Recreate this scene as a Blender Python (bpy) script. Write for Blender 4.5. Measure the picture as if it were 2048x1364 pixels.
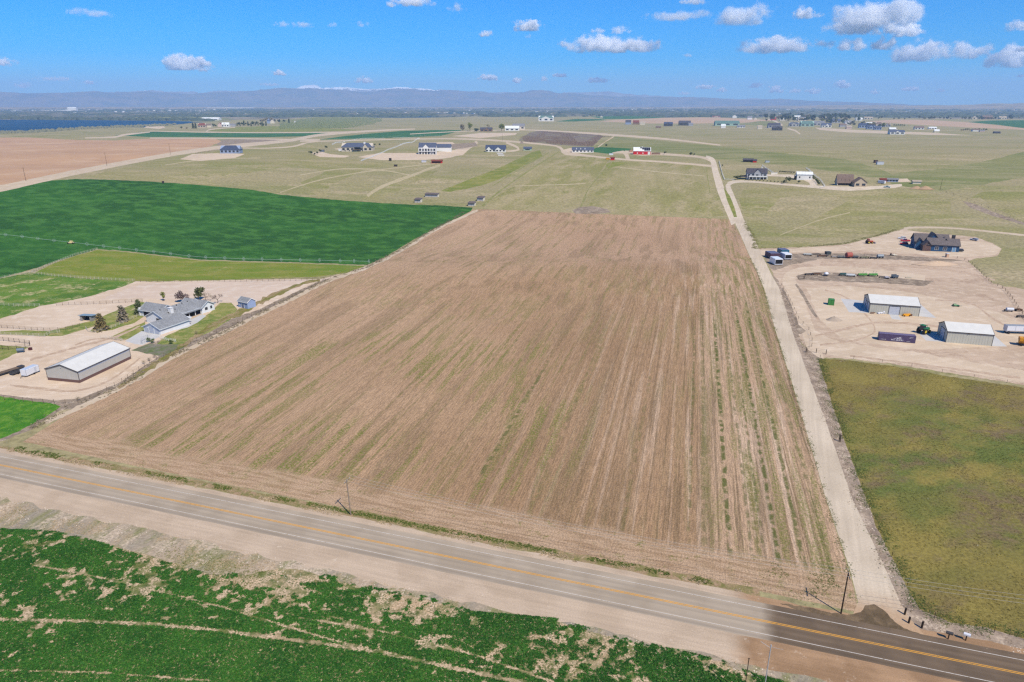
import bpy, bmesh, math, random
import numpy as np
from mathutils import Vector, Matrix
from mathutils.geometry import delaunay_2d_cdt

random.seed(7)
RNG = np.random.default_rng(11)
for o in list(bpy.data.objects):
    bpy.data.objects.remove(o)
SC = bpy.context.scene
COL = SC.collection
R = math.radians

# ------------------------------------------------------------------ camera
CAM_H = 85.0
F_PX = 1365.0                       # focal length in pixels of the 2048 px wide photograph
PITCH = math.atan(475.0 / F_PX)     # the horizon lies 475 px above the centre
cd = bpy.data.cameras.new('camera'); cam = bpy.data.objects.new('camera', cd); COL.objects.link(cam)
cam.location = (0, 0, CAM_H); cam.rotation_euler = (R(90) - PITCH, 0, 0)
cd.sensor_width = 36.0; cd.lens = 36.0 * F_PX / 2048.0
cd.clip_start = 0.5; cd.clip_end = 90000
SC.camera = cam

# ------------------------------------------------------------------ sun, sky, exposure
SUN_DIR = Vector((0.36, -0.53, 0.77)).normalized()      # towards the sun (behind the camera, to the right)
sl = bpy.data.lights.new('sun', 'SUN'); sun = bpy.data.objects.new('sun', sl); COL.objects.link(sun)
sl.energy = 4.9; sl.angle = R(0.5); sl.color = (1.0, 0.915, 0.77)
sun.rotation_euler = SUN_DIR.to_track_quat('Z', 'Y').to_euler()
sun.location = (0, 0, 300)
W = bpy.data.worlds.new('World'); SC.world = W; W.use_nodes = True
wn = W.node_tree.nodes; wl = W.node_tree.links
bg = wn['Background']
sky = wn.new('ShaderNodeTexSky'); sky.sky_type = 'NISHITA'; sky.sun_disc = False
sky.sun_elevation = math.asin(SUN_DIR.z)
sky.sun_rotation = math.atan2(SUN_DIR.x, SUN_DIR.y)
sky.altitude = 900; sky.air_density = 1.0; sky.dust_density = 0.15; sky.ozone_density = 3.0
hs = wn.new('ShaderNodeHueSaturation'); hs.inputs["Saturation"].default_value = 1.25; hs.inputs['Value'].default_value = 1.0
tint = wn.new('ShaderNodeMix'); tint.data_type = 'RGBA'; tint.blend_type = 'MULTIPLY'; tint.inputs[0].default_value = 1.0
tint.inputs[7].default_value = (0.30, 0.64, 1.06, 1)
wl.new(sky.outputs[0], tint.inputs[6]); wl.new(tint.outputs[2], hs.inputs['Color']); wl.new(hs.outputs[0], bg.inputs[0])
bg.inputs[1].default_value = 0.12
SC.view_settings.view_transform = 'Standard'; SC.view_settings.look = 'None'
SC.view_settings.exposure = 0.25; SC.view_settings.gamma = 1.0
SC.view_settings.use_curve_mapping = False
SC.render.engine = 'CYCLES'
CY = SC.cycles
CY.max_bounces = 12; CY.diffuse_bounces = 2; CY.glossy_bounces = 2; CY.transmission_bounces = 2
CY.volume_bounces = 11; CY.transparent_max_bounces = 8
CY.caustics_reflective = False; CY.caustics_refractive = False
CY.use_adaptive_sampling = True; CY.adaptive_threshold = 0.01
CY.use_denoising = False
CY.pixel_filter_type = 'BLACKMAN_HARRIS'; CY.filter_width = 1.35
CY.volume_max_steps = 128

# ------------------------------------------------------------------ numbers and noise
def _hash(ix, iy, s):
    n = (ix.astype(np.int64) * 374761393 + iy.astype(np.int64) * 668265263 + s * 1442695041) & 0x7fffffff
    n = ((n ^ (n >> 13)) * 1274126177) & 0x7fffffff
    n = n ^ (n >> 16)
    return (n & 0xffff) / 65535.0
def vnoise(x, y, s=0):
    x = np.asarray(x, float); y = np.asarray(y, float)
    ix = np.floor(x); iy = np.floor(y); fx = x - ix; fy = y - iy
    fx = fx * fx * (3 - 2 * fx); fy = fy * fy * (3 - 2 * fy)
    a = _hash(ix, iy, s); b = _hash(ix + 1, iy, s); c = _hash(ix, iy + 1, s); d = _hash(ix + 1, iy + 1, s)
    return (a * (1 - fx) + b * fx) * (1 - fy) + (c * (1 - fx) + d * fx) * fy
def fbm(x, y, s=0, o=3):
    t = 0; a = 0.5; n = 0
    for k in range(o):
        t = t + a * vnoise(x * 2 ** k, y * 2 ** k, s + k); n += a; a *= 0.5
    return t / n
def sstep(a, b, x):
    t = np.clip((x - a) / (b - a), 0, 1); return t * t * (3 - 2 * t)

# ------------------------------------------------------------------ the lie of the land
ROW_AZ = R(14.6)                    # direction of the field rows, clockwise from +Y
def terrain(x, y):
    x = np.asarray(x, float); y = np.asarray(y, float)
    r = np.hypot(x, y)
    z = 15 * sstep(420, 980, r) - 19 * sstep(1100, 2250, r)
    far = 1 - sstep(1900, 2300, r)
    z = z + far * sstep(330, 520, r) * ((fbm(x / 170, y / 170, 3, 3) - 0.5) * 7.5 + (fbm(x / 60, y / 60, 9, 2) - 0.5) * 1.4)
    z = z + 2.4 * np.exp(-((y - 352 - 0.06 * x) / 42) ** 2) * sstep(-150, -40, x) * (1 - sstep(110, 150, x))
    z = z + sstep(90, 130, y) * 0.35 * (fbm(x / 40, y / 40, 5, 2) - 0.5)
    return z
def ray(px, py):
    dx = px - 1024; dy = 682 - py
    d = Vector((dx, F_PX * math.cos(PITCH) + dy * math.sin(PITCH), -F_PX * math.sin(PITCH) + dy * math.cos(PITCH)))
    return d.normalized()
def at(px, py):
    """the point of the ground seen at a place in the photograph"""
    d = ray(px, py)
    if d.z > -1e-4: d.z = -1e-4
    t = (CAM_H + 4) / -d.z
    z = -4.0
    if t < 2300:
        z = 0.0; t = CAM_H / -d.z
        for k in range(14):
            zz = float(terrain(d.x * t, d.y * t)); z = z * 0.3 + zz * 0.7
            t = (CAM_H - z) / -d.z
    return Vector((d.x * t, d.y * t, float(terrain(d.x * t, d.y * t))))
def at_many(P):
    """the same for an array of places, as (n, 2) ground coordinates"""
    P = np.asarray(P, float)
    dx = P[:, 0] - 1024; dy = 682 - P[:, 1]
    D = np.stack([dx, F_PX * math.cos(PITCH) + dy * math.sin(PITCH), np.minimum(-F_PX * math.sin(PITCH) + dy * math.cos(PITCH), -0.05)], 1)
    D /= np.linalg.norm(D, axis=1)[:, None]
    z = np.zeros(len(P)); t = CAM_H / -D[:, 2]
    near = t < 2300
    for k in range(14):
        zz = terrain(D[:, 0] * t, D[:, 1] * t); z = np.where(near, z * 0.3 + zz * 0.7, -4.0)
        t = (CAM_H - z) / -D[:, 2]
    return np.stack([D[:, 0] * t, D[:, 1] * t], 1)
def z_at(x, y): return float(terrain(x, y))
def height(base, py):
    """height of the vertical above base that reaches image row py"""
    c, s = math.cos(PITCH), math.sin(PITCH)
    k = (682 - py) / F_PX
    y = base.y
    # point (y, z) with (up)/(fwd) == k ; up = y*s + (z-h)*c ; fwd = y*c - (z-h)*s
    dz = y * (k * c - s) / (c + k * s)
    return CAM_H + dz - base.z
def px_size(base):
    """metres per photograph pixel at a point"""
    return (base.y * math.cos(PITCH) + (CAM_H - base.z) * math.sin(PITCH)) / F_PX

# ------------------------------------------------------------------ material builder
class G:
    def __init__(s, name, rough=0.95, spec=0.15):
        s.m = bpy.data.materials.new(name); s.m.use_nodes = True
        s.t = s.m.node_tree; s.n = s.t.nodes; s.l = s.t.links
        s.b = s.n['Principled BSDF']
        s.b.inputs['Roughness'].default_value = rough
        s.b.inputs['Specular IOR Level'].default_value = spec
        s.geo = s.n.new('ShaderNodeNewGeometry'); s.P = s.geo.outputs['Position']
    def put(s, v, sock):
        if hasattr(v, 'is_linked') or isinstance(v, bpy.types.NodeSocket): s.l.new(v, sock)
        elif isinstance(v, (tuple, list)) and len(v) == 3 and sock.type == 'RGBA': sock.default_value = (*v, 1)
        else: sock.default_value = v
    def vec(s, scale=(1, 1, 1), rot=0.0, loc=(0, 0, 0), v=None):
        m = s.n.new('ShaderNodeMapping'); s.l.new(v or s.P, m.inputs[0])
        m.inputs['Rotation'].default_value = (0, 0, rot)
        m.inputs['Location'].default_value = loc
        if rot == 0.0:
            m.inputs['Scale'].default_value = scale; return m.outputs[0]
        m2 = s.n.new('ShaderNodeMapping'); s.l.new(m.outputs[0], m2.inputs[0]); m2.inputs['Scale'].default_value = scale
        return m2.outputs[0]
    def noise(s, scale=1.0, detail=2.0, rough=0.5, v=None, dist=0.0, off=0.0):
        n = s.n.new('ShaderNodeTexNoise'); n.noise_dimensions = '3D'
        vv = v or s.P
        if off:
            a = s.n.new('ShaderNodeVectorMath'); a.operation = 'ADD'; s.l.new(vv, a.inputs[0]); a.inputs[1].default_value = (off, off * 1.7, 0); vv = a.outputs[0]
        s.l.new(vv, n.inputs['Vector']); n.inputs['Scale'].default_value = scale
        n.inputs['Detail'].default_value = detail; n.inputs['Roughness'].default_value = rough
        n.inputs['Distortion'].default_value = dist
        return n.outputs['Fac']
    def voro(s, scale, v=None, feat='F1', out='Distance', rand=1.0):
        n = s.n.new('ShaderNodeTexVoronoi'); n.feature = feat; s.l.new(v or s.P, n.inputs['Vector'])
        n.inputs['Scale'].default_value = scale; n.inputs['Randomness'].default_value = rand
        return n.outputs[out]
    def step(s, f, a, b, lo=0.0, hi=1.0):
        n = s.n.new('ShaderNodeMapRange'); n.interpolation_type = 'SMOOTHSTEP'
        s.put(f, n.inputs[0]); s.put(a, n.inputs[1]); s.put(b, n.inputs[2]); n.inputs[3].default_value = lo; n.inputs[4].default_value = hi
        return n.outputs[0]
    def math(s, op, a, b=0.0, clamp=False):
        n = s.n.new('ShaderNodeMath'); n.operation = op; n.use_clamp = clamp; s.put(a, n.inputs[0]); s.put(b, n.inputs[1]); return n.outputs[0]
    def mul(s, *a):
        r = a[0]
        for b in a[1:]: r = s.math('MULTIPLY', r, b)
        return r
    def mix(s, f, a, b, mode='MIX'):
        n = s.n.new('ShaderNodeMix'); n.data_type = 'RGBA'; n.blend_type = mode
        s.put(f, n.inputs[0]); s.put(a, n.inputs[6]); s.put(b, n.inputs[7]); return n.outputs[2]
    def xyz(s, v=None):
        n = s.n.new('ShaderNodeSeparateXYZ'); s.l.new(v or s.P, n.inputs[0]); return n.outputs
    def val(s, c, f, lo, hi):
        """colour c brightened or darkened by factor f in 0..1 mapped to lo..hi"""
        k = s.step(f, 0.25, 0.75, lo, hi)
        n = s.n.new('ShaderNodeVectorMath'); n.operation = 'SCALE'; s.put(c, n.inputs[0]); s.l.new(k, n.inputs['Scale']); return n.outputs[0]
    def bump(s, h, strength=0.5, dist=0.1):
        n = s.n.new('ShaderNodeBump'); s.put(h, n.inputs['Height']); n.inputs['Strength'].default_value = strength
        n.inputs['Distance'].default_value = dist; s.l.new(n.outputs[0], s.b.inputs['Normal'])
    def done(s, c):
        s.put(c, s.b.inputs['Base Color']); return s.m
def lin(r, g, b, k=1.0):
    f = lambda v: ((v / 255 + 0.055) / 1.055) ** 2.4 if v > 10 else v / 255 / 12.92
    return (f(r) * k, f(g) * k, f(b) * k)
K = 0.78      # picture tone of a sunlit surface -> base colour
def T(r, g, b, k=K): return lin(r, g, b, k)

MATS = {}
# --- the ploughed stubble field
def m_field():
    g = G('field_soil')
    rv = g.vec(rot=ROW_AZ)
    def rows(w, l, **k): return g.noise(1.0, v=g.vec(scale=(1 / w, 1 / l, 1), v=rv), **k)
    u, v_, _ = g.xyz(rv)
    big = g.noise(0.012, 3, 0.55)
    c = g.mix(g.step(big, 0.35, 0.68), T(184, 151, 116), T(166, 133, 99))
    farf = g.step(v_, 330, 400)
    c = g.mix(g.mul(farf, 0.6), c, T(192, 158, 128))
    # left part paler and pinker, lower part too
    lf = g.step(u, -60, -150)
    c = g.mix(g.mul(lf, 0.6), c, T(192, 160, 128))
    # tilled darker on the left of one long pass, left paler with stubble to the right of it
    ps = g.step(g.math('ADD', u, g.mul(g.noise(0.03, 2), 5)), 8.5, 11.5)
    c = g.mix(g.mul(g.math('SUBTRACT', 1.0, ps), g.step(u, -75, -25), g.step(v_, 400, 330), 0.50), c, T(158, 126, 92))
    c = g.mix(g.mul(ps, g.step(v_, 420, 330), 0.45), c, T(200, 170, 140))
    # strips of pale straw and of dark soil along the rows
    fadeR = g.step(u, -60, 20)
    s1 = g.step(rows(2.1, 110, detail=4, rough=.6), 0.50, 0.63)
    c = g.mix(g.mul(s1, g.mul(g.step(u, -60, 30, 0.06, 0.66), g.step(v_, 420, 260, .3, 1))), c, T(214, 186, 158))
    s2 = g.step(rows(0.9, 70, detail=3, off=31), 0.53, 0.62)
    c = g.mix(g.mul(s2, g.mul(g.step(u, -60, 20, 0.12, 0.55), g.step(v_, 420, 260, .3, 1))), c, T(112, 92, 62))
    s3 = g.step(rows(6.5, 160, detail=2, off=77), 0.50, 0.66)
    c = g.mix(g.mul(s3, 0.35), c, T(126, 104, 74))
    # seed rows
    w = g.n.new('ShaderNodeTexWave'); w.wave_type = 'BANDS'; w.bands_direction = 'X'; g.l.new(rv, w.inputs['Vector'])
    w.inputs['Scale'].default_value = 0.42; w.inputs['Distortion'].default_value = 3.0; w.inputs['Detail'].default_value = 1.5; w.inputs['Detail Scale'].default_value = 0.4
    c = g.val(c, w.outputs['Fac'], 0.965, 1.03)
    fr = rows(0.42, 4.5, detail=4, rough=.7, off=61)
    c = g.val(c, g.step(fr, .40, .60), 0.87, 1.12)
    # weeds in streaks
    gmask = g.step(g.noise(0.016, 2, off=5), 0.40, 0.56)
    near = g.step(v_, 330, 220)
    st = g.step(rows(2.6, 40, detail=4, off=12), 0.49, 0.57)
    st = g.mul(st, g.step(g.noise(1.6, 3, .7), 0.38, 0.62))
    left = g.mul(g.step(u, 0, -45), g.step(u, -160, -128))
    rightband = g.mul(g.step(u, 12, 24), g.step(u, 62, 50))
    rb2 = g.step(u, -6, 22)
    dens = g.math('MAXIMUM', g.mul(left, gmask, near), g.math('MAXIMUM', g.mul(rb2, 0.75), g.mul(gmask, 0.35)))
    c = g.mix(g.mul(st, dens, 0.95), c, T(112, 122, 40))
    st2 = g.step(rows(1.3, 90, detail=3, off=44), 0.55, 0.67)
    c = g.mix(g.mul(st2, g.step(g.noise(0.5, 2), 0.3, 0.6), g.math('MAXIMUM', g.mul(left, 0.75), g.mul(rb2, 0.8))), c, T(126, 118, 66))
    # single strong weed lines
    for uc, wd, v0, v1, k in ((13.2, .55, 88, 300, .9), (22.5, .5, 84, 330, .9), (17.4, .4, 90, 300, .6), (27.2, .45, 90, 340, .8), (36.2, .45, 84, 300, .7), (46, .5, 84, 240, .6), (19.8, .35, 90, 250, .6), (5.2, .4, 120, 300, .5), (-8.5, .5, 110, 250, .35), (-44, .6, 130, 240, .7), (-29, .5, 120, 240, .35), (8.2, .7, 85, 330, .4), (41.2, .5, 80, 300, .5), (32, .6, 80, 380, .5)):
        d = g.math('ABSOLUTE', g.math('SUBTRACT', g.math('ADD', u, g.mul(g.noise(0.15, 1), 0.9)), uc + .45))
        ln = g.mul(g.step(d, wd * 1.5, wd * 0.4), g.step(v_, v0, v0 + 10), g.step(v_, v1, v1 - 40), g.step(g.noise(0.35, 3, off=uc), 0.40, 0.55), k)
        c = g.mix(ln, c, T(90, 98, 40))
    _, _, ho = hw_coords(g)
    hd = g.step(g.math('ADD', ho, g.mul(g.noise(0.12, 3), 7)), -13.5, -9.5)
    hc = g.mix(g.step(g.noise(1.0, 3, v=g.vec(scale=(.12, .9, 1), rot=-math.atan2(HW_D.y, HW_D.x))), .42, .62), T(196, 166, 134), T(172, 142, 110))
    hc = g.mix(g.mul(g.step(g.noise(.25, 4, .7, off=19), .55, .66), g.step(g.noise(1.6, 2), .42, .58), .8), hc, T(120, 122, 54))
    c = g.mix(g.mul(hd, 0.85), c, hc)
    # clods and stubble
    n1 = g.noise(2.6, 4, 0.8)
    c = g.val(c, g.step(n1, .38, .62), 0.80, 1.18)
    n2 = g.step(g.noise(6.5, 2, 0.7, off=3), 0.60, 0.70)
    c = g.mix(g.mul(n2, 0.5), c, T(224, 202, 172))
    n4 = g.step(g.noise(4.6, 2, 0.7, off=13), 0.60, 0.70)
    c = g.mix(g.mul(n4, 0.5), c, T(88, 70, 48))
    g.bump(g.math('ADD', n1, g.mul(fr, 1.2)), 0.6, 0.2)
    return g.done(c)

def m_grass(name, c1, c2, c3, big=0.02, mid=0.15, fine=2.0, stretch=None, rot=0, dry=None, drymask=(0.55, 0.68), flecks=None, contrast=0.24):
    g = G(name)
    v = g.vec(scale=(1, 1, 1))
    if stretch: v = g.vec(scale=stretch, rot=rot or 1e-4)
    a = g.noise(big, 3, 0.6, v=v)
    b = g.noise(mid, 4, 0.6, v=v, off=17)
    c = g.mix(g.step(a, 0.38, 0.62), c1, c2)
    c = g.mix(g.step(b, 0.42, 0.66), c, c3)
    if dry:
        d = g.mul(g.step(g.noise(mid * 0.7, 5, 0.65, v=v, off=51), *drymask), g.step(g.noise(mid * 6, 3, 0.6), 0.35, 0.6))
        c = g.mix(d, c, dry)
    n = g.noise(fine, 5, 0.72)
    c = g.val(c, n, 1 - contrast, 1 + contrast)
    if flecks:
        f = g.step(g.noise(fine * 1.5, 2, 0.7, off=9), 0.64, 0.70)
        c = g.mix(g.mul(f, g.step(g.noise(mid, 2, off=29), 0.45, 0.6)), c, flecks)
    g.bump(n, 0.5, 0.25)
    return g.done(c)
MATS['alfalfa_far'] = m_grass('dark_green_crop', T(44, 88, 30), T(52, 102, 34), T(72, 120, 46), 0.012, 0.09, 0.7, stretch=(0.8, 1.15, 1), rot=0.5, contrast=0.32)
MATS['alfalfa_near'] = m_grass('crop_soil', T(118, 124, 70), T(180, 158, 122), T(84, 100, 48), 0.08, 0.5, 3.0, dry=T(214, 186, 154), drymask=(0.44, 0.54))
MATS['verge'] = m_grass('verge_scrub', T(184, 164, 138), T(156, 146, 128), T(142, 138, 96), 0.06, 0.25, 1.8, dry=T(206, 186, 160), drymask=(0.50, 0.62), stretch=(1.1, .45, 1), rot=0.3, contrast=0.26)
MATS['weeds'] = m_grass('verge_weeds', T(150, 134, 92), T(172, 144, 112), T(128, 124, 72), 0.2, 0.6, 2.5, dry=T(196, 168, 136), contrast=0.3)
MATS['yg'] = m_grass('yellow_green_pasture', T(126, 136, 48), T(112, 134, 44), T(142, 142, 66), 0.02, 0.09, 1.2, stretch=(0.7, 1.4, 1), rot=.1, dry=T(170, 158, 104), drymask=(0.58, 0.7))
MATS['paddock'] = m_grass('green_paddock', T(98, 132, 44), T(84, 118, 40), T(120, 138, 58), 0.03, 0.12, 1.4, dry=T(184, 172, 124), drymask=(0.52, 0.62), flecks=T(222, 214, 186))
MATS['lush'] = m_grass('lush_grass', T(72, 130, 30), T(58, 112, 30), T(104, 146, 46), 0.05, 0.3, 1.6, contrast=0.3, flecks=T(196, 200, 130))
MATS['lawn'] = m_grass('lawn_grass', T(138, 142, 72), T(112, 130, 58), T(162, 154, 96), 0.06, 0.3, 2.0, flecks=T(224, 214, 120), contrast=0.26)
MATS['meadow'] = m_grass('brownish_green_pasture', T(134, 120, 64), T(102, 112, 54), T(144, 130, 68), 0.012, 0.05, 1.3, stretch=(1, 1.6, 1), rot=-.5, dry=T(124, 108, 76), drymask=(0.46, 0.62), flecks=None, contrast=0.34)
MATS['pasture'] = m_grass('dry_pasture', T(164, 152, 112), T(146, 142, 92), T(162, 151, 112), 0.0045, 0.03, 0.45, stretch=(0.5, 1.4, 1), rot=.12, dry=T(180, 164, 128), drymask=(.50,.64), contrast=0.34)
MATS['straw'] = m_grass('straw_field', T(162, 151, 107), T(146, 141, 86), T(172, 158, 118), 0.01, 0.07, 0.5, stretch=(1, .28, 1), rot=ROW_AZ, dry=T(132, 132, 70), drymask=(0.56, 0.68), contrast=0.36)
MATS['olive'] = m_grass('olive_meadow', T(154, 146, 96), T(138, 138, 80), T(162, 151, 110), 0.006, 0.03, 0.5, stretch=(0.5, 1.3, 1), rot=.2, dry=T(174, 160, 120), drymask=(.48,.62), contrast=0.34)
MATS['grassband'] = m_grass('green_grass_band', T(134, 138, 66), T(120, 130, 58), T(154, 148, 86), 0.02, 0.08, 0.6, contrast=0.2)
MATS['greenfar'] = m_grass('far_green_pasture', T(140, 139, 88), T(124, 130, 76), T(154, 148, 104), 0.005, 0.025, 0.3, stretch=(0.5, 1.6, 1), rot=.1, contrast=0.24)
MATS['cropfar'] = m_grass('far_green_crop', T(48, 96, 52), T(60, 110, 60), T(72, 116, 66), 0.008, 0.03, 0.2, contrast=0.1)
MATS['greyscrub'] = m_grass('grey_scrub_ground', T(150, 134, 116), T(134, 118, 100), T(170, 152, 130), 0.05, 0.3, 1.4, dry=T(210, 192, 166), drymask=(0.55, 0.66), contrast=0.26)
MATS['ditch'] = m_grass('ditch_ground', T(162, 144, 124), T(148, 130, 112), T(178, 158, 136), 0.1, 0.4, 1.6, dry=T(204, 184, 160), drymask=(0.5, 0.62), contrast=0.24)
MATS['vine'] = m_grass('vineyard_ground', T(134, 116, 108), T(122, 106, 98), T(146, 140, 104), 0.01, 0.04, 0.3, contrast=0.14)
MATS['weedstrip'] = m_grass('weedy_stubble', T(132, 124, 62), T(160, 138, 100), T(112, 118, 48), 0.15, 0.5, 1.8, stretch=(1, .25, 1), rot=ROW_AZ, dry=T(182, 154, 124), drymask=(.45, .6), contrast=.2)
MATS['faintgreen'] = m_grass('faint_green_track', T(142, 140, 82), T(132, 134, 76), T(160, 152, 104), .05, .2, .8)
MATS['faintpale'] = m_grass('faint_pale_track', T(188, 174, 136), T(180, 166, 126), T(194, 178, 144), .05, .2, .8)
MATS['mouth'] = m_grass('brown_road_mouth_dirt', T(196, 166, 134), T(176, 146, 114), T(206, 178, 146), 0.15, 0.5, 2, dry=T(150, 124, 96), contrast=0.16)
MATS['rut'] = m_grass('yard_rut_dirt', T(196, 170, 144), T(186, 160, 134), T(208, 184, 158), 0.1, 0.5, 2, contrast=0.16)
MATS['garden'] = m_grass('garden_bed', T(140, 132, 118), T(122, 120, 96), T(104, 118, 70), 0.1, 0.3, 1.2, contrast=0.24)

def m_dirt(name, c1, c2, c3, big=0.03, mid=0.2, fine=2.4, tracks=None, contrast=0.10, stain=None):
    g = G(name)
    a = g.noise(big, 4, 0.6); b = g.noise(mid, 4, 0.6, off=7)
    c = g.mix(g.step(a, 0.36, 0.64), c1, c2)
    c = g.mix(g.step(b, 0.46, 0.70), c, c3)
    if tracks is not None:
        t = g.noise(1.0, 3, 0.5, v=g.vec(scale=(1.1, 0.03, 1), rot=tracks or 1e-4))
        c = g.val(c, t, 0.93, 1.06)
    if stain:
        s_ = g.mul(g.step(g.noise(big * 1.6, 5, 0.7, off=77), 0.52, 0.62), g.step(g.noise(0.8, 2), 0.35, 0.55))
        c = g.mix(g.mul(s_, 0.7), c, stain)
    n = g.noise(fine, 4, 0.7)
    c = g.val(c, n, 1 - contrast, 1 + contrast)
    g.bump(n, 0.35, 0.12)
    return g.done(c)
MATS['yard'] = m_dirt('yard_dirt', T(220, 198, 172), T(210, 186, 158), T(228, 208, 184), tracks=R(80), contrast=0.12)
MATS['yard_r'] = m_dirt('yard_dirt_brown', T(206, 182, 156), T(192, 168, 142), T(216, 194, 168), tracks=R(75), stain=T(172, 146, 122), contrast=0.12)
MATS['gravelroad'] = m_dirt('gravel_road', T(216, 199, 174), T(206, 189, 164), T(224, 208, 186), big=0.05, tracks=R(21), contrast=0.10)
MATS['lightdirt'] = m_dirt('pale_dirt', T(216, 194, 166), T(206, 184, 156), T(224, 204, 178), tracks=R(70), contrast=0.09)
MATS['track'] = m_dirt('dirt_track', T(206, 186, 158), T(198, 178, 150), T(214, 196, 170), contrast=0.08)
MATS['arena'] = m_dirt('arena_sand', T(216, 194, 172), T(210, 188, 166), T(222, 204, 184), tracks=R(85), contrast=0.05)
MATS['plough'] = m_dirt('ploughed_soil', T(198, 160, 124), T(186, 150, 118), T(206, 172, 138), big=0.006, mid=0.012, fine=0.4, tracks=R(78), contrast=0.07)
MATS['ploughfar'] = m_dirt('far_ploughed_soil', T(196, 166, 134), T(190, 160, 130), T(204, 176, 146), big=0.003, mid=0.01, fine=0.2, contrast=0.05)
MATS['grass_dark'] = m_grass('damp_soil', T(120, 100, 78), T(104, 88, 66), T(132, 112, 86), 0.1, 0.4, 2, contrast=0.2)
def m_conc(name, c):
    g = G(name, rough=0.8)
    c = g.mix(g.step(g.noise(0.3, 4), 0.4, 0.65), c, tuple(x * 0.92 for x in c))
    c = g.val(c, g.noise(4, 3, 0.6), 0.95, 1.04)
    return g.done(c)
MATS['concrete'] = m_conc('concrete', T(206, 204, 200))

def m_asphalt():
    g = G('asphalt', rough=0.85)
    return g
HW_A = at(0, 912.7); HW_B = at(2048, 1321)      # upper white line of the highway
HW_D = Vector((HW_B.x - HW_A.x, HW_B.y - HW_A.y, 0)).normalized()
HW_N = Vector((HW_D.y, -HW_D.x, 0))              # towards the camera
def hw_off(px, py):
    p = at(px, py); return (Vector((p.x, p.y, 0)) - Vector((HW_A.x, HW_A.y, 0))).dot(HW_N)
def hw_pos(px, py):
    p = at(px, py); return (Vector((p.x, p.y, 0)) - Vector((HW_A.x, HW_A.y, 0))).dot(HW_D)
OFF_Y = (hw_off(800, 1093) + hw_off(1300, 1196)) / 2
OFF_W = (hw_off(800, 1116) + hw_off(1400, 1241) + hw_off(1300, 1221)) / 3
S_DARK = hw_pos(1535, 1235)                      # where the road's tone turns darker
S_DARK2 = hw_pos(1480, 1290)
def hw_coords(g):
    """(along, across) of the highway as sockets"""
    ang = math.atan2(HW_D.y, HW_D.x)
    v = g.n.new('ShaderNodeVectorMath'); v.operation = 'SUBTRACT'; g.l.new(g.P, v.inputs[0]); v.inputs[1].default_value = (HW_A.x, HW_A.y, 0)
    rv = g.vec(rot=-ang, v=v.outputs[0])
    x, y, _ = g.xyz(rv)
    return rv, x, g.mul(y, -1.0)
def m_road():
    g = G('asphalt', rough=0.85)
    rv, s_, o_ = hw_coords(g)
    pale_tone = g.mix(g.step(g.noise(0.12, 4), 0.4, 0.62), T(184, 168, 146), T(172, 156, 134))
    new = g.mix(g.step(g.noise(0.2, 4), 0.4, 0.62), T(124, 106, 86), T(112, 96, 78))  # darker brown tone past the seam
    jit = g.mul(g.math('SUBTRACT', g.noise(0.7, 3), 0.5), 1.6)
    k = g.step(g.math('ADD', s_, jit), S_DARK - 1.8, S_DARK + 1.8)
    # wheel tracks
    tr = None
    for oc in (0.9, 2.5, OFF_Y + 0.95, OFF_Y + 2.5):
        d = g.math('ABSOLUTE', g.math('SUBTRACT', o_, oc))
        t = g.step(d, 0.6, 0.1)
        tr = t if tr is None else g.math('MAXIMUM', tr, t)
    lines = g.noise(1.0, 3, 0.6, v=g.vec(scale=(0.04, 2.2, 1), v=rv))
    c = g.mix(k, pale_tone, new)
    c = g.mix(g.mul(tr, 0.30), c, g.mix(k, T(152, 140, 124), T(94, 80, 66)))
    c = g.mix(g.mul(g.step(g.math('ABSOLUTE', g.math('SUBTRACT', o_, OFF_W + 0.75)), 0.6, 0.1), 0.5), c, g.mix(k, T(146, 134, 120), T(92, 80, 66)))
    c = g.val(c, lines, 0.92, 1.07)
    n = g.noise(9, 3, 0.7)
    c = g.val(c, n, 0.90, 1.10)
    g.bump(n, 0.15, 0.02)
    return g.done(c)
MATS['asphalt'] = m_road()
def m_shoulder():
    g = G('gravel_shoulder')
    rv, s_, o_ = hw_coords(g)
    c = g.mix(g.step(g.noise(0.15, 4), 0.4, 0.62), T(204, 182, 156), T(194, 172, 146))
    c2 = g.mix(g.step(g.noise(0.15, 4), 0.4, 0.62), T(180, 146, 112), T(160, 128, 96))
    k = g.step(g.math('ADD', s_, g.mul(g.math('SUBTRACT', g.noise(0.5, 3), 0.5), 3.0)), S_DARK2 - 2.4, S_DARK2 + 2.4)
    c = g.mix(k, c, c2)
    lines = g.noise(1.0, 4, 0.65, v=g.vec(scale=(0.06, 1.1, 1), v=rv))
    c = g.val(c, lines, 0.90, 1.08)
    c = g.mix(g.mul(g.step(g.noise(0.5, 5, 0.7, off=8), 0.60, 0.72), 0.5), c, T(232, 214, 190))
    n = g.noise(4, 4, 0.75)
    c = g.val(c, n, 0.84, 1.14)
    g.bump(n, 0.4, 0.08)
    return g.done(c)
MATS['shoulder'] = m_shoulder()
def m_water():
    g = G('lake_water', rough=0.7, spec=0.03)
    c = g.mix(g.step(g.noise(0.004, 3, v=g.vec(scale=(.5, 1.5, 1))), 0.4, 0.6), T(20, 72, 108), T(26, 80, 116))
    return g.done(c)
MATS['water'] = m_water()
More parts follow.
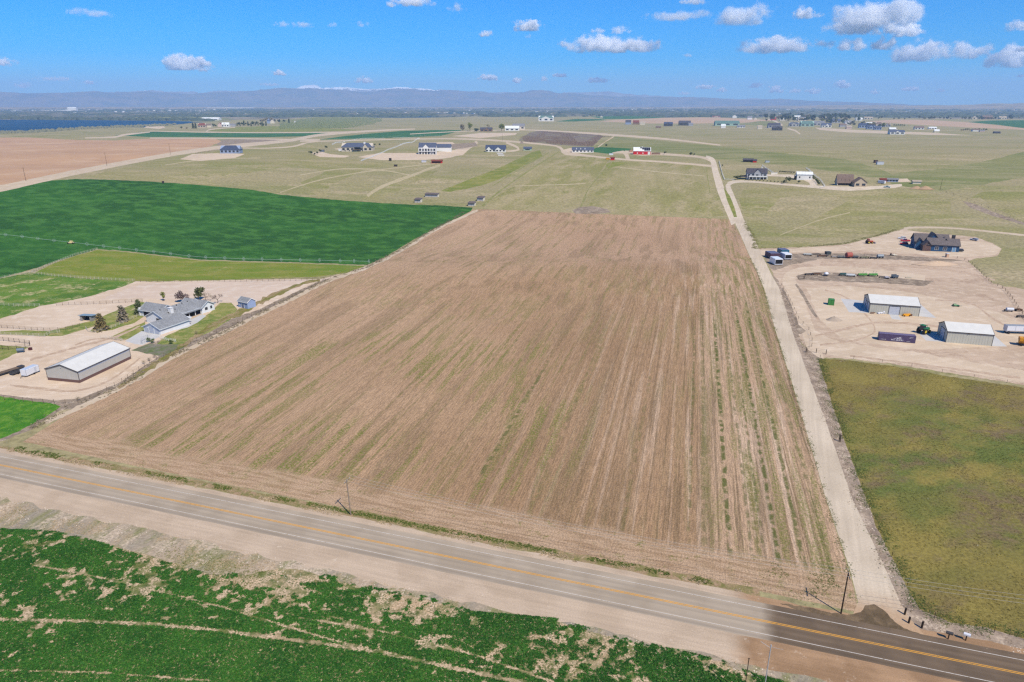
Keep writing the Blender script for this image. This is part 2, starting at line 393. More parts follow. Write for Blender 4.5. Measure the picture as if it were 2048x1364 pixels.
def m_plain():
    g = G('far_plain_ground')
    v = g.vec(scale=(0.55, 1.0, 1), rot=0.15)
    cell = g.voro(0.0016, v=v, out='Color')
    x = g.xyz(cell)[0]
    c = g.mix(g.step(x, 0.3, 0.36), T(92, 104, 90), T(124, 122, 100))
    c = g.mix(g.step(x, 0.62, 0.68), c, T(84, 100, 84))
    c = g.mix(g.step(x, 0.86, 0.90), c, T(166, 152, 128))
    t = g.noise(0.006, 5, 0.7, v=v)
    c = g.mix(g.step(t, 0.44, 0.60), c, T(78, 88, 80))
    t2 = g.noise(0.018, 4, 0.7, v=v, off=33)
    c = g.mix(g.step(t2, 0.56, 0.66), c, T(60, 72, 64))
    c = g.mix(g.step(g.noise(0.03, 3, 0.7, v=v, off=99), 0.64, 0.70), c, T(206, 200, 194))
    return g.done(c)
MATS['plain'] = m_plain()

MATS['field'] = m_field()

def m_side_road():
    g = G('gravel_side_road')
    _, s_, o_ = hw_coords(g)
    c = g.mix(g.step(g.noise(.05, 4, .6), .36, .64), T(216, 199, 174), T(204, 187, 162))
    t = g.noise(1.0, 3, .5, v=g.vec(scale=(1.1, .03, 1), rot=R(21))); c = g.val(c, t, .90, 1.07)
    k = g.step(g.math('ADD', o_, g.mul(g.noise(.35, 4, .65), 9)), -9, 3)
    c = g.mix(k, c, T(192, 160, 126))
    n = g.noise(2.4, 4, .7); c = g.val(c, n, .90, 1.10); g.bump(n, .35, .12)
    return g.done(c)
MATS['sideroad'] = m_side_road()

# ------------------------------------------------------------------ regions of the ground, drawn over one another
def poly(pts, jit=1.0, seg=5.0, s=0):
    """pixel outline -> jittered, subdivided ground outline"""
    out = []
    n = len(pts)
    for i in range(n):
        a = pts[i]; b = pts[(i + 1) % n]
        L = math.hypot(b[0] - a[0], b[1] - a[1]); k = max(1, int(L / seg))
        for j in range(k):
            t = j / k; out.append((a[0] + (b[0] - a[0]) * t, a[1] + (b[1] - a[1]) * t))
    A = np.array(out, float); x, y = A[:, 0], A[:, 1]
    sc = np.clip((y - 207) / 400, 0.12, 1)
    if jit:
        x = x + (fbm(x * .11, y * .11, s + 1, 3) - .5) * 5.5 * jit * np.minimum(1, sc * 1.6)
        y = y + (fbm(x * .11 + 40, y * .11, s + 2, 3) - .5) * 4.2 * jit * sc
    return [tuple(p) for p in at_many(np.stack([x, np.maximum(y, 213.6)], 1)).tolist()]
def strip(pts, jit=0.4, seg=6.0, s=0, cap=True):
    """pixel centre line with half widths -> outline"""
    # smooth the centre line
    P = []
    n = len(pts)
    for i in range(n - 1):
        p0 = pts[max(i - 1, 0)]; p1 = pts[i]; p2 = pts[i + 1]; p3 = pts[min(i + 2, n - 1)]
        L = math.hypot(p2[0] - p1[0], p2[1] - p1[1]); k = max(2, int(L / seg))
        for j in range(k):
            t = j / k
            P.append(tuple(0.5 * ((2 * p1[c]) + (-p0[c] + p2[c]) * t + (2 * p0[c] - 5 * p1[c] + 4 * p2[c] - p3[c]) * t * t + (-p0[c] + 3 * p1[c] - 3 * p2[c] + p3[c]) * t ** 3) for c in range(3)))
    P.append(pts[-1])
    L_, R_ = [], []
    for i, (x, y, w) in enumerate(P):
        a = P[max(i - 1, 0)]; b = P[min(i + 1, len(P) - 1)]
        dx, dy = b[0] - a[0], b[1] - a[1]; l = math.hypot(dx, dy) or 1
        nx, ny = -dy / l, dx / l
        j1, j2 = 1 + (fbm(np.array([x, x + 70]) * .13, np.array([y, y]) * .13, s + 5, 2) - .5) * jit
        L_.append((x + nx * w * j1, y + ny * w * j1)); R_.append((x - nx * w * j2, y - ny * w * j2))
    A = np.array(L_ + R_[::-1], float); A[:, 1] = np.maximum(A[:, 1], 213.6)
    return [tuple(p) for p in at_many(A).tolist()]
def wpoly(*pts): return [tuple(p) for p in pts]

REG = []       # (object name, material, outline)
def reg(name, mat, outline): REG.append((name, mat, outline))
ridge = [(-500, 290), (0, 267), (60, 266), (110, 263), (160, 258), (230, 255), (290, 255), (335, 251), (390, 246), (430, 243), (480, 239), (560, 239), (640, 233), (700, 232), (735, 235), (800, 236), (880, 235), (960, 232), (1040, 231), (1100, 229), (1180, 230), (1240, 237), (1400, 234), (1500, 236), (1560, 233), (1700, 235), (1800, 236), (1900, 238), (2060, 238), (2600, 238)]
reg('pasture', 'pasture', [tuple(p) for p in at_many(ridge).tolist()] + [(1500, 20), (-900, 20)])
reg('lake', 'water', poly([(-500, 235), (0, 239), (200, 240.5), (330, 241.5), (385, 243), (385, 245.5), (335, 250), (290, 254), (250, 252), (225, 255), (150, 257), (105, 262), (50, 263), (0, 266), (-500, 285)], .4, 12))
reg('lake', 'water', poly([(742, 229.5), (800, 227.5), (900, 225.5), (950, 225.3), (945, 229), (905, 230), (870, 231), (860, 234.6), (735, 234.6)], .3, 10))
reg('far_shore', 'greenfar', poly([(150, 237), (300, 233.5), (420, 234), (470, 238), (430, 243), (390, 243), (330, 241), (230, 240.5)], .3, 14))
reg('far_crop_field', 'cropfar', poly([(1180, 233), (1260, 232), (1330, 234), (1300, 238), (1210, 238)], .3, 14))
# left distance
reg('green_hill', 'grassband', poly([(414, 262), (440, 257), (480, 254), (540, 252), (600, 254), (680, 258), (735, 260), (640, 263), (480, 264)], .3))
reg('orchard_ground', 'greenfar', poly([(560, 250), (600, 240), (640, 233), (700, 232), (760, 236), (745, 240), (700, 244), (690, 256), (600, 256)], .3))
reg('far_crop_field', 'cropfar', poly([(228, 271), (280, 264), (330, 262.5), (420, 264), (560, 265), (700, 265), (660, 268), (610, 272.5), (520, 274.5), (400, 274), (300, 274)], .3))
reg('green_crop_band', 'cropfar', poly([(640, 279), (690, 272), (740, 267), (800, 262), (870, 260), (924, 260), (905, 266), (880, 272), (800, 275), (700, 278)], .3))
reg('brown_patch', 'greyscrub', poly([(432, 284), (450, 279), (560, 278), (610, 279), (580, 284), (500, 290), (436, 293)], .3))
reg('ploughed_field', 'plough', poly([(-500, 300), (0, 275), (70, 275), (130, 279), (230, 281), (300, 277), (430, 277), (442, 283), (420, 293), (330, 309), (200, 336), (0, 371), (-500, 460)], .4, 10))
reg('bank_grass', 'olive', poly([(10, 273), (60, 270), (150, 270), (228, 276), (160, 280), (80, 276)], .4))
reg('meadow', 'olive', poly([(165, 354), (260, 333), (350, 315), (420, 304), (470, 297), (560, 290), (620, 288), (640, 300), (700, 318), (780, 330), (880, 340), (760, 400), (620, 393), (560, 387), (500, 378), (400, 369), (300, 362), (210, 358)], 1))
reg('dry_slope', 'pasture', poly([(420, 362), (500, 345), (600, 330), (650, 345), (600, 365), (640, 395), (560, 387), (500, 378), (440, 372)], 1.2))
reg('dry_slope', 'pasture', poly([(660, 370), (740, 335), (830, 335), (870, 330), (820, 352), (760, 380), (720, 400), (650, 396)], 1.2))
reg('grass_band', 'grassband', poly([(1062, 305), (1080, 300), (1085, 312), (1050, 330), (1000, 358), (960, 372), (900, 384), (880, 382), (930, 362), (1000, 335)], .8))
reg('straw_field', 'straw', poly([(1092, 300), (1122, 302), (1160, 310), (1220, 318), (1213, 325), (1175, 378), (1152, 430), (1000, 419), (966, 416), (990, 395), (1050, 350), (1088, 315)], .5))
reg('straw_field', 'straw', poly([(1228, 322), (1300, 324), (1418, 333), (1424, 340), (1436, 375), (1448, 432), (1400, 433), (1158, 430), (1180, 378), (1217, 325)], .5))
reg('grass_band', 'grassband', poly([(1210, 328), (1225, 324), (1255, 325), (1240, 331), (1216, 337)], 1))
# centre distance
reg('vineyard_ground', 'vine', poly([(1038, 279), (1060, 265), (1080, 261), (1200, 269), (1206, 272), (1185, 294), (1120, 290), (1040, 287)], .3))
reg('green_pasture', 'greenfar', poly([(1168, 295), (1205, 288), (1233, 272), (1330, 282), (1420, 290), (1540, 304), (1690, 318), (1760, 338), (1800, 356), (1740, 354), (1600, 333), (1500, 325), (1430, 318), (1390, 309), (1290, 303), (1215, 297)], .5))
reg('green_garden', 'cropfar', poly([(1180, 299), (1200, 294), (1262, 297), (1260, 303), (1220, 308), (1186, 304)], .4))
reg('far_ploughed_field', 'ploughfar', poly([(1198, 243), (1240, 239), (1330, 235.5), (1420, 235), (1500, 238), (1560, 241), (1500, 245), (1400, 247), (1300, 247)], .2, 14))
reg('far_crop_field', 'cropfar', poly([(1110, 243), (1150, 238), (1200, 238), (1215, 240), (1150, 243)], .2, 14))
reg('far_grass_field', 'greenfar', poly([(1470, 249), (1520, 242), (1555, 243), (1562, 249), (1540, 252)], .2, 10))
reg('far_crop_field', 'cropfar', poly([(1935, 244), (1980, 241), (2060, 240), (2400, 240), (2400, 275), (2060, 259), (2000, 250)], .2, 14))
reg('far_straw_field', 'ploughfar', poly([(1735, 243), (1790, 239), (1860, 240), (1940, 245), (2000, 251), (2100, 262), (1960, 256), (1840, 250)], .2, 14))
reg('far_bare_strip', 'track', poly([(1630, 255), (1720, 260), (1860, 265), (1950, 271), (1860, 270), (1700, 265), (1640, 260)], .2, 10))
reg('dry_pasture_band', 'pasture', poly([(1200, 271), (1300, 275), (1450, 287), (1500, 298), (1440, 292), (1300, 280), (1236, 274)], .3))
reg('green_pasture', 'greenfar', poly([(1790, 372), (1770, 356), (1800, 345), (1880, 338), (1960, 325), (2060, 300), (2300, 305), (2300, 380), (2060, 352), (1950, 372), (1880, 382)], 2.5))
reg('olive_pasture', 'olive', poly([(1925, 405), (1960, 385), (2060, 368), (2400, 380), (2400, 470), (2048, 446), (1990, 415)], .8))
reg('pasture_slope', 'olive', poly([(1490, 372), (1600, 378), (1700, 384), (1850, 384), (1925, 400), (2048, 450), (2048, 470), (1900, 452), (1820, 452), (1740, 474), (1600, 494), (1516, 496), (1496, 450), (1478, 400)], .8))
reg('dry_slope', 'pasture', poly([(1520, 440), (1560, 395), (1640, 388), (1700, 400), (1660, 420), (1620, 445), (1560, 460)], 1.4))
reg('dry_slope', 'pasture', poly([(1900, 400), (1960, 395), (2020, 440), (2048, 452), (1980, 448), (1900, 430)], 1.2))
# left farm
reg('dark_green_crop_field', 'alfalfa_far', poly([(-500, 440), (0, 382), (60, 370), (100, 361), (150, 358), (210, 359), (300, 363), (400, 370), (500, 379), (560, 389), (620, 395), (700, 402), (800, 408), (880, 411), (945, 415), (938, 428), (880, 452), (830, 478), (780, 508), (750, 525), (738, 530), (680, 528), (560, 524), (460, 521), (400, 519), (330, 511), (260, 503), (195, 498), (130, 517), (60, 540), (0, 556), (-500, 700)], .8))
reg('yellow_green_pasture', 'yg', poly([(195, 500), (260, 505), (330, 513), (400, 521), (460, 523), (560, 526), (680, 530), (738, 532), (700, 545), (640, 553), (560, 556), (450, 560), (300, 563), (270, 563), (180, 557), (68, 546), (100, 530), (150, 512)], .6))
reg('green_paddock', 'paddock', poly([(-400, 680), (0, 557), (60, 545), (180, 558), (270, 563), (240, 576), (170, 596), (80, 613), (0, 638), (-400, 760)], .8))
reg('yard', 'yard', poly([(270, 563), (300, 563), (400, 561), (560, 558), (640, 558), (690, 546), (645, 562), (615, 575), (500, 636), (455, 656), (380, 690), (320, 713), (240, 771), (160, 802), (150, 805), (60, 798), (0, 791), (-400, 740), (-400, 730), (0, 638), (80, 612), (170, 595), (240, 575)], .7))
reg('arena', 'arena', poly([(262, 573), (300, 566), (400, 564), (560, 561), (625, 560), (590, 578), (530, 600), (430, 608), (340, 600), (270, 596), (200, 600)], .5))
reg('scrub_strip', 'greyscrub', poly([(0, 789), (60, 796), (110, 800), (160, 797), (240, 765), (318, 712), (262, 700), (330, 676), (380, 672), (455, 640), (520, 618), (600, 580), (646, 560), (700, 545), (715, 545), (640, 568), (520, 628), (460, 662), (385, 700), (330, 722), (250, 778), (175, 812), (120, 822), (60, 860), (0, 884), (-200, 930), (-200, 905), (0, 872), (80, 835), (120, 812), (60, 804), (0, 797)], .8))
reg('dirt_apron', 'yard', poly([(150, 795), (110, 799), (60, 795), (0, 786), (-60, 770), (60, 735), (260, 690), (305, 708), (300, 716), (236, 765)], .8))
reg('lush_grass', 'lush', poly([(-400, 780), (0, 793), (60, 801), (112, 808), (122, 813), (90, 835), (40, 860), (0, 878), (-400, 1010)], .8))
reg('lawn', 'lawn', poly([(330, 673), (312, 690), (372, 690), (380, 680), (420, 664), (460, 640), (475, 618), (462, 605), (440, 606), (420, 625), (380, 650)], .5))
reg('garden_bed', 'garden', poly([(262, 700), (300, 688), (380, 690), (325, 714)], .8))
reg('lawn', 'lawn', poly([(180, 662), (195, 648), (230, 632), (270, 618), (292, 630), (270, 645), (225, 660), (195, 664)], .5))
reg('lawn', 'lawn', poly([(222, 674), (250, 660), (290, 644), (292, 660), (262, 676), (242, 682)], .5))
reg('lawn', 'lawn', poly([(0, 662), (50, 660), (97, 662), (140, 652), (190, 640), (215, 628), (280, 603), (296, 606), (240, 630), (190, 652), (125, 672), (92, 672), (0, 668)], .4))
reg('lawn', 'lawn', poly([(-300, 700), (0, 690), (40, 693), (58, 695), (30, 708), (0, 722), (-300, 780)], .6))
reg('concrete_drive', 'concrete', poly([(250, 682), (283, 662), (322, 668), (318, 674), (285, 690), (270, 688)], 0))
reg('concrete_patio', 'concrete', poly([(368, 645), (405, 628), (412, 632), (395, 645), (375, 655), (350, 661)], 0))
# main field
reg('stubble_field', 'field', poly([(962, 418), (1100, 424), (1250, 430), (1400, 436), (1462, 438), (1480, 470), (1500, 515), (1516, 550), (1530, 582), (1548, 653), (1557, 682), (1606, 840), (1650, 992), (1700, 1148), (1714, 1204), (1712, 1224), (1640, 1208), (1500, 1178), (1300, 1138), (1100, 1098), (900, 1058), (700, 1018), (500, 978), (300, 938), (160, 908), (60, 886), (45, 884), (100, 850), (150, 820), (240, 778), (330, 722), (450, 668), (520, 628), (600, 588), (640, 566), (735, 535), (800, 502), (860, 465), (900, 445), (945, 420)], .5))
reg('field_edge', 'track', strip([(90, 845, 4), (180, 805, 4), (270, 760, 4), (350, 712, 4), (450, 663, 3.5), (560, 610, 3), (650, 565, 3), (740, 532, 3), (810, 497, 2.6), (870, 460, 2.4), (955, 420, 2)], 1.2))
reg('field_weed_strip', 'weedstrip', strip([(236, 776, 2.5), (300, 735, 4), (350, 702, 4.5), (420, 655, 4.5), (500, 614, 4.5), (590, 572, 3), (640, 560, 1.5)], 2.4))
for ln_ in ([(1226, 322, .8), (1205, 345, .9), (1176, 380, 1), (1160, 420, 1)], [(1412, 334, .9), (1416, 360, 1), (1420, 386, 1)], [(1118, 303, 1.2), (1060, 340, 1.4), (1000, 382, 1.6), (965, 412, 1.8)], [(1098, 305, .8), (1040, 338, .9), (985, 372, 1)]): reg('faint_track', 'faintgreen', strip(ln_, .8, 8))
for ln_ in ([(600, 350, .8), (680, 338, 1), (760, 340, 1), (830, 352, 1)], [(880, 330, 2.2), (820, 352, 2.6), (760, 375, 3), (735, 392, 3)], [(330, 330, .7), (420, 318, .8), (520, 316, .8)], [(560, 385, .8), (640, 360, .9), (740, 342, .9), (870, 327, .8)], [(1560, 470, .7), (1640, 440, .8), (1700, 425, .8)], [(1240, 335, .6), (1330, 345, .8), (1410, 352, .8)], [(1030, 372, .7), (1150, 368, .8), (1172, 366, .8)]): reg('faint_track', 'faintpale', strip(ln_, .8, 8))
reg('dry_mound', 'greyscrub', poly([(1145, 421), (1160, 414), (1185, 412), (1215, 418), (1222, 425), (1190, 428), (1150, 427)], .8))
# right farm
reg('farm_yard', 'yard_r', poly([(1508, 497), (1600, 495), (1690, 489), (1740, 477), (1795, 461), (1808, 457), (1820, 462), (1905, 470), (1950, 474), (1985, 486), (2003, 497), (1995, 512), (1945, 518), (1936, 522), (1962, 546), (1985, 567), (2010, 572), (2048, 578), (2500, 660), (2500, 880), (2048, 770), (1900, 746), (1780, 727), (1700, 718), (1638, 715), (1606, 690), (1578, 630), (1552, 560), (1532, 515)], .8))
reg('yard_road', 'lightdirt', strip([(1508, 507, 7), (1560, 503, 4.5), (1640, 499, 4.5), (1720, 496, 5), (1800, 500, 6), (1880, 506, 5)], .5))
reg('forecourt', 'lightdirt', poly([(1700, 488), (1745, 475), (1800, 460), (1826, 462), (1850, 480), (1925, 482), (1975, 484), (2002, 497), (1990, 510), (1930, 514), (1860, 512), (1790, 500), (1715, 497)], .8))
reg('machinery_ground', 'greyscrub', poly([(1528, 512), (1560, 508), (1640, 506), (1760, 508), (1900, 518), (1930, 521), (1890, 524), (1760, 518), (1640, 518), (1580, 530), (1550, 540), (1540, 535)], .8))
reg('machinery_ground', 'greyscrub', poly([(1592, 550), (1610, 543), (1700, 546), (1790, 553), (1868, 562), (1850, 572), (1760, 566), (1650, 562), (1598, 560)], .8))
reg('loop_road', 'lightdirt', strip([(1650, 735, 7), (1632, 708, 12), (1612, 650, 13), (1590, 590, 14), (1578, 560, 13), (1590, 545, 8), (1640, 538, 6), (1740, 543, 6), (1850, 556, 6)], .4))
reg('bottom_yard_road', 'lightdirt', strip([(1610, 655, 8), (1650, 690, 16), (1730, 705, 14), (1850, 720, 12), (1960, 738, 12), (2100, 765, 13)], .4))
reg('pale_yard', 'lightdirt', poly([(1612, 575), (1700, 572), (1800, 582), (1900, 600), (2000, 625), (2048, 650), (2048, 690), (1850, 700), (1760, 690), (1680, 675), (1640, 640)], 1.2))
reg('loop_bank', 'greyscrub', strip([(1592, 568, 2), (1608, 592, 3), (1622, 618, 3), (1634, 634, 2)], .8))
reg('ditch_bank', 'greyscrub', poly([(1554, 582), (1566, 575), (1584, 615), (1598, 650), (1612, 662), (1600, 668), (1588, 660), (1575, 620)], .8))
reg('ditch', 'ditch', poly([(1545, 548), (1556, 560), (1584, 626), (1604, 690), (1634, 712), (1640, 716), (1653, 772), (1685, 870), (1716, 952), (1751, 1050), (1789, 1124), (1819, 1183), (1840, 1219), (1903, 1245), (1976, 1256), (2048, 1278), (2300, 1340), (2300, 1390), (2048, 1318), (1838, 1276), (1800, 1210), (1775, 1150), (1704, 1000), (1650, 842), (1606, 726), (1591, 684), (1581, 655), (1560, 584)], .8))
for ln_ in ([(1630, 672, 2), (1700, 655, 2.4), (1760, 645, 2), (1850, 650, 2), (1960, 660, 2)], [(1640, 690, 1.6), (1720, 678, 1.8), (1750, 655, 1.6), (1700, 600, 1.4), (1650, 580, 1.2)], [(1870, 600, 1.4), (1940, 606, 1.6), (1990, 640, 1.8), (2030, 660, 2)], [(1640, 530, 1.6), (1760, 530, 2), (1900, 540, 2), (1990, 560, 1.6)], [(1700, 712, 1.6), (1850, 730, 1.8), (2040, 756, 2)]): reg('wheel_ruts', 'rut', strip(ln_, 1.6, 8))
for ln_ in ([(20, 770, 2), (90, 778, 2.2), (150, 782, 2), (220, 760, 1.8), (280, 716, 1.6)], [(60, 720, 1.8), (110, 706, 2), (170, 690, 2), (230, 674, 1.8), (280, 652, 1.4)], [(150, 690, 1.5), (190, 678, 1.5), (250, 680, 1.4)]): reg('wheel_ruts', 'rut', strip(ln_, 1.6, 8))
reg('concrete_apron', 'concrete', poly([(1681, 597), (1733, 602), (1740, 626), (1698, 624)], 0))
reg('concrete_apron', 'concrete', poly([(1838, 606), (1873, 636), (1835, 632), (1770, 620), (1770, 610)], 0))
reg('concrete_apron', 'concrete', poly([(1778, 628), (1796, 629), (1803, 640), (1784, 638)], 0))
reg('concrete_apron', 'concrete', poly([(1838, 667), (1893, 664), (1893, 684), (1852, 681)], 0))
reg('concrete_apron', 'concrete', poly([(1985, 668), (2014, 693), (1983, 692), (1900, 680)], 0))
reg('brownish_pasture', 'meadow', poly([(1636, 717), (1700, 721), (1800, 734), (1900, 753), (2048, 776), (2600, 870), (2600, 1430), (2300, 1350), (2048, 1278), (1976, 1256), (1903, 1245), (1840, 1219), (1819, 1183), (1789, 1124), (1751, 1050), (1716, 952), (1685, 870), (1653, 772)], .9))
reg('scrub_patch', 'greyscrub', poly([(1925, 402), (1950, 408), (1990, 425), (2048, 445), (2048, 450), (1985, 432), (1940, 415)], .6))
# roads of dirt and gravel
reg('dirt_road', 'track', strip([(-300, 430, 10), (-100, 393, 8), (0, 377, 6.5), (150, 345, 5.2), (330, 311, 4), (440, 295, 4), (570, 282, 3), (640, 270, 2.5), (740, 262, 1.8), (830, 258, 1)], .2, 10))
reg('dirt_track', 'track', strip([(300, 262, .8), (420, 264.6, .9), (560, 265.4, .9), (720, 264, 1)], .2, 10))
reg('dirt_track', 'track', strip([(413, 264, 1), (418, 259.5, 1), (440, 257, .8), (470, 255, .7)], .2, 8))
reg('dirt_track', 'track', strip([(170, 276, 1), (230, 274, 1.6), (245, 270, 2), (300, 264, .9)], .2, 8))
reg('dirt_track', 'track', strip([(300, 276, .9), (430, 276.5, .9), (560, 278.5, 1.2), (640, 279, 1)], .2, 10))
reg('dirt_track', 'track', strip([(486, 296, 1), (540, 296, 1), (585, 293, 1.2), (622, 284, 1.3), (640, 282, 1.3), (600, 280, 1)], .2, 8))
reg('dirt_track', 'track', strip([(600, 283, .8), (700, 281, 1.1), (800, 278.5, 1), (905, 277.5, 1.2), (985, 280.5, 1.7), (1060, 286, 1.5), (1112, 292, 1.6), (1124, 299, 3), (1132, 306, 4), (1180, 312, 1.8), (1250, 319, 1.6), (1330, 324, 1.6), (1425, 332, 2)], .3, 8))
reg('dirt_track', 'track', strip([(955, 284, 3), (935, 296, 4), (915, 304, 6), (900, 310, 5), (870, 316, 3)], .3, 8))
reg('dirt_track', 'track', strip([(1012, 285, 2), (1030, 292, 2.2), (1038, 299, 2), (1022, 302, 1.6), (1012, 302, 1)], .3, 8))
reg('dirt_track', 'track', strip([(1256, 320, 4), (1253, 310, 4), (1246, 304, 3), (1225, 306, 1)], .3, 8))
reg('dirt_track', 'track', strip([(1250, 303, 2), (1280, 307, 4), (1320, 308, 2.5), (1400, 314, 2), (1425, 322, 4)], .3, 8))
reg('dirt_track', 'track', strip([(1196, 294, .9), (1215, 281, .9), (1232, 270, .8)], .2, 8))
reg('dirt_track', 'track', strip([(1575, 257, 1.3), (1590, 261, 1.4), (1600, 268, 1.3)], .2, 6))
reg('dirt_track', 'track', strip([(1535, 238, .9), (1552, 243, 1.4), (1565, 251, 1.6)], .2, 6))
reg('dirt_track', 'track', strip([(820, 268, .8), (930, 262.5, .8), (1060, 260, 1), (1200, 268, 1.8), (1330, 278, 1.8), (1440, 290, 1)], .5, 8))
reg('gravel_lane', 'gravelroad', strip([(1474, 444, 13), (1458, 416, 8.5), (1444, 386, 7.5), (1436, 360, 7), (1430, 340, 6), (1426, 322, 5), (1420, 316, 3), (1412, 313, 2)], .15, 6))
reg('gravel_lane', 'gravelroad', strip([(1480, 444, 9), (1473, 416, 5.5), (1462, 388, 5), (1456, 372, 5), (1466, 364, 3.2), (1500, 363, 2), (1560, 368, 1.9), (1625, 373, 2.6), (1690, 377, 4.2), (1755, 375, 3), (1790, 372, 3.5), (1804, 370, 2)], .15, 6))
reg('gravel_lane', 'gravelroad', strip([(1628, 374, 6), (1624, 362, 7), (1600, 354, 4), (1560, 351, 2.2), (1530, 350, 2)], .3, 6))
reg('gravel_lane', 'track', strip([(1808, 458, 3), (1830, 455, 1.6), (1900, 456, 1.4), (1980, 463, 1.7), (2100, 476, 2)], .3, 6))
reg('median_grass', 'grassband', poly([(1451, 380), (1460, 392), (1470, 418), (1474, 434), (1468, 434), (1456, 405), (1447, 375)], .3))
reg('pale_dirt_patch', 'lightdirt', poly([(715, 314), (760, 306), (860, 306), (905, 300), (940, 298), (925, 310), (890, 316), (850, 320), (760, 320)], 1))
reg('pale_dirt_patch', 'lightdirt', poly([(620, 306), (640, 303), (660, 308), (700, 312), (690, 315), (640, 314)], .7))
reg('pale_dirt_patch', 'lightdirt', poly([(360, 318), (385, 308), (450, 306), (490, 308), (470, 316), (400, 322)], .9))
reg('pale_dirt_patch', 'lightdirt', poly([(668, 298), (700, 292), (740, 298), (700, 303)], .7))
reg('pale_dirt_patch', 'lightdirt', poly([(840, 285), (905, 284), (915, 292), (880, 298), (840, 296)], .7))
reg('bank_grass', 'greyscrub', poly([(905, 288), (950, 285), (955, 292), (925, 297), (900, 298)], .7))
reg('pale_dirt_patch', 'lightdirt', poly([(1125, 300), (1140, 296), (1180, 300), (1175, 306), (1140, 305)], .4))
reg('pale_dirt_patch', 'lightdirt', poly([(1770, 358), (1815, 357), (1822, 364), (1775, 364)], .4))
reg('pale_dirt_patch', 'lightdirt', poly([(905, 272), (960, 266), (1035, 266), (1030, 270), (960, 276)], .4))
reg('pale_dirt_patch', 'lightdirt', poly([(288, 255), (305, 248), (325, 249), (330, 255), (318, 258)], .3))
# the highway and the gravel side road
def hwq(s0, s1, o0, o1, seg=4.0, j=(0, 0), sd=0):
    n = int(abs(s1 - s0) / seg); a = []; b = []
    for i in range(n + 1):
        s = s0 + (s1 - s0) * i / n
        k0 = o0 + (fbm(s * .35, 3, sd, 2) - .5) * j[0]; k1 = o1 + (fbm(s * .35, 8, sd, 2) - .5) * j[1]
        a.append((HW_A.x + HW_D.x * s + HW_N.x * k0, HW_A.y + HW_D.y * s + HW_N.y * k0))
        b.append((HW_A.x + HW_D.x * s + HW_N.x * k1, HW_A.y + HW_D.y * s + HW_N.y * k1))
    return a + b[::-1]
reg('verge', 'verge', poly([(-600, 760), (0, 905), (500, 1003), (1000, 1100), (1500, 1205), (1700, 1245), (1900, 1290), (2100, 1340), (2700, 1500), (2700, 1900), (0, 1900), (-900, 1500)], .3))
reg('weed_verge', 'weeds', hwq(hw_pos(130, 920), hw_pos(1520, 1200), -5.6, -3.0, 2.0, (1.6, 1.0), 4))
reg('weed_verge', 'weeds', hwq(hw_pos(-500, 800), hw_pos(130, 920), -4.2, -2.6, 2.0, (1.2, 1.0), 4))
reg('crop_field', 'alfalfa_near', poly([(-600, 1000), (0, 1061), (110, 1065), (200, 1085), (300, 1112), (420, 1150), (490, 1150), (560, 1136), (600, 1139), (737, 1178), (850, 1198), (951, 1229), (1108, 1241), (1240, 1280), (1397, 1315), (1446, 1325), (1483, 1342), (1592, 1366), (1700, 1420), (1800, 1900), (0, 1900), (-900, 1500)], 1.0))
reg('shoulder', 'shoulder', hwq(-80, 300, -3.1, OFF_W + 7.6, 2.0, (1.0, 2.6), 7))
reg('gravel_road', 'sideroad', poly([(1466, 436), (1480, 468), (1500, 513), (1516, 548), (1530, 580), (1548, 651), (1557, 680), (1583, 762), (1606, 838), (1650, 990), (1702, 1146), (1716, 1204), (1706, 1228), (1740, 1246), (1800, 1262), (1850, 1270), (1820, 1238), (1800, 1204), (1775, 1146), (1704, 996), (1650, 838), (1606, 722), (1591, 680), (1581, 651), (1560, 580), (1541, 545), (1523, 508), (1510, 480), (1487, 438)], .3))
reg('damp_soil', 'grass_dark', poly([(1560, 1206), (1600, 1213), (1690, 1230), (1720, 1224), (1732, 1210), (1750, 1209), (1766, 1219), (1782, 1236), (1800, 1252), (1850, 1270), (1760, 1256), (1690, 1242), (1600, 1222)], 1.6))
reg('highway', 'asphalt', hwq(-80, 300, -1.5, OFF_W + 1.35, 4.0, (0.12, .25), 9))

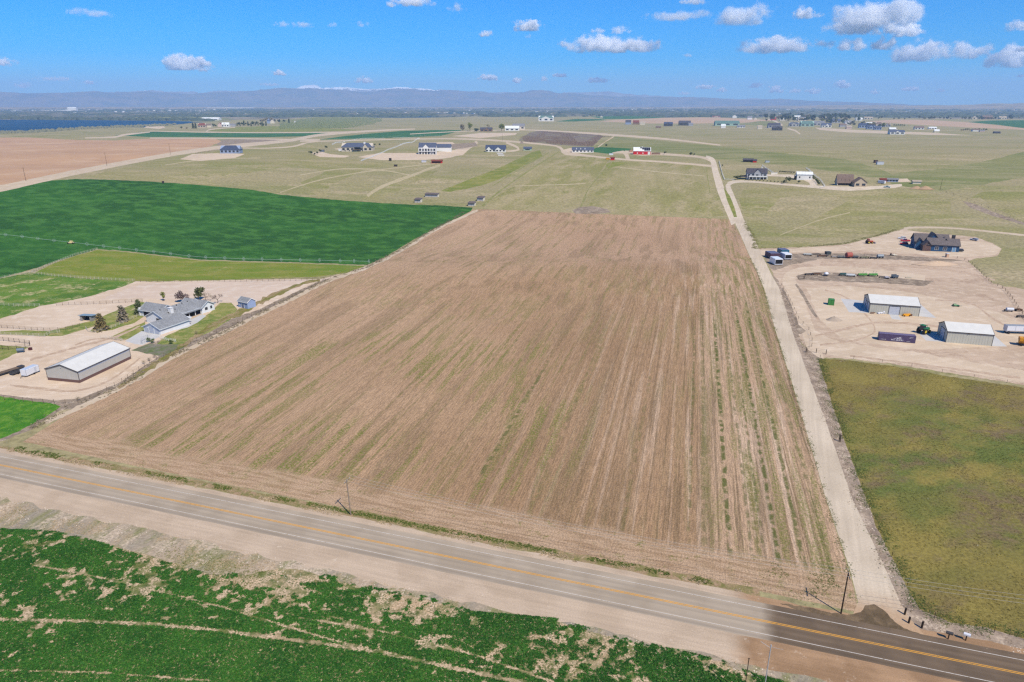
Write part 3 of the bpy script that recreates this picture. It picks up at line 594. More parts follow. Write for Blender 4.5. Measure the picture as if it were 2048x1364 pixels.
# ------------------------------------------------------------------ one partition of the plane, cut into named sheets
def build_ground():
    pts = []; edges = []
    def add_loop(lp):
        n0 = len(pts)
        for p in lp: pts.append(p)
        for i in range(len(lp)): edges.append((n0 + i, n0 + (i + 1) % len(lp)))
    azs = np.radians(np.linspace(-62, 62, 150))
    rr = [60.0]
    while rr[-1] < 29000: rr.append(rr[-1] * (1.035 if rr[-1] < 2600 else 1.12))
    rr[-1] = 29000
    for i, r in enumerate(rr):
        st = 1 if r < 2600 else 3
        for a in azs[::st]:
            a2 = a + (0 if r > 2600 else 0.5 * (azs[1] - azs[0]) * (i % 2))
            pts.append((r * math.sin(a2), r * math.cos(a2)))
    for p in ((-60, 15), (60, 15), (0, 15), (-160, 15), (160, 15)): pts.append(p)
    for nm, mt, lp in REG:
        if len(lp) > 2: add_loop(lp)
    V = [Vector(p) for p in pts]
    r = delaunay_2d_cdt(V, edges, [], 0, 1e-3)
    v = np.array([(p.x, p.y) for p in r[0]]); t = np.array(r[2])
    c = v[t].mean(axis=1)
    own = np.full(len(t), -1)
    for k, (nm, mt, lp) in enumerate(REG):
        L = np.array(lp); lo = L.min(0); hi = L.max(0)
        idx = np.where((c[:, 0] > lo[0]) & (c[:, 0] < hi[0]) & (c[:, 1] > lo[1]) & (c[:, 1] < hi[1]))[0]
        if not len(idx): continue
        wn_ = np.zeros(len(idx), int)
        x, y = c[idx, 0], c[idx, 1]
        for i in range(len(L)):
            x0, y0 = L[i]; x1, y1 = L[(i + 1) % len(L)]
            cr = (x1 - x0) * (y - y0) - (x - x0) * (y1 - y0)
            wn_ += ((y0 <= y) & (y1 > y) & (cr > 0)).astype(int)
            wn_ -= ((y0 > y) & (y1 <= y) & (cr < 0)).astype(int)
        own[idx[wn_ != 0]] = k
    z = terrain(v[:, 0], v[:, 1])
    e = 2.0
    nx = -(terrain(v[:, 0] + e, v[:, 1]) - terrain(v[:, 0] - e, v[:, 1])) / (2 * e)
    ny = -(terrain(v[:, 0], v[:, 1] + e) - terrain(v[:, 0], v[:, 1] - e)) / (2 * e)
    N = np.stack([nx, ny, np.ones(len(nx))], 1); N /= np.linalg.norm(N, axis=1)[:, None]
    V3 = np.stack([v[:, 0], v[:, 1], z], 1)
    # orientation up
    a, b, d = V3[t[:, 0]], V3[t[:, 1]], V3[t[:, 2]]
    fl = np.cross(b - a, d - a)[:, 2] < 0
    t[fl] = t[fl][:, ::-1]
    for k in range(-1, len(REG)):
        f = t[own == k]
        if not len(f): continue
        nm, mt = ('far_plain', 'plain') if k < 0 else REG[k][:2]
        u, inv = np.unique(f, return_inverse=True)
        me = bpy.data.meshes.new(nm)
        me.from_pydata(V3[u].tolist(), [], inv.reshape(-1, 3).tolist())
        me.materials.append(MATS[mt])
        me.polygons.foreach_set('use_smooth', [True] * len(me.polygons))
        me.normals_split_custom_set_from_vertices(N[u].tolist())
        o = bpy.data.objects.new(nm, me); COL.objects.link(o); o['kind'] = 'structure'
build_ground()

# ------------------------------------------------------------------ paint on the highway (real, thin sheets)
def simple(name, c, rough=0.6, spec=0.3, var=0.08, metal=0.0, scale=1.5):
    g = G(name, rough, spec)
    oi = g.n.new('ShaderNodeTexCoord').outputs['Object']
    cc = g.val(c, g.noise(scale, 3, 0.6, v=oi), 1 - var, 1 + var) if var else c
    if metal: g.b.inputs['Metallic'].default_value = metal
    return g.done(cc)
def worn(name, c, under):
    g = G(name, 0.7)
    rv, s_, o_ = hw_coords(g)
    c = g.mix(g.step(g.noise(2.5, 4, 0.7), 0.54, 0.66), c, under)
    return g.done(g.val(c, g.noise(0.4, 3), 0.92, 1.05))
WHITE_PAINT = worn('white_road_paint', T(222, 214, 202), T(170, 160, 145))
YELLOW_PAINT = worn('yellow_road_paint', T(236, 172, 70), T(180, 150, 100))
def road_line(name, off, w, mat, s0=-80, s1=300):
    n = 190; vs = []; fs = []
    for i in range(n + 1):
        s = s0 + (s1 - s0) * i / n
        for k in (-w / 2, w / 2):
            x = HW_A.x + HW_D.x * s + HW_N.x * (off + k); y = HW_A.y + HW_D.y * s + HW_N.y * (off + k)
            vs.append((x, y, z_at(x, y) + 0.03))
        if i: q = 2 * i; fs.append((q - 2, q - 1, q + 1, q))
    me = bpy.data.meshes.new(name); me.from_pydata(vs, [], fs); me.materials.append(mat); me.update()
    if me.polygons[0].normal.z < 0: me.flip_normals()
    o = bpy.data.objects.new(name, me); COL.objects.link(o); o['kind'] = 'structure'
road_line('white_edge_line', 0.0, 0.13, WHITE_PAINT)
road_line('white_edge_line', OFF_W, 0.13, WHITE_PAINT)
road_line('yellow_centre_line', OFF_Y - 0.16, 0.15, YELLOW_PAINT)
road_line('yellow_centre_line', OFF_Y + 0.16, 0.15, YELLOW_PAINT)

# ------------------------------------------------------------------ mountains
def hills(name, prof, r0, r1, zbase, mat, amp=0.25, nr=14, seed=0, peak=0.6):
    """prof: list of (photo x, photo y of the crest); crest at range r0 + peak*(r1-r0)"""
    xs = np.linspace(-300, 2348, 760)
    ys = np.interp(xs, [p[0] for p in prof], [p[1] for p in prof])
    ys = ys + (fbm(xs / 26, xs * 0 + seed, seed, 3) - .5) * 2.6 * amp * 4
    vs = []; fs = []
    rc = r0 + peak * (r1 - r0)
    qx, qt = np.meshgrid(xs, np.arange(nr + 1) / nr)
    QN = fbm(qx / 30 + seed, qt * 9, seed + 3, 3)
    for j in range(nr + 1):
        t = j / nr; r = r0 + (r1 - r0) * t
        sh = (math.sin(min(t / peak, 1) * math.pi / 2) ** 1.3) if t <= peak else math.cos((t - peak) / (1 - peak) * math.pi / 2)
        for i, x in enumerate(xs):
            d = ray(x, 207.0); hd = Vector((d.x, d.y)).normalized()
            dy = 682 - ys[i]; dx = x - 1024
            dd = Vector((dx, F_PX * math.cos(PITCH) + dy * math.sin(PITCH), -F_PX * math.sin(PITCH) + dy * math.cos(PITCH)))
            H = CAM_H + dd.z / math.hypot(dd.x, dd.y) * rc
            H = max(H, zbase + 1)
            q = 1 + (0 if t == peak else (QN[j, i] - .5) * 1.1 * amp * 2 * (1 - sh * .4))
            vs.append((hd.x * r, hd.y * r, zbase + (H - zbase) * min(sh * q, 1.0 if sh < 1 else q)))
    n = len(xs)
    for j in range(nr):
        for i in range(n - 1):
            a = j * n + i; fs.append((a, a + 1, a + n + 1, a + n))
    me = bpy.data.meshes.new(name); me.from_pydata(vs, [], fs); me.materials.append(mat)
    me.polygons.foreach_set('use_smooth', [True] * len(me.polygons)); me.update()
    o = bpy.data.objects.new(name, me); COL.objects.link(o); o['kind'] = 'structure'
def m_hill(name, c1, c2, snow=None):
    g = G(name)
    v = g.vec(scale=(1, 1, 3))
    c = g.mix(g.step(g.noise(0.0016, 5, 0.65, v=v), 0.42, 0.60), c1, c2)
    c = g.val(c, g.noise(0.006, 4, 0.7, v=v), 0.75, 1.2)
    if snow:
        z = g.xyz()[2]
        k = g.step(g.math('ADD', z, g.mul(g.math('SUBTRACT', g.noise(0.008, 5, 0.75), 0.5), snow[1])), snow[0], snow[0] + 12)
        c = g.mix(k, c, (0.9, 0.92, 0.95))
    return g.done(c)
HILL_PROF = [(-300, 186), (0, 183), (30, 184), (60, 187), (120, 186), (190, 182), (230, 185), (300, 182), (350, 185), (380, 188), (405, 186), (440, 184), (500, 182), (560, 176), (620, 177), (680, 180), (740, 183), (800, 176), (850, 179), (900, 179), (960, 183), (1000, 188), (1030, 185), (1060, 181), (1090, 181), (1130, 186), (1180, 190), (1240, 192), (1300, 193), (1400, 194), (1450, 197), (1500, 199), (1560, 198), (1640, 202), (1750, 206), (1850, 210), (2348, 213)]
hills('mountains', HILL_PROF, 22000, 25500, -4, m_hill('mountain_slopes', T(120, 110, 96), T(84, 92, 84), (600, 420)), amp=0.30, seed=4)
SNOW_PROF = [(-300, 214), (160, 190), (190, 180.5), (215, 184), (290, 181), (330, 184), (540, 182), (555, 175), (590, 178), (605, 172), (640, 170), (665, 173), (700, 174), (730, 178), (790, 174), (830, 177), (870, 178), (960, 185), (1130, 186), (1170, 184), (1210, 183), (1250, 186), (1300, 189), (1340, 193), (1480, 200), (1500, 196), (1520, 197), (1540, 200), (1580, 197), (1600, 201), (1700, 212), (2348, 214)]
hills('snowy_mountains', SNOW_PROF, 26000, 28500, -4, m_hill('snowy_slopes', T(150, 146, 144), T(120, 116, 114), (560, 700)), amp=0.5, seed=9, nr=8)
FOOT_PROF = [(-300, 214), (1380, 214), (1500, 212), (1700, 210), (1820, 211), (1920, 210), (1990, 206.5), (2020, 207), (2048, 205.5), (2200, 203), (2348, 204)]
hills('foothills', FOOT_PROF, 13000, 17500, -4, m_hill('foothill_slopes', T(168, 148, 116), T(140, 128, 98)), amp=0.12, seed=15, nr=8)

# ------------------------------------------------------------------ air
def haze():
    m = bpy.data.materials.new('haze'); m.use_nodes = True
    t = m.node_tree; t.nodes.clear()
    out = t.nodes.new('ShaderNodeOutputMaterial'); v = t.nodes.new('ShaderNodeVolumePrincipled')
    v.inputs['Color'].default_value = (0.46, 0.68, 1.0, 1); v.inputs['Density'].default_value = 6.0e-5
    v.inputs['Anisotropy'].default_value = 0.0
    t.links.new(v.outputs[0], out.inputs['Volume'])
    me = bpy.data.meshes.new('haze')
    x0, x1, y0, y1, z0, z1 = -29500, 29500, -1500, 30000, -6, 900
    vs = [(x, y, z) for z in (z0, z1) for y in (y0, y1) for x in (x0, x1)]
    me.from_pydata(vs, [], [(0, 2, 3, 1), (4, 5, 7, 6), (0, 1, 5, 4), (2, 6, 7, 3), (0, 4, 6, 2), (1, 3, 7, 5)])
    me.materials.append(m); o = bpy.data.objects.new('haze', me); COL.objects.link(o); o['kind'] = 'stuff'
haze()
# ================================================================== builders
class MB:
    """collects shapes; build() links them as one mesh object"""
    def __init__(s): s.v = []; s.f = []; s.mi = []; s.cur = 0
    def mat(s, i): s.cur = i; return s
    def add(s, vs, fs):
        n = len(s.v); s.v += [tuple(p) for p in vs]
        for f in fs: s.f.append(tuple(n + i for i in f)); s.mi.append(s.cur)
    def box(s, x0, x1, y0, y1, z0, z1, ts=1.0, tf=1.0):
        """ts / tf shrink the top along y / x"""
        cx, cy = (x0 + x1) / 2, (y0 + y1) / 2; a, b = (x1 - x0) / 2, (y1 - y0) / 2
        vs = [(cx + i * a, cy + j * b, z0) for j in (-1, 1) for i in (-1, 1)] + [(cx + i * a * tf, cy + j * b * ts, z1) for j in (-1, 1) for i in (-1, 1)]
        s.add(vs, [(0, 2, 3, 1), (4, 5, 7, 6), (0, 1, 5, 4), (2, 6, 7, 3), (0, 4, 6, 2), (1, 3, 7, 5)]); return s
    def prism(s, prof, a, b, axis='x'):
        """closed outline prof [(u, z)] swept from a to b along axis"""
        n = len(prof)
        if axis == 'x': vs = [(a, u, z) for u, z in prof] + [(b, u, z) for u, z in prof]
        else: vs = [(u, a, z) for u, z in prof] + [(u, b, z) for u, z in prof]
        s.add(vs, [tuple(range(n))[::-1], tuple(range(n, 2 * n))] + [(i, (i + 1) % n, n + (i + 1) % n, n + i) for i in range(n)]); return s
    def bar(s, p, q, r, n=6, r2=None):
        p = Vector(p); q = Vector(q); d = q - p
        if d.length < 1e-6: return s
        k = d.to_track_quat('Z', 'Y'); r2 = r if r2 is None else r2
        vs = []
        for c, rr in ((p, r), (q, r2)):
            for i in range(n):
                a = 2 * math.pi * i / n + math.pi / n; vs.append(c + k @ Vector((math.cos(a) * rr, math.sin(a) * rr, 0)))
        s.add(vs, [tuple(range(n))[::-1], tuple(range(n, 2 * n))] + [(i, (i + 1) % n, n + (i + 1) % n, n + i) for i in range(n)]); return s
    def wheel(s, x, y, z, r, w, n=12, axis='y'):
        d = Vector((0, w / 2, 0)) if axis == 'y' else Vector((w / 2, 0, 0))
        c = Vector((x, y, z)); return s.bar(c - d, c + d, r, n)
    def ball(s, c, r, seg=8, rings=5):
        c = Vector(c); r = r if isinstance(r, tuple) else (r, r, r); vs = []
        for j in range(rings + 1):
            t = math.pi * j / rings
            for i in range(seg):
                a = 2 * math.pi * i / seg; vs.append((c.x + r[0] * math.sin(t) * math.cos(a), c.y + r[1] * math.sin(t) * math.sin(a), c.z + r[2] * math.cos(t)))
        s.add(vs, [(j * seg + i, (j + 1) * seg + i, (j + 1) * seg + (i + 1) % seg, j * seg + (i + 1) % seg) for j in range(rings) for i in range(seg)]); return s
    def build(s, name, mats, parent=None, bevel=0.0, smooth=False):
        me = bpy.data.meshes.new(name); me.from_pydata(s.v, [], s.f)
        for m in (mats if isinstance(mats, (list, tuple)) else [mats]): me.materials.append(m)
        if len(me.materials) > 1: me.polygons.foreach_set('material_index', s.mi)
        if smooth: me.polygons.foreach_set('use_smooth', [True] * len(me.polygons))
        bm = bmesh.new(); bm.from_mesh(me); bmesh.ops.recalc_face_normals(bm, faces=bm.faces)
        if bevel: bmesh.ops.bevel(bm, geom=bm.edges[:], offset=bevel, segments=1, affect='EDGES')
        bm.to_mesh(me); bm.free()
        o = bpy.data.objects.new(name, me); COL.objects.link(o)
        if parent is not None: o.parent = parent
        return o
def tag(o, label, cat, group=None, kind=None):
    o['label'] = label; o['category'] = cat
    if group: o['group'] = group
    if kind: o['kind'] = kind
    return o
def thing(name, label, cat, loc=(0, 0, 0), rz=0.0, group=None):
    o = bpy.data.objects.new(name, None); COL.objects.link(o); o.location = loc; o.rotation_euler = (0, 0, rz); o.empty_display_size = 0.3
    return tag(o, label, cat, group)
def copy_tree(o, parent=None):
    c = o.copy(); COL.objects.link(c)
    if parent is not None: c.parent = parent
    for ch in list(o.children): copy_tree(ch, c)
    return c
def frame(A, B):
    """root position and heading of a wall seen from pixel A (left foot) to pixel B (right foot)"""
    a = at(*A); b = at(*B); return a, math.atan2(b.y - a.y, b.x - a.x), math.hypot(b.x - a.x, b.y - a.y)
def dark(c, k): return tuple(x * k for x in c)
_mc = {}
def M(name, rgb, rough=0.6, spec=0.3, var=0.07, metal=0.0, k=K, scale=1.5):
    if name not in _mc: _mc[name] = simple(name, T(*rgb, k), rough, spec, var, metal, scale)
    return _mc[name]
def m_metal_wall(name, c, pitch=0.9, rough=0.5):
    g = G(name, rough, 0.35); tc = g.n.new('ShaderNodeTexCoord').outputs['Object']
    w = g.n.new('ShaderNodeTexWave'); w.wave_type = 'BANDS'; w.bands_direction = 'X'; g.l.new(tc, w.inputs['Vector']); w.inputs['Scale'].default_value = 1.0 / pitch
    w2 = g.n.new('ShaderNodeTexWave'); w2.wave_type = 'BANDS'; w2.bands_direction = 'Y'; g.l.new(tc, w2.inputs['Vector']); w2.inputs['Scale'].default_value = 1.0 / pitch
    c2 = g.val(c, g.math('MULTIPLY', w.outputs['Fac'], w2.outputs['Fac']), 0.95, 1.04)
    c2 = g.val(c2, g.noise(0.5, 4, 0.6, v=tc), 0.95, 1.04)
    c2 = g.val(c2, g.noise(1.0, 3, 0.6, v=g.vec(scale=(3, 3, .3), v=tc)), 0.96, 1.03)
    return g.done(c2)
def m_shingle(name, c, row=0.22):
    g = G(name, 0.9, 0.12); tc = g.n.new('ShaderNodeTexCoord').outputs['Object']
    n = g.voro(3.2, v=g.vec(scale=(1, 1, 2), v=tc), out='Color'); x = g.xyz(n)[0]
    c2 = g.val(c, x, 0.86, 1.16); c2 = g.val(c2, g.noise(0.4, 4, 0.6, v=tc), 0.9, 1.1)
    return g.done(c2)
WHITEP = M('white_paint', (236, 234, 230), .5); GLASS = M('window_glass', (52, 60, 74), .08, .6, .0)
BLACK = M('dark_opening', (34, 32, 34), .8, .1, 0); TYRE = M('tyre_rubber', (44, 44, 46), .8, .1, .1)  # BLACK: painted shade inside openings, also a dark camper window
STEEL = M('galvanised_steel', (178, 180, 182), .4, .5, .06); DKSTEEL = M('dark_steel', (70, 68, 68), .6, .4, .1)
RUST = M('rusty_iron', (120, 84, 62), .9, .1, .2); WOOD = M('weathered_wood', (120, 102, 84), .9, .1, .18)
TRIM_DK = M('dark_trim', (72, 66, 66), .6, .3, .05)

def window(parent, mbox, face, wm=None, name='window'):
    """face: 'x-','x+','y-','y+'; mbox = (u0,u1,z0,z1,d): a frame proud of the wall at coordinate d with a recessed-looking pane"""
    u0, u1, z0, z1, d = mbox; t = 0.09; fr = MB(); sg = -1 if face[1] == '-' else 1
    def bx(m, a, b, c, e, d0, d1):
        lo, hi = min(d0, d1), max(d0, d1)
        if face[0] == 'y': m.box(a, b, lo, hi, c, e)
        else: m.box(lo, hi, a, b, c, e)
    for q in ((u0, u0 + t, z0, z1), (u1 - t, u1, z0, z1), (u0 + t, u1 - t, z1 - t, z1), (u0 + t, u1 - t, z0, z0 + t)): bx(fr, *q, d - sg * .01, d + sg * .07)
    um = (u0 + u1) / 2
    if u1 - u0 > 1.0: bx(fr, um - .04, um + .04, z0 + t, z1 - t, d, d + sg * .06)
    w = fr.build(name, wm or WHITEP, parent)
    p = MB(); bx(p, u0 + t * .5, u1 - t * .5, z0 + t * .5, z1 - t * .5, d - sg * .005, d + sg * .03); p.build('pane', GLASS, w)
    return w
def door(parent, mbox, face, mat, name='garage_door', panels=0, trim=None):
    u0, u1, z0, z1, d = mbox; sg = -1 if face[1] == '-' else 1; m = MB()
    def bx(m, a, b, c, e, d0, d1):
        lo, hi = min(d0, d1), max(d0, d1)
        if face[0] == 'y': m.box(a, b, lo, hi, c, e)
        else: m.box(lo, hi, a, b, c, e)
    if panels:
        h = (z1 - z0) / panels
        for i in range(panels): bx(m, u0, u1, z0 + i * h + .03, z0 + (i + 1) * h - .02, d - sg * .02, d + sg * .05)
        bx(m, u0, u1, z0, z1, d - sg * .02, d + sg * .02)
    else: bx(m, u0, u1, z0, z1, d - sg * .02, d + sg * .05)
    o = m.build(name, mat, parent)
    if trim:
        f = MB(); w = .16
        bx(f, u0 - w, u0, z0, z1 + w, d - sg * .02, d + sg * .09); bx(f, u1, u1 + w, z0, z1 + w, d - sg * .02, d + sg * .09); bx(f, u0, u1, z1, z1 + w, d - sg * .02, d + sg * .09)
        f.build('frame', trim, o)
    return o
def gable(parent, x0, x1, y0, y1, eave, ridge, axis, wall, roof, over=0.45, trim=None, th=0.16, base=-0.6, wains=None, wall_name='wall', hip=0.0, open_face=None):
    """walls with gable ends and a two-slope roof with thickness; ridge runs along axis"""
    m = MB()
    if axis == 'x': a0, a1, b0, b1 = x0, x1, y0, y1
    else: a0, a1, b0, b1 = y0, y1, x0, x1
    bm_ = (b0 + b1) / 2
    m.prism([(b0, base), (b1, base), (b1, eave), (bm_, ridge), (b0, eave)], a0, a1, axis)
    w = m.build(wall_name, wall, parent)
    k = (ridge - eave) / (bm_ - b0); r = MB()
    oe = over
    e0 = eave - k * oe
    hp = hip * (a1 - a0)
    A0, A1 = a0 - over, a1 + over
    def P(a, b, z): return (a, b, z) if axis == 'x' else (b, a, z)
    for sgn, be in ((1, b0 - oe), (-1, b1 + oe)):
        vs = [P(A0, be, e0 + .02), P(A1, be, e0 + .02), P(A1 - hp, bm_, ridge + .02), P(A0 + hp, bm_, ridge + .02),
              P(A0, be, e0 + th), P(A1, be, e0 + th), P(A1 - hp, bm_, ridge + th), P(A0 + hp, bm_, ridge + th)]
        r.add(vs, [(0, 1, 2, 3), (4, 5, 6, 7), (0, 1, 5, 4), (1, 2, 6, 5), (2, 3, 7, 6), (3, 0, 4, 7)])
    if hip:
        for A, q in ((A0, A0 + hp), (A1, A1 - hp)):
            r.add([P(A, b0 - oe, e0 + th), P(A, b1 + oe, e0 + th), P(q, bm_, ridge + th), P(A, b0 - oe, e0), P(A, b1 + oe, e0)], [(0, 1, 2), (0, 1, 4, 3)])
    ro = r.build('roof', roof, parent)
    if trim:
        t = MB(); q = .10
        for A in (A0 - .03, A1 - q + .03):
            for be in (b0 - oe, b1 + oe):
                vs = [P(A, be, e0 - .1), P(A + q, be, e0 - .1), P(A + q, bm_, ridge - .1), P(A, bm_, ridge - .1), P(A, be, e0 + th + .03), P(A + q, be, e0 + th + .03), P(A + q, bm_, ridge + th + .03), P(A, bm_, ridge + th + .03)]
                t.add(vs, [(0, 1, 2, 3), (4, 5, 6, 7), (0, 1, 5, 4), (1, 2, 6, 5), (2, 3, 7, 6), (3, 0, 4, 7)])
        for be, s_ in ((b0 - oe, -1), (b1 + oe, 1)):
            lo, hi = sorted((be, be + s_ * .08))
            if axis == 'x': t.box(A0, A1, lo, hi, e0 - .08, e0 + th + .05)
            else: t.box(lo, hi, A0, A1, e0 - .08, e0 + th + .05)
        t.build('trim', trim, parent)
    if wains:
        wm, hgt = wains; t = MB()
        t.box(x0 - .03, x1 + .03, y0 - .03, y1 + .03, base, hgt); t.build('wainscot', wm, parent)
    return w, ro
def ridge_caps(parent, n, x0, x1, y, z, mat):
    m = MB()
    for i in range(n): x = x0 + (x1 - x0) * (i + .5) / n; m.box(x - .12, x + .12, y - .12, y + .12, z - .2, z + .3)
    return m.build('roof_vent', mat, parent)

# ================================================================== buildings near the camera
RIB_TAN = m_metal_wall('tan_metal_siding', T(196, 192, 184)); RIB_BROWN = m_metal_wall('brown_metal_wainscot', T(112, 84, 78))
RIB_ROOF = m_metal_wall('white_metal_roof', T(226, 224, 216), 1.2, .45); RIB_SAGE = m_metal_wall('beige_metal_siding', T(202, 200, 186))
EAVE_WHITE = M('pale_eave_band', (214, 220, 224), .5)
# --- long barn on the left
a, rz, L = frame((160, 766), (263, 717))
t = thing('barn', 'long beige metal barn with white roof and brown base beside the stubble field', 'barn', a, rz)
EH = 3.9
gable(t, 0, 22.7, 0, 12.2, EH, EH + 1.9, 'x', RIB_TAN, RIB_ROOF, over=.25, trim=TRIM_DK, wains=(RIB_BROWN, 0.95))
m = MB(); m.box(0, 22.7, -.04, -.02, EH - .75, EH - .12); m.build('eave_band', EAVE_WHITE, t)
for x, y in ((-.05, -.05), (22.7 - .07, -.05), (-.05, 12.2 - .07)): m = MB(); m.box(x, x + .14, y, y + .14, .97, EH); m.build('corner_trim', TRIM_DK, t)
m = MB()
for i in range(1, 25): m.box(i * .91 - .02, i * .91 + .02, -.025, -.002, .96, EH - .76)
o = m.build('siding_rib', RIB_TAN, t); o['kind'] = 'stuff'
m = MB(); m.ball((-.12, 6.1, EH + .9), .14); m.build('lamp', STEEL, t)

# --- white ranch house
SH_GREY = m_shingle('grey_roof_shingles', T(142, 144, 146)); WHITE_SIDE = m_metal_wall('white_lap_siding', T(236, 238, 240), .5, .7)
a, rz, L = frame((321.8, 669.6), (365, 654.7))
t = thing('ranch_house', 'rambling white house with grey shingle roof and three garage doors', 'house', a, rz)
gable(t, 0, 14, 0, 9, 2.35, 4.3, 'x', WHITE_SIDE, SH_GREY, over=.5, trim=EAVE_WHITE)
gable(t, 9.6, 30, 8.6, 19, 2.7, 5.2, 'x', WHITE_SIDE, SH_GREY, over=.5, trim=EAVE_WHITE, wall_name='wall')
gable(t, 27.6, 34.6, 7.6, 20, 2.7, 4.7, 'y', WHITE_SIDE, SH_GREY, over=.5, trim=EAVE_WHITE)
gable(t, 15.2, 23.5, 18, 29.5, 2.7, 4.8, 'y', WHITE_SIDE, SH_GREY, over=.5, trim=EAVE_WHITE)
GD = M('white_garage_door', (186, 192, 204), .5)
for y0, y1, z1 in ((.7, 3.0, 2.0), (3.5, 5.9, 2.75), (6.3, 8.5, 2.0)): door(t, (y0, y1, 0, z1, 0), 'x-', GD, panels=4, trim=EAVE_WHITE)
window(t, (11, 13.2, 1.3, 2.4, 9.6), 'x-', TRIM_DK)
window(t, (29.4, 30.8, 1.0, 2.2, 7.6), 'y-', TRIM_DK); window(t, (32.3, 33.3, 1.0, 2.2, 7.6), 'y-', TRIM_DK)
m = MB(); m.box(18.5, 27.4, 8.3, 8.62, 0.1, 2.35); m.build('porch_shade_slab', BLACK, t)  # dark slab on the solid wall, painted as the porch's shade
for x in (18.3, 21.2, 24.3, 27.2): m = MB(); m.box(x - .12, x + .12, 7.7, 7.94, 0, 2.4); m.build('porch_post', WHITEP, t)
m = MB(); m.box(18, 27.5, 6.9, 8.4, 2.3, 2.5); m.build('porch_roof', SH_GREY, t)
m = MB(); m.box(14.2, 15.6, 9.9, 11.4, 3.4, 5.7); m.box(14.05, 15.75, 9.75, 11.55, 5.7, 5.85); m.build('chimney', WHITEP, t)
m = MB(); m.box(15.0, 15.9, 29.4, 29.9, 0, 3.4); m.build('entry_column', WHITEP, t)
m = MB(); m.box(15.0, 15.35, 21, 27, .1, 2.4); m.build('entry_shade_slab', BLACK, t)  # black box on the wall stands for shade inside the open entry
for i, (x, y, z) in enumerate(((12, 13.2, 5.1), (16.5, 13.2, 5.1), (20, 13.0, 5.1), (23, 13.2, 5.1), (26, 13.3, 5.1), (13.5, 10.5, 3.9), (17.5, 11.2, 4.2))):
    m = MB(); m.box(x - .15, x + .15, y - .15, y + .15, z - .5, z + .35); m.build('roof_vent', TRIM_DK, t)
m = MB(); m.box(14.02, 15.0, 1.5, 5, 0, 2.0); m.prism([(1.3, 2.0), (5.2, 2.0), (5.2, 2.4), (1.3, 2.6)], 13.9, 16.5, 'x'); m.build('side_entry', [WHITE_SIDE], t)
a = at(372, 648)
m = MB(); m.bar((0, 0, 0), (0, 0, 1.2), .65, 10); m.bar((0, 0, 1.2), (0, 0, 1.5), .65, 10, .2); o = m.build('grill', DKSTEEL); o.location = a; tag(o, 'dark round grill on the patio beside the white house garage', 'grill')

# --- blue garden shed and open shelter
a, rz, L = frame((477, 614), (496, 618))
t = thing('garden_shed', 'small pale blue shed with grey roof at the field fence', 'shed', a, rz)
BLUEW = m_metal_wall('blue_siding', T(156, 174, 208), .5, .7)
gable(t, 0, L, 0, 4.4, 2.9, 4.3, 'x', BLUEW, SH_GREY, over=.3, trim=WHITEP)
door(t, (L * .36, L * .62, 0, 1.9, 0), 'y-', M('grey_blue_door', (110, 122, 150)), name='door', trim=WHITEP)
window(t, (.3, .9, 1.1, 1.8, 0), 'y-')
a, rz, L = frame((161, 642), (184, 643))
t = thing('animal_shelter', 'open fronted animal shelter with blue grey roof in the sandy paddock', 'shelter', a, rz)
m = MB(); m.box(0, .8, 0, 2.8, -.3, 2.1); m.box(L - .9, L, 0, 2.8, -.3, 2.1); m.box(.8, L - .9, 2.6, 2.8, -.3, 2.1); m.build('wall', M('grey_boards', (150, 146, 142), .9), t)
m = MB(); m.prism([(-.4, 2.45), (3.2, 2.05), (3.2, 2.2), (-.4, 2.6)], -.5, L + .6, 'x'); m.build('roof', M('blue_grey_roof', (138, 160, 172), .5), t)
m = MB(); m.box(.85, L - .95, 2.3, 2.55, 0, 1.9); m.build('back_shade_panel', BLACK, t)  # black sheet before the back boards imitates the shelter's inner shade

# --- two machine sheds on the right
def machine_shed(A, B, label, Wd, doors, side):
    a, rz, L = frame(A, B)
    t = thing('machine_shed', label, 'shed', a, rz)
    gable(t, 0, L, 0, Wd, 4.3, 6.5, 'x', RIB_SAGE, RIB_ROOF, over=.2, trim=TRIM_DK)
    for x, y in ((-.05, -.05), (L - .07, -.05), (-.05, Wd - .07)): m = MB(); m.box(x, x + .14, y, y + .14, 0, 4.2); m.build('corner_trim', TRIM_DK, t)
    m = MB()
    for i in range(1, int(L / .91)): m.box(i * .91 - .02, i * .91 + .02, -.025, -.002, 0, 4.1)
    o = m.build('siding_rib', RIB_SAGE, t); o['kind'] = 'stuff'
    for d in doors: door(t, (*d, 0), 'x-', M('white_sliding_door', (200, 204, 212), .5), panels=5, trim=TRIM_DK)
    for d in side: door(t, (*d, 0), 'y-', M('white_sliding_door', (200, 204, 212), .5), panels=5, trim=TRIM_DK)
    m = MB(); m.box(L * .45, L * .45 + .3, -.3, -.05, 3.9, 4.1); m.build('lamp', DKSTEEL, t)
    return t
machine_shed((1737.5, 625.5), (1837, 633), 'beige metal shed with three side doors and one white front door', 13.5, [(1.8, 4.6, 0, 3.8), (5.6, 7.6, 0, 3.4), (8.8, 11.8, 0, 3.8)], [(7.6, 11.6, 0, 3.5)])
machine_shed((1891, 684.5), (1983, 692), 'beige metal shed beside the purple container, blank front wall', 11, [(3.0, 7.6, 0, 4.0)], [])

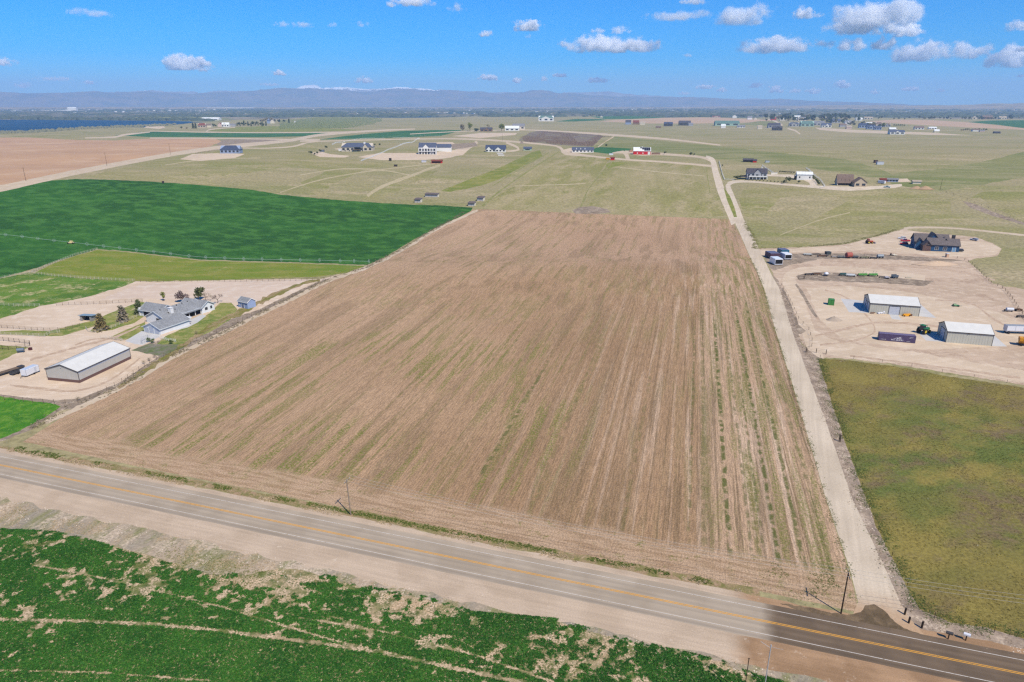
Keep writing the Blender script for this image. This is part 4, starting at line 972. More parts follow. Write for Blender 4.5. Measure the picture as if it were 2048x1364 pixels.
# --- purple shipping container with its lettering
PURPLE = M('purple_container_paint', (92, 78, 110), .5, .3, .08)
a, rz, L = frame((1757, 680.5), (1832, 687))
t = thing('shipping_container', 'purple corrugated shipping container with white lettering on the yard', 'container', a, rz)
m = MB()
n = 60; h = 2.75; L = 12.4
for i in range(n):      # corrugation proud of the side
    x = .15 + (L - .3) * i / n
    if i % 2 == 0: m.box(x, x + (L - .3) / n, -.04, .0, .18, h - .15)
m.box(0, L, 0, 2.5, .1, h - .02); m.build('side_panel', PURPLE, t)
m = MB()
for x in (0, L - .15):
    for y in (-.05, 2.42): m.box(x, x + .15, y, y + .13, 0, h)
for z in (0, h - .14):
    for y in (-.05, 2.42): m.box(.15, L - .15, y, y + .1, z + .02, z + .15)
m.build('frame', M('container_frame_paint', (84, 68, 100), .5), t)
m = MB()
for i in range(40): x = .2 + (L - .4) * i / 40; m.box(x, x + .16, .05, 2.4, h - .03, h)
m.build('roof_rib', M('container_roof_paint', (140, 126, 150), .5), t)
m = MB(); [m.bar((-.06, y, .2), (-.06, y, h - .2), .03, 4) for y in (.5, 1.0, 1.5, 2.0)]; m.build('lock_rod', STEEL, t)
LET = M('white_lettering', (232, 230, 236), .6, .2, 0)
def letters(parent, x, z, n, hgt, seed):
    """a word of upright white characters, too worn to read"""
    rg = random.Random(seed)
    for i in range(n):
        x0 = x + i * hgt * .72; w = hgt * .5; k = hgt * .17; m = MB(); q = rg.sample(range(5), 3)
        for s_ in q:
            a = ((0, k, 0, hgt), (w - k, w, 0, hgt), (k, w - k, hgt - k, hgt), (k, w - k, 0, k), (k, w - k, hgt * .45, hgt * .45 + k))[s_]; m.box(x0 + a[0], x0 + a[1], -.07, -.042, z + a[2], z + a[3])
        o = m.build('lettering', LET, parent); o['kind'] = 'stuff'
letters(t, 4.2, .5, 12, .48, 1); letters(t, .7, .45, 8, .3, 2); letters(t, 10.2, 1.95, 7, .26, 3); letters(t, 10.3, 1.6, 2, .26, 4); letters(t, 9.4, .35, 9, .2, 5)
m = MB()
for q in (((5.0, 1.15), (6.4, 1.55), (6.4, 1.7), (4.9, 1.2)), ((6.2, 1.2), (7.6, 2.0), (7.0, 1.9), (6.0, 1.3)), ((6.8, 1.1), (7.9, 1.3), (7.3, 1.45), (6.7, 1.25))):
    m.add([(x, -.07, z) for x, z in q] + [(x, -.045, z) for x, z in q], [(0, 1, 2, 3), (4, 5, 6, 7), (0, 1, 5, 4), (1, 2, 6, 5), (2, 3, 7, 6), (3, 0, 4, 7)])
m.build('emblem', LET, t)
# --- green cube container
a, rz, L = frame((1655.5, 610), (1671, 611.5))
t = thing('storage_box', 'green steel storage box standing alone on the yard', 'container', a, rz)
GRN = M('green_box_paint', (70, 142, 70), .5)
m = MB(); m.box(0, 2.5, 0, 2.6, .1, 2.5); m.build('body', GRN, t)
m = MB()
for x in (0, 2.4):
    for y in (-.04, 2.55): m.box(x, x + .12, y, y + .12, 0, 2.56)
    m.box(x, x + .12, .08, 2.55, 2.44, 2.56)
m.box(.12, 2.4, -.04, .06, 2.44, 2.56); m.box(.12, 2.4, -.04, .06, .05, .17); m.box(1.2, 1.28, -.03, 0, .17, 2.44); m.box(.12, 2.4, 2.55, 2.67, 2.44, 2.56); m.build('frame', M('green_frame_paint', (54, 112, 56), .5), t)
m = MB(); [m.box(-.04, .0, .2 + i * .3, .3 + i * .3, .2, 2.4) for i in range(8)]; m.build('side_rib', GRN, t)

# --- blue house
a, rz, L = frame((1854, 502), (1909, 504))
t = thing('blue_house', 'deep blue house with brown shingle roof and white framed windows', 'house', a, rz)
NAVY = m_metal_wall('navy_board_siding', T(36, 82, 122), .4, .7); SH_BR = m_shingle('brown_grey_shingles', T(112, 104, 102))
L = 16.8
gable(t, 0, L, 0, 9, 4.2, 7.4, 'x', NAVY, SH_BR, over=.5, trim=TRIM_DK)
gable(t, -5.5, 13, 8, 18, 4.4, 8.4, 'x', NAVY, SH_BR, over=.5, trim=TRIM_DK)
gable(t, -2.6, 1.8, -.2, 5, 3.6, 6.2, 'y', M('barnwood_siding', (104, 90, 88), .9, .1, .2), SH_BR, over=.4, trim=TRIM_DK)
gable(t, -5.2, -1, 5.5, 9.5, 3.6, 6.3, 'y', NAVY, SH_BR, over=.4, trim=TRIM_DK)
gable(t, 1.2, 6.6, 5.6, 13, 6.4, 9.8, 'y', NAVY, SH_BR, over=.4, trim=TRIM_DK)
gable(t, 8.6, 11.2, 3.2, 9, 5.6, 7.3, 'y', NAVY, SH_BR, over=.3, trim=TRIM_DK)
window(t, (3.8, 5.9, 1.0, 3.2, 0), 'y-'); window(t, (8.2, 10.3, 1.0, 3.2, 0), 'y-')
door(t, (13.2, 14.9, 0, 2.9, 0), 'y-', M('pale_blue_door', (120, 160, 190)), name='door', trim=WHITEP)
for x0 in (2.4, 4.2): window(t, (x0, x0 + 1.3, 5.6, 6.8, 5.6), 'y-', TRIM_DK)
for k in range(8): m = MB(); m.box(-2.64 + k * .55, -2.2 + k * .55, -.26, -.21, .2, 3.3); m.build('board', M('barnwood_board', (124, 100, 92), .9, .1, .2), t)
m = MB(); m.box(13.8, 15.4, 6.5, 8.0, 4.2, 9.0); m.box(13.7, 15.5, 6.4, 8.1, 9.0, 9.15); m.build('chimney', TRIM_DK, t)
m = MB(); m.box(-5.25, -5.2, 6.2, 8.8, 0, 2.8); m.build('garage_door', M('white_sliding_door', (216, 220, 226)), t)

# ================================================================== vehicles and machines
def car(name, label, cat, A, B, paint, kind='suv', group=None):
    a, rz, L = frame(A, B); t = thing(name, label, cat, a, rz, group)
    L = 4.7 if kind != 'pickup' else 5.6; w = 1.85
    m = MB()
    if kind == 'pickup':
        m.box(0, L, 0, w, .45, .95); m.box(0, 1.7, .03, w - .03, .95, 1.12); m.box(3.7, L, .03, .12, .95, 1.25); m.box(3.7, L, w - .12, w - .03, .95, 1.25); m.box(L - .08, L, .12, w - .12, .95, 1.25)
        m.build('body', paint, t, bevel=.05); m = MB(); m.prism([(.0 + 1.5, .95 + .15), (3.7, 1.1), (3.55, 1.8), (2.15, 1.8)], .08, w - .08, 'y'); m.build('cab', GLASS, t, bevel=.03)
        m = MB(); m.box(2.2, 3.5, .14, w - .14, 1.79, 1.84); m.build('roof', paint, t)
    else:
        m.box(0, L, 0, w, .4, .95); m.prism([(.0, .9), (1.1, 1.05), (L - .3, 1.05), (L, .9)], .03, w - .03, 'y'); m.build('body', paint, t, bevel=.06)
        m = MB(); m.prism([(1.15, 1.0), (L - .1, 1.0), (L - .45, 1.6), (2.0, 1.62)], .1, w - .1, 'y'); m.build('cabin_glass', GLASS, t, bevel=.03)
        m = MB(); m.box(1.95, L - .5, .16, w - .16, 1.6, 1.66); m.build('roof', paint, t)
    for x in (.85, L - .95):
        for y in (.1, w - .1): m = MB(); m.wheel(x, y, .36, .36, .24); wh = m.build('wheel', TYRE, t); m = MB(); m.wheel(x, y + (-.125 if y < 1 else .125), .36, .2, .03, 8); m.build('rim', STEEL, wh)
    for y in (.12, w - .5): m = MB(); m.box(-.03, .04, y, y + .38, .72, .86); m.build('headlight', LET, t)
    return t
RED = M('red_paint', (196, 30, 56), .3, .5, .03); WPAINT = M('white_vehicle_paint', (230, 232, 238), .3, .5, .03); SILVER = M('silver_paint', (206, 210, 218), .3, .5, .03)
car('parked_car', 'red car nearer the camera, parked left of the blue house', 'car', (1800, 489), (1817, 489.5), RED, group='cars parked left of the blue house')
car('pickup_truck', 'red pickup behind the other red car, left of the blue house', 'truck', (1801, 483), (1820, 483.5), RED, 'pickup')
car('cargo_van', 'white van with blue tinted side parked behind the red vehicles', 'van', (1796, 478), (1815, 478.5), WPAINT)
car('parked_car', 'silver car parked alone on the gravel right of the blue house', 'car', (1939, 480), (1962, 484), SILVER)
car('parked_car', 'dark car at the right end wall of the blue house', 'car', (1910, 503), (1922, 503.5), M('black_paint', (50, 52, 58), .3, .5, 0))

def box_trailer(name, label, A, B, L, w, h, paint, wheels=1, cat='trailer', open_back=None, group=None, clear=.5):
    a, rz, _ = frame(A, B); t = thing(name, label, cat, a, rz, group)
    m = MB(); m.box(0, L, 0, w, clear, clear + h); m.build('body', paint, t, bevel=.06)
    m = MB(); m.box(.1, L - .1, .1, w - .1, clear + h, clear + h + .05); m.build('roof', M('trailer_roof', (196, 206, 220), .4), t)
    for k in range(wheels):
        for y in (.1, w - .1): m = MB(); m.wheel(L * .58 + k * .85, y, .36, .36, .2); m.build('wheel', TYRE, t)
    m = MB(); m.bar((0, w * .2, clear), (-1.3, w / 2, .5), .05, 4); m.bar((0, w * .8, clear), (-1.3, w / 2, .5), .05, 4); m.bar((-1.3, w / 2, .5), (-1.3, w / 2, 0), .05, 4); m.build('drawbar', DKSTEEL, t)
    m = MB()
    for x in (0, L - .07):
        for y in (-.02, w - .06): m.box(x - .01, x + .08, y, y + .08, clear, clear + h + .02)
    m.build('corner_trim', STEEL, t)
    m = MB(); m.box(L * .62, L * .62 + .8, -.03, 0, clear + .15, clear + h - .15); m.build('door', SILVER, t)
    return t
box_trailer('cargo_trailer', 'white enclosed cargo trailer parked left of the long barn', (54, 755), (73, 747), 5.0, 2.2, 2.1, WPAINT)
a, rz, _ = frame((0, 752), (36, 741))
t = thing('flatbed_trailer', 'black flatbed trailer with white wheels left of the cargo trailer', 'trailer', at(-12, 757), rz)
m = MB(); m.box(0, 9.2, 0, 2.3, .62, .8); m.box(0, 9.2, 0, .1, .5, .85); m.box(0, 9.2, 2.2, 2.3, .5, .85); m.box(8.2, 9.9, .3, 2.0, .6, 1.15); m.build('frame', DKSTEEL, t)
for i in range(11): m = MB(); m.box(.1 + i * .82, .86 + i * .82, .12, 2.18, .8, .85); m.build('plank', WOOD, t)
for x in (5.0, 6.0):
    for y in (-.12, 2.42): m = MB(); m.wheel(x, y, .4, .4, .22); wh = m.build('wheel', TYRE, t); m = MB(); m.wheel(x, y + (-.12 if y < 1 else .12), .4, .24, .03, 10); m.build('rim', WPAINT, wh)
t = thing('utility_trailer', 'small low utility trailer hitched beside the white cargo trailer', 'trailer', at(26, 752), rz + .1)
m = MB(); m.box(0, 3.6, 0, 1.9, .45, .6); m.box(0, 3.6, 0, .08, .6, .95); m.box(0, 3.6, 1.82, 1.9, .6, .95); m.box(0, .08, .08, 1.82, .6, .95); m.build('tray', DKSTEEL, t)
for y in (-.1, 2.0): m = MB(); m.wheel(1.8, y, .34, .34, .2); m.build('wheel', TYRE, t)
# things by the left pen
t = thing('water_tank', 'blue grey tank on a frame beside the left pen', 'tank', at(35, 706), .4)
m = MB(); m.bar((0, 0, 1.1), (2.2, 0, 1.1), .6, 12); m.build('tank', M('blue_grey_tank', (110, 124, 140), .5), t)
m = MB(); [m.bar((x, y, 0), (x, y * .4, 1.0), .05, 4) for x in (.2, 2.0) for y in (-.6, .6)]; m.build('stand', DKSTEEL, t)
o = MB(); o.box(-.5, .5, -.4, .4, 0, .8); o.box(-.55, .55, -.45, .45, .8, .9); o = o.build('bin', [M('maroon_bin', (90, 44, 48), .7)]); o.location = at(61, 700); tag(o, 'small maroon bin standing on the dirt near the left pen', 'bin')

# --- campers and boxes parked beside the gravel road
def camper(label, A, L, w, h, body, roof, rz, glass=True):
    t = thing('parked_camper', label, 'camper', at(*A), rz, 'trailers parked beside the gravel road')
    m = MB(); m.box(0, w, 0, L, .4, .4 + h); m.build('body', body, t, bevel=.08)
    m = MB(); m.box(.12, w - .12, .12, L - .12, .4 + h, .4 + h + .1); m.build('roof', roof, t)
    if glass:
        wd = MB(); wd.box(.3, w - .3, -.05, 0, .9, .4 + h - .35); wd.build('rear_window', BLACK, t)
        m = MB(); [m.box(x - .04, x + .04, -.08, -.05, .85, .4 + h - .3) for x in (.3, w - .3)]; m.build('frame', TRIM_DK, t)
    m = MB(); m.box(0, w, -.12, -.0, .3, .45); m.build('bumper', DKSTEEL, t)
    for x in (.1, w - .1):
        for y in (L * .45, L * .6): m = MB(); m.wheel(x, y, .38, .38, .22, axis='x'); m.build('wheel', TYRE, t)
    return t
DKB = M('dark_blue_cladding', (60, 66, 84), .5); TEAL = M('teal_cladding', (24, 98, 124), .5)
camper('white camper with big dark rear window, nearest the gravel road', (1549, 531), 7.0, 4.6, 3.2, WPAINT, M('pale_camper_roof', (226, 236, 244), .4), R(4))
camper('white camper with grey roof vents beside the nearest one', (1569, 520), 6.5, 4.2, 2.9, WPAINT, M('white_camper_roof', (238, 240, 240), .4), R(4))
camper('dark maroon camper with slate roof behind the white ones', (1540, 518), 7.5, 5.6, 2.8, M('maroon_cladding', (84, 62, 78), .6), M('slate_camper_roof', (104, 106, 130), .5), R(4), False)
camper('teal box trailer at the back of the parked group', (1562, 511), 6, 4.8, 2.8, TEAL, M('slate_camper_roof', (104, 106, 130), .5), R(4), False)

# --- tractors
def tractor(label, P, rz, paint, s=1.0, group=None, loader=False):
    t = thing('tractor', label, 'tractor', at(*P), rz, group)
    m = MB(); m.box(-1.6 * s, .4 * s, -.4 * s, .4 * s, .8 * s, 1.6 * s); m.box(-1.7 * s, -1.5 * s, -.42 * s, .42 * s, .75 * s, 1.5 * s); m.build('hood', paint, t, bevel=.05)
    m = MB(); m.box(.4 * s, 1.7 * s, -.6 * s, .6 * s, 1.2 * s, 2.5 * s, .85, .85); m.build('cab', GLASS, t); m = MB(); m.box(.35 * s, 1.75 * s, -.66 * s, .66 * s, 2.5 * s, 2.65 * s); m.build('roof', paint, t)
    for x, y, r, w in ((1.1, -.95, .85, .5), (1.1, .95, .85, .5), (-1.2, -.75, .5, .34), (-1.2, .75, .5, .34)):
        m = MB(); m.wheel(x * s, y * s, r * s, r * s, w * s, 16); wh = m.build('wheel', TYRE, t); m = MB(); sg = 1 if y > 0 else -1; m.wheel(x * s, (y + sg * w / 2) * s, r * s, r * .5 * s, .05, 10); m.build('rim', M('yellow_rim', (214, 190, 60)) if group != 'r' else STEEL, wh)
    m = MB(); m.bar((-.4 * s, .3 * s, 1.6 * s), (-.4 * s, .3 * s, 2.5 * s), .05, 6); m.build('exhaust', DKSTEEL, t)
    m = MB()
    for y in (-.95, .95): m.box(.3 * s, 1.9 * s, (y - .28) * s, (y + .28) * s, 1.72 * s, 1.8 * s)
    m.build('fender', paint, t)
    if loader:
        m = MB(); [m.bar((.3 * s, y * s, 1.6 * s), (-2.2 * s, y * s, 1.5 * s), .08, 4) for y in (-.6, .6)]; [m.bar((-2.2 * s, y * s, 1.5 * s), (-2.9 * s, y * s, .5 * s), .08, 4) for y in (-.6, .6)]
        m.build('loader_arm', paint, t); m = MB(); m.prism([(-3.4 * s, .1), (-2.7 * s, .1), (-2.8 * s, .8 * s), (-3.1 * s, .7 * s)], -1 * s, 1 * s, 'y'); m.build('bucket', STEEL, t)
    return t
GREEN = M('green_machine_paint', (50, 120, 62), .4, .4, .06); ORANGE = M('orange_machine_paint', (214, 96, 56), .4, .4, .06); YEL = M('yellow_machine_paint', (226, 158, 34), .5, .3, .08)
tractor('large green tractor parked between the purple container and a shed', (1848, 666), R(205), GREEN, 1.35)
tractor('orange tractor with front loader on the pale forecourt', (1739, 487), R(185), ORANGE, 1.15, loader=True)

# --- implements: frames, tools and wheels
def implement(label, P, rz, n, w, paint, tool=.5, boom=None, name='farm_implement', cat='implement', s=1.0, group='farm machinery lined up on the bare strips', hopper=None):
    t = thing(name, label, cat, at(*P), rz, group)
    m = MB(); m.box(0, w, -.1, .1, .75 * s, .95 * s); m.box(0, w, 1.1 * s, 1.3 * s, .7 * s, .88 * s)
    for i in range(3): x = w * (i + .5) / 3; m.box(x - .06, x + .06, -.1, 1.3 * s, .78 * s, .9 * s)
    m.bar((w * .3, 0, .8 * s), (w / 2, -1.9 * s, .5), .07, 4); m.bar((w * .7, 0, .8 * s), (w / 2, -1.9 * s, .5), .07, 4); m.build('toolbar', paint, t)
    for i in range(n):
        x = w * (i + .5) / n; m = MB(); m.bar((x, 1.2 * s, .8 * s), (x, 1.5 * s, .1), .06, 4); m.prism([(1.35 * s, 0), (1.75 * s, 0), (1.6 * s, tool), (1.4 * s, tool)], x - .12, x + .12, 'x'); m.build('tine', DKSTEEL, t)
        if hopper: m = MB(); m.box(x - w / n * .36, x + w / n * .36, .15 * s, .9 * s, .95 * s, 1.5 * s, 1.1, 1.1); m.build('hopper', hopper, t, bevel=.04)
    for x in (-.15, w + .15): m = MB(); m.wheel(x, .6 * s, .45 * s, .45 * s, .25, axis='x'); m.build('wheel', TYRE, t)
    if boom: m = MB(); m.bar((w * .4, .5, .9), (w * .4 + boom[0], .5, boom[1]), .06, 5); m.bar((w * .7, .5, .9), (w * .7 + boom[0], .5, boom[1] * .8), .06, 5); m.build('boom', DKSTEEL, t)
    return t
GREEN2 = M('bright_green_paint', (104, 176, 84), .5); GTANK = M('grey_tank', (150, 160, 166), .5)
def low_wagon(label, P, rz, L, w, c, h=.5, name='flat_wagon', cat='wagon'):
    t = thing(name, label, cat, at(*P), rz, 'farm machinery lined up on the bare strips')
    m = MB(); m.box(0, L, 0, w, .6, .6 + h * .3); m.build('deck', c, t)
    for y in (0, w - .08): mm = MB(); mm.box(0, L, y, y + .08, .6 + h * .3, .6 + h); mm.build('side_board', c, t)
    for x in (.7, L - .7):
        for y in (.0, w): m = MB(); m.wheel(x, y, .38, .38, .2); m.build('wheel', TYRE, t)
    m = MB(); m.bar((0, w / 2, .6), (-1.4, w / 2, .4), .05, 4); m.build('drawbar', DKSTEEL, t)
    return t
# back row
low_wagon('pale flat wagon at the left end of the back machinery row', (1608, 511), R(-12), 4.6, 2.3, M('pale_deck', (196, 196, 190), .7))
implement('black toolbar with short tines, second in the back machinery row', (1625, 511), R(8), 6, 5.0, DKSTEEL)
implement('rusty spring harrow between the black toolbar and dark hopper', (1637, 514), R(-4), 7, 4.5, RUST)
t = thing('seed_hopper', 'dark square hopper on legs in the back machinery row', 'hopper', at(1653, 513), .1, 'farm machinery lined up on the bare strips')
m = MB(); m.box(0, 2.6, 0, 2.4, 1.1, 2.7, 1.08, 1.08); m.build('bin', M('charcoal_bin', (66, 74, 74), .6), t)
m = MB(); [m.bar((x, y, 0), (x, y, 1.2), .07, 4) for x in (.2, 2.4) for y in (.2, 2.2)]; m.build('leg', DKSTEEL, t)
implement('pale broken toolbar lying between the hopper and grey wagon', (1664, 515), R(6), 4, 3.0, M('pale_steel', (196, 192, 186)), s=.8)
low_wagon('grey flat wagon just left of the round red tank', (1676, 516), R(-14), 3.8, 2.2, M('grey_deck', (128, 130, 128), .7))
t = thing('round_tank', 'rust red round tank on wheels in the back machinery row', 'tank', at(1697, 516), .15, 'farm machinery lined up on the bare strips')
m = MB(); m.bar((-1.5, 0, 1.9), (1.5, 0, 1.9), 1.5, 16); m.ball((-1.5, 0, 1.9), (.5, 1.5, 1.5), 16, 8); m.ball((1.5, 0, 1.9), (.5, 1.5, 1.5), 16, 8); m.build('drum', M('rust_red_drum', (168, 92, 80), .7, .2, .12), t)
m = MB(); m.box(-1.8, 1.8, -.7, .7, .45, .6); m.build('chassis', DKSTEEL, t)
for y in (-.9, .9): m = MB(); m.wheel(0, y, .42, .42, .25); m.build('wheel', TYRE, t)
low_wagon('dark low wagon just right of the round red tank', (1705, 516), R(-10), 3.4, 2.0, M('dark_deck', (96, 100, 104), .7))
implement('long planter frame with a raised marker arm in the back row', (1722, 517), R(2), 6, 4.6, M('olive_frame', (120, 128, 84), .6), boom=(.3, 3.2))
implement('black disc gang next to the silver bale shaped tank', (1742, 518), R(0), 6, 3.2, DKSTEEL, tool=.8)
t = thing('field_sprayer', 'silver sprayer with long tank at the end of the back row', 'sprayer', at(1754, 516), R(4), 'farm machinery lined up on the bare strips')
m = MB(); m.bar((0, 0, 1.3), (3.6, 0, 1.3), .8, 12); m.build('tank', GTANK, t); m = MB(); [m.box(0, 4.2, y, y + .1, .6, .75) for y in (-1, -.5, .5, 1)]; m.build('chassis', STEEL, t)
for x in (.8, 2.8):
    for y in (-1.1, 1.1): m = MB(); m.wheel(x, y, .45, .45, .25); m.build('wheel', TYRE, t)
t = thing('pile_of_bags', 'white sacks and a black drum heaped at the end of the back row', 'sacks', at(1786, 511), 0)
for i in range(7): m = MB(); m.ball((random.uniform(-.4, 2.6), random.uniform(-.8, .8), .35 + .3 * (i > 4)), (.6, .45, .35)); m.build('sack', M('cream_sack', (224, 214, 190), .8), t, smooth=True)
m = MB(); m.bar((-1.4, 0, 0), (-1.4, 0, 1.3), .45, 10); m.build('drum', M('black_drum', (60, 54, 52), .6), t)
# front row
implement('black row cultivator at the left end of the front machinery row', (1612, 551), R(8), 8, 4.6, DKSTEEL, tool=.8)
implement('tangled black disc harrow beside the row cultivator', (1625, 550), R(-6), 8, 4.4, RUST, tool=.9)
t = thing('nurse_tank', 'white poly tank on a small black trailer in the front row', 'tank', at(1652, 552), .1, 'farm machinery lined up on the bare strips')
m = MB(); m.ball((0, 0, 1.3), (1.2, .9, .8), 12, 8); m.build('tank', WPAINT, t, smooth=True); m = MB(); m.box(-1.3, 1.3, -.7, .7, .5, .62); m.bar((-1.3, 0, .5), (-2.8, 0, .4), .05, 4); m.build('trailer_frame', DKSTEEL, t)
for y in (-.8, .8): m = MB(); m.wheel(0, y, .36, .36, .2); m.build('wheel', TYRE, t)
implement('teal green grain drill in the middle of the front row', (1680, 552), R(4), 5, 3.4, M('teal_paint', (52, 96, 92), .5), hopper=M('teal_hopper', (66, 108, 106), .5))
low_wagon('white flat deck wagon beside the teal drill', (1692, 553), R(-10), 4.8, 2.3, M('white_deck', (210, 214, 214), .6))
implement('bright green planter, left one of the pair in the front row', (1717, 553), R(2), 6, 4.8, GREEN2, boom=(.8, 3.0), hopper=GREEN2)
implement('bright green planter, right one of the pair in the front row', (1738, 553), R(2), 6, 4.6, GREEN2, boom=(.6, 3.2), hopper=GREEN2)
implement('low black drag harrow right of the green planters', (1760, 556), R(0), 5, 3.2, DKSTEEL, tool=.3, s=.7)
low_wagon('dark trailer with a pale load right of the planters', (1786, 557), R(3), 2.8, 2.0, M('slate_load', (84, 96, 108), .6), h=1.2)
low_wagon('tiny grey cart at the right end of the front row', (1772, 558), R(0), 1.8, 1.4, M('grey_cart', (190, 190, 200), .6))
t = thing('pallet_of_stone', 'cream stones on a pallet near the end of the front row', 'stones', at(1812, 556), 0)
for i in range(6): m = MB(); m.box(i * .5, i * .5 + .42, 0, .5, .12, .45); m.build('stone', M('cream_stone', (222, 214, 190), .9), t, bevel=.05)
m = MB(); m.box(-.1, 3, -.1, .7, 0, .12); m.build('pallet', WOOD, t)
# around the sheds
t = thing('snow_blade_loader', 'yellow loader attachment standing at the shed wall', 'attachment', at(1807, 633), R(5))
m = MB(); m.prism([(0, .1), (1.0, .1), (.9, .9), (.2, 1.2)], 0, 3.0, 'x'); m.build('hopper', YEL, t); m = MB(); m.bar((-.3, .4, .3), (3.4, .4, .3), .12, 6); m.build('frame', RUST, t); m = MB(); m.box(3.42, 4.0, .2, .6, 0, .8); m.build('weight_box', RUST, t)
for x in (.4, 2.6): m = MB(); m.wheel(x, -.1, .3, .3, .2, axis='x'); m.build('wheel', TYRE, t)
t = thing('bag_heap', 'white bulk bags heaped left of the shed front door', 'bags', at(1761, 627.5), R(5))
for x, y, z in ((0, 0, 0), (.9, .1, 0), (1.7, -.1, 0), (2.5, .2, 0), (1.3, .0, .6), (2.1, .1, .6), (-1.0, -.2, 0)): m = MB(); m.ball((x, y, z + .35), (.55, .5, .42)); m.build('bag', WPAINT, t, smooth=True)
m = MB(); m.box(-4.4, -2.4, .3, .5, .2, .6); [m.box(-4.3 + i * .5, -4.2 + i * .5, .3, .5, 0, .2) for i in range(4)]; o = m.build('pipe_rack', RUST); o.location = at(1761, 627.5); o.rotation_euler = (0, 0, R(5)); tag(o, 'rusty low pipe rack at the foot of the shed wall', 'rack')
t = thing('green_mower', 'low green mower standing alone on the bare yard', 'mower', at(1906, 613), R(-12), None)
m = MB(); m.box(0, 2.6, 0, 1.3, .3, .6); m.prism([(0, .6), (1.3, .6), (1.0, 1.1), (.3, 1.1)], .3, 1.4, 'x'); m.bar((2.6, .6, .4), (3.8, .4, .3), .06, 4); m.build('deck', GREEN, t)
for x in (.3, 2.2):
    for y in (-.1, 1.4): m = MB(); m.wheel(x, y, .3, .3, .18); m.build('wheel', TYRE, t)
t = thing('fuel_tank', 'silver horizontal fuel tank beside the right fence', 'tank', at(2012, 623), R(-8))
m = MB(); m.bar((0, 0, 1.1), (2.6, 0, 1.1), .7, 12); m.ball((0, 0, 1.1), (.25, .7, .7), 12, 6); m.ball((2.6, 0, 1.1), (.25, .7, .7), 12, 6); m.build('tank', SILVER, t)
m = MB(); [m.box(x, x + .15, -.5, .5, 0, .7) for x in (.3, 2.2)]; m.box(-.9, -.4, -.4, .3, .2, 1.0); m.build('saddle', DKSTEEL, t)
implement('black plough half out of the picture at the right fence', (2036, 636), R(-5), 5, 3.2, DKSTEEL, tool=.8)
implement('rusty ripper standing next to the black plough', (2034, 623), R(10), 4, 2.6, RUST, tool=.9)
# semitrailer and yellow gravity wagon
a, rz, _ = frame((2012, 668), (2048, 670))
t = thing('semitrailer', 'long white semitrailer with open grey top at the right edge', 'trailer', a, R(-6))
m = MB(); m.prism([(.35, .9), (2.15, .9), (2.5, 1.4), (2.5, 3.3), (0, 3.3), (0, 1.4)], 0, 12, 'x'); m.build('body', WPAINT, t)
m = MB(); m.box(.15, 11.85, .12, 2.38, 3.3, 3.36); m.build('tarp', M('grey_tarp', (150, 156, 162), .6), t)
m = MB(); [m.box(x, x + .08, -.05, 2.55, 1.3, 3.4) for x in (-.05, 3, 6, 9, 11.95)]; m.build('side_rib', SILVER, t)
for x in (9.2, 10.4, 1.0):
    for y in (.2, 2.3): m = MB(); m.wheel(x, y, .5, .5, .3); m.build('wheel', TYRE, t)
m = MB(); m.box(.5, 11.5, .6, 1.9, .7, .9); m.build('chassis', DKSTEEL, t)
t = thing('gravity_wagon', 'yellow orange gravity wagon at the right edge below the semitrailer', 'wagon', at(2037, 692), R(-25))
m = MB(); m.prism([(.9, .9), (1.7, .9), (2.6, 2.0), (2.6, 3.1), (0, 3.1), (0, 2.0)], 0, 5, 'x'); m.build('bin', YEL, t)
m = MB(); [m.box(x, x + .1, -.06, 2.66, 2.0, 3.15) for x in (-.05, 1.2, 2.4, 3.7, 4.95)]; m.build('rib', M('amber_rib_paint', (196, 128, 24), .5), t)
m = MB(); m.box(-.5, 5.4, .9, 1.7, .6, .85); m.bar((-.5, 1.3, .7), (-2.2, 1.3, .4), .07, 4); m.build('chassis', DKSTEEL, t)
for x in (.8, 4.2):
    for y in (.2, 2.4): m = MB(); m.wheel(x, y, .5, .5, .3); m.build('wheel', TYRE, t)
# gravel heap
def heap(label, P, r, h, mat, sx=1.4, name='gravel_heap', cat='heap'):
    n = 22; vs = []; fs = []
    for j in range(7):
        for i in range(n):
            a = 2 * math.pi * i / n; rr = r * (j / 6) * (1 + .25 * (fbm(math.cos(a) * 2 + P[0], math.sin(a) * 2, 4) - .5)); vs.append((math.cos(a) * rr * sx, math.sin(a) * rr, h * (math.cos(j / 6 * math.pi) * .5 + .5) * (1 + .5 * (float(fbm(i * .7 + P[0], j * .8, 2)) - .5)) - .08 * (j == 6)))
    for j in range(6):
        for i in range(n): fs.append((j * n + i, (j + 1) * n + i, (j + 1) * n + (i + 1) % n, j * n + (i + 1) % n))
    m = MB(); m.add(vs, fs); o = m.build(name, mat, smooth=True); o.location = at(*P); tag(o, label, cat)
heap('grey gravel heap on the yard left of the sheds', (1668, 640), 2.6, 1.5, M('gravel_grey', (176, 160, 142), .95, .1, .15, scale=4))
heap('low pale dirt mound behind the front machinery row', (1875, 528), 5.5, 1.7, M('pale_mound_dirt', (206, 180, 152), .95, .1, .12), 2.4, 'dirt_mound', 'mound')
heap('brown soil mound right of the brown roofed house', (1850, 378), 5, 2.6, M('brown_mound_soil', (178, 150, 120), .95, .1, .15), 1.8, 'dirt_mound', 'mound')
heap('second brown soil mound, nearer the lone pole by the brown roofed house', (1832, 377), 4.4, 2.2, M('brown_mound_soil', (178, 150, 120)), 1.6, 'dirt_mound', 'mound')
t = thing('porta_shed', 'tiny cream shed with orange side on the strip below the blue house', 'shed', at(1893, 515), .1)
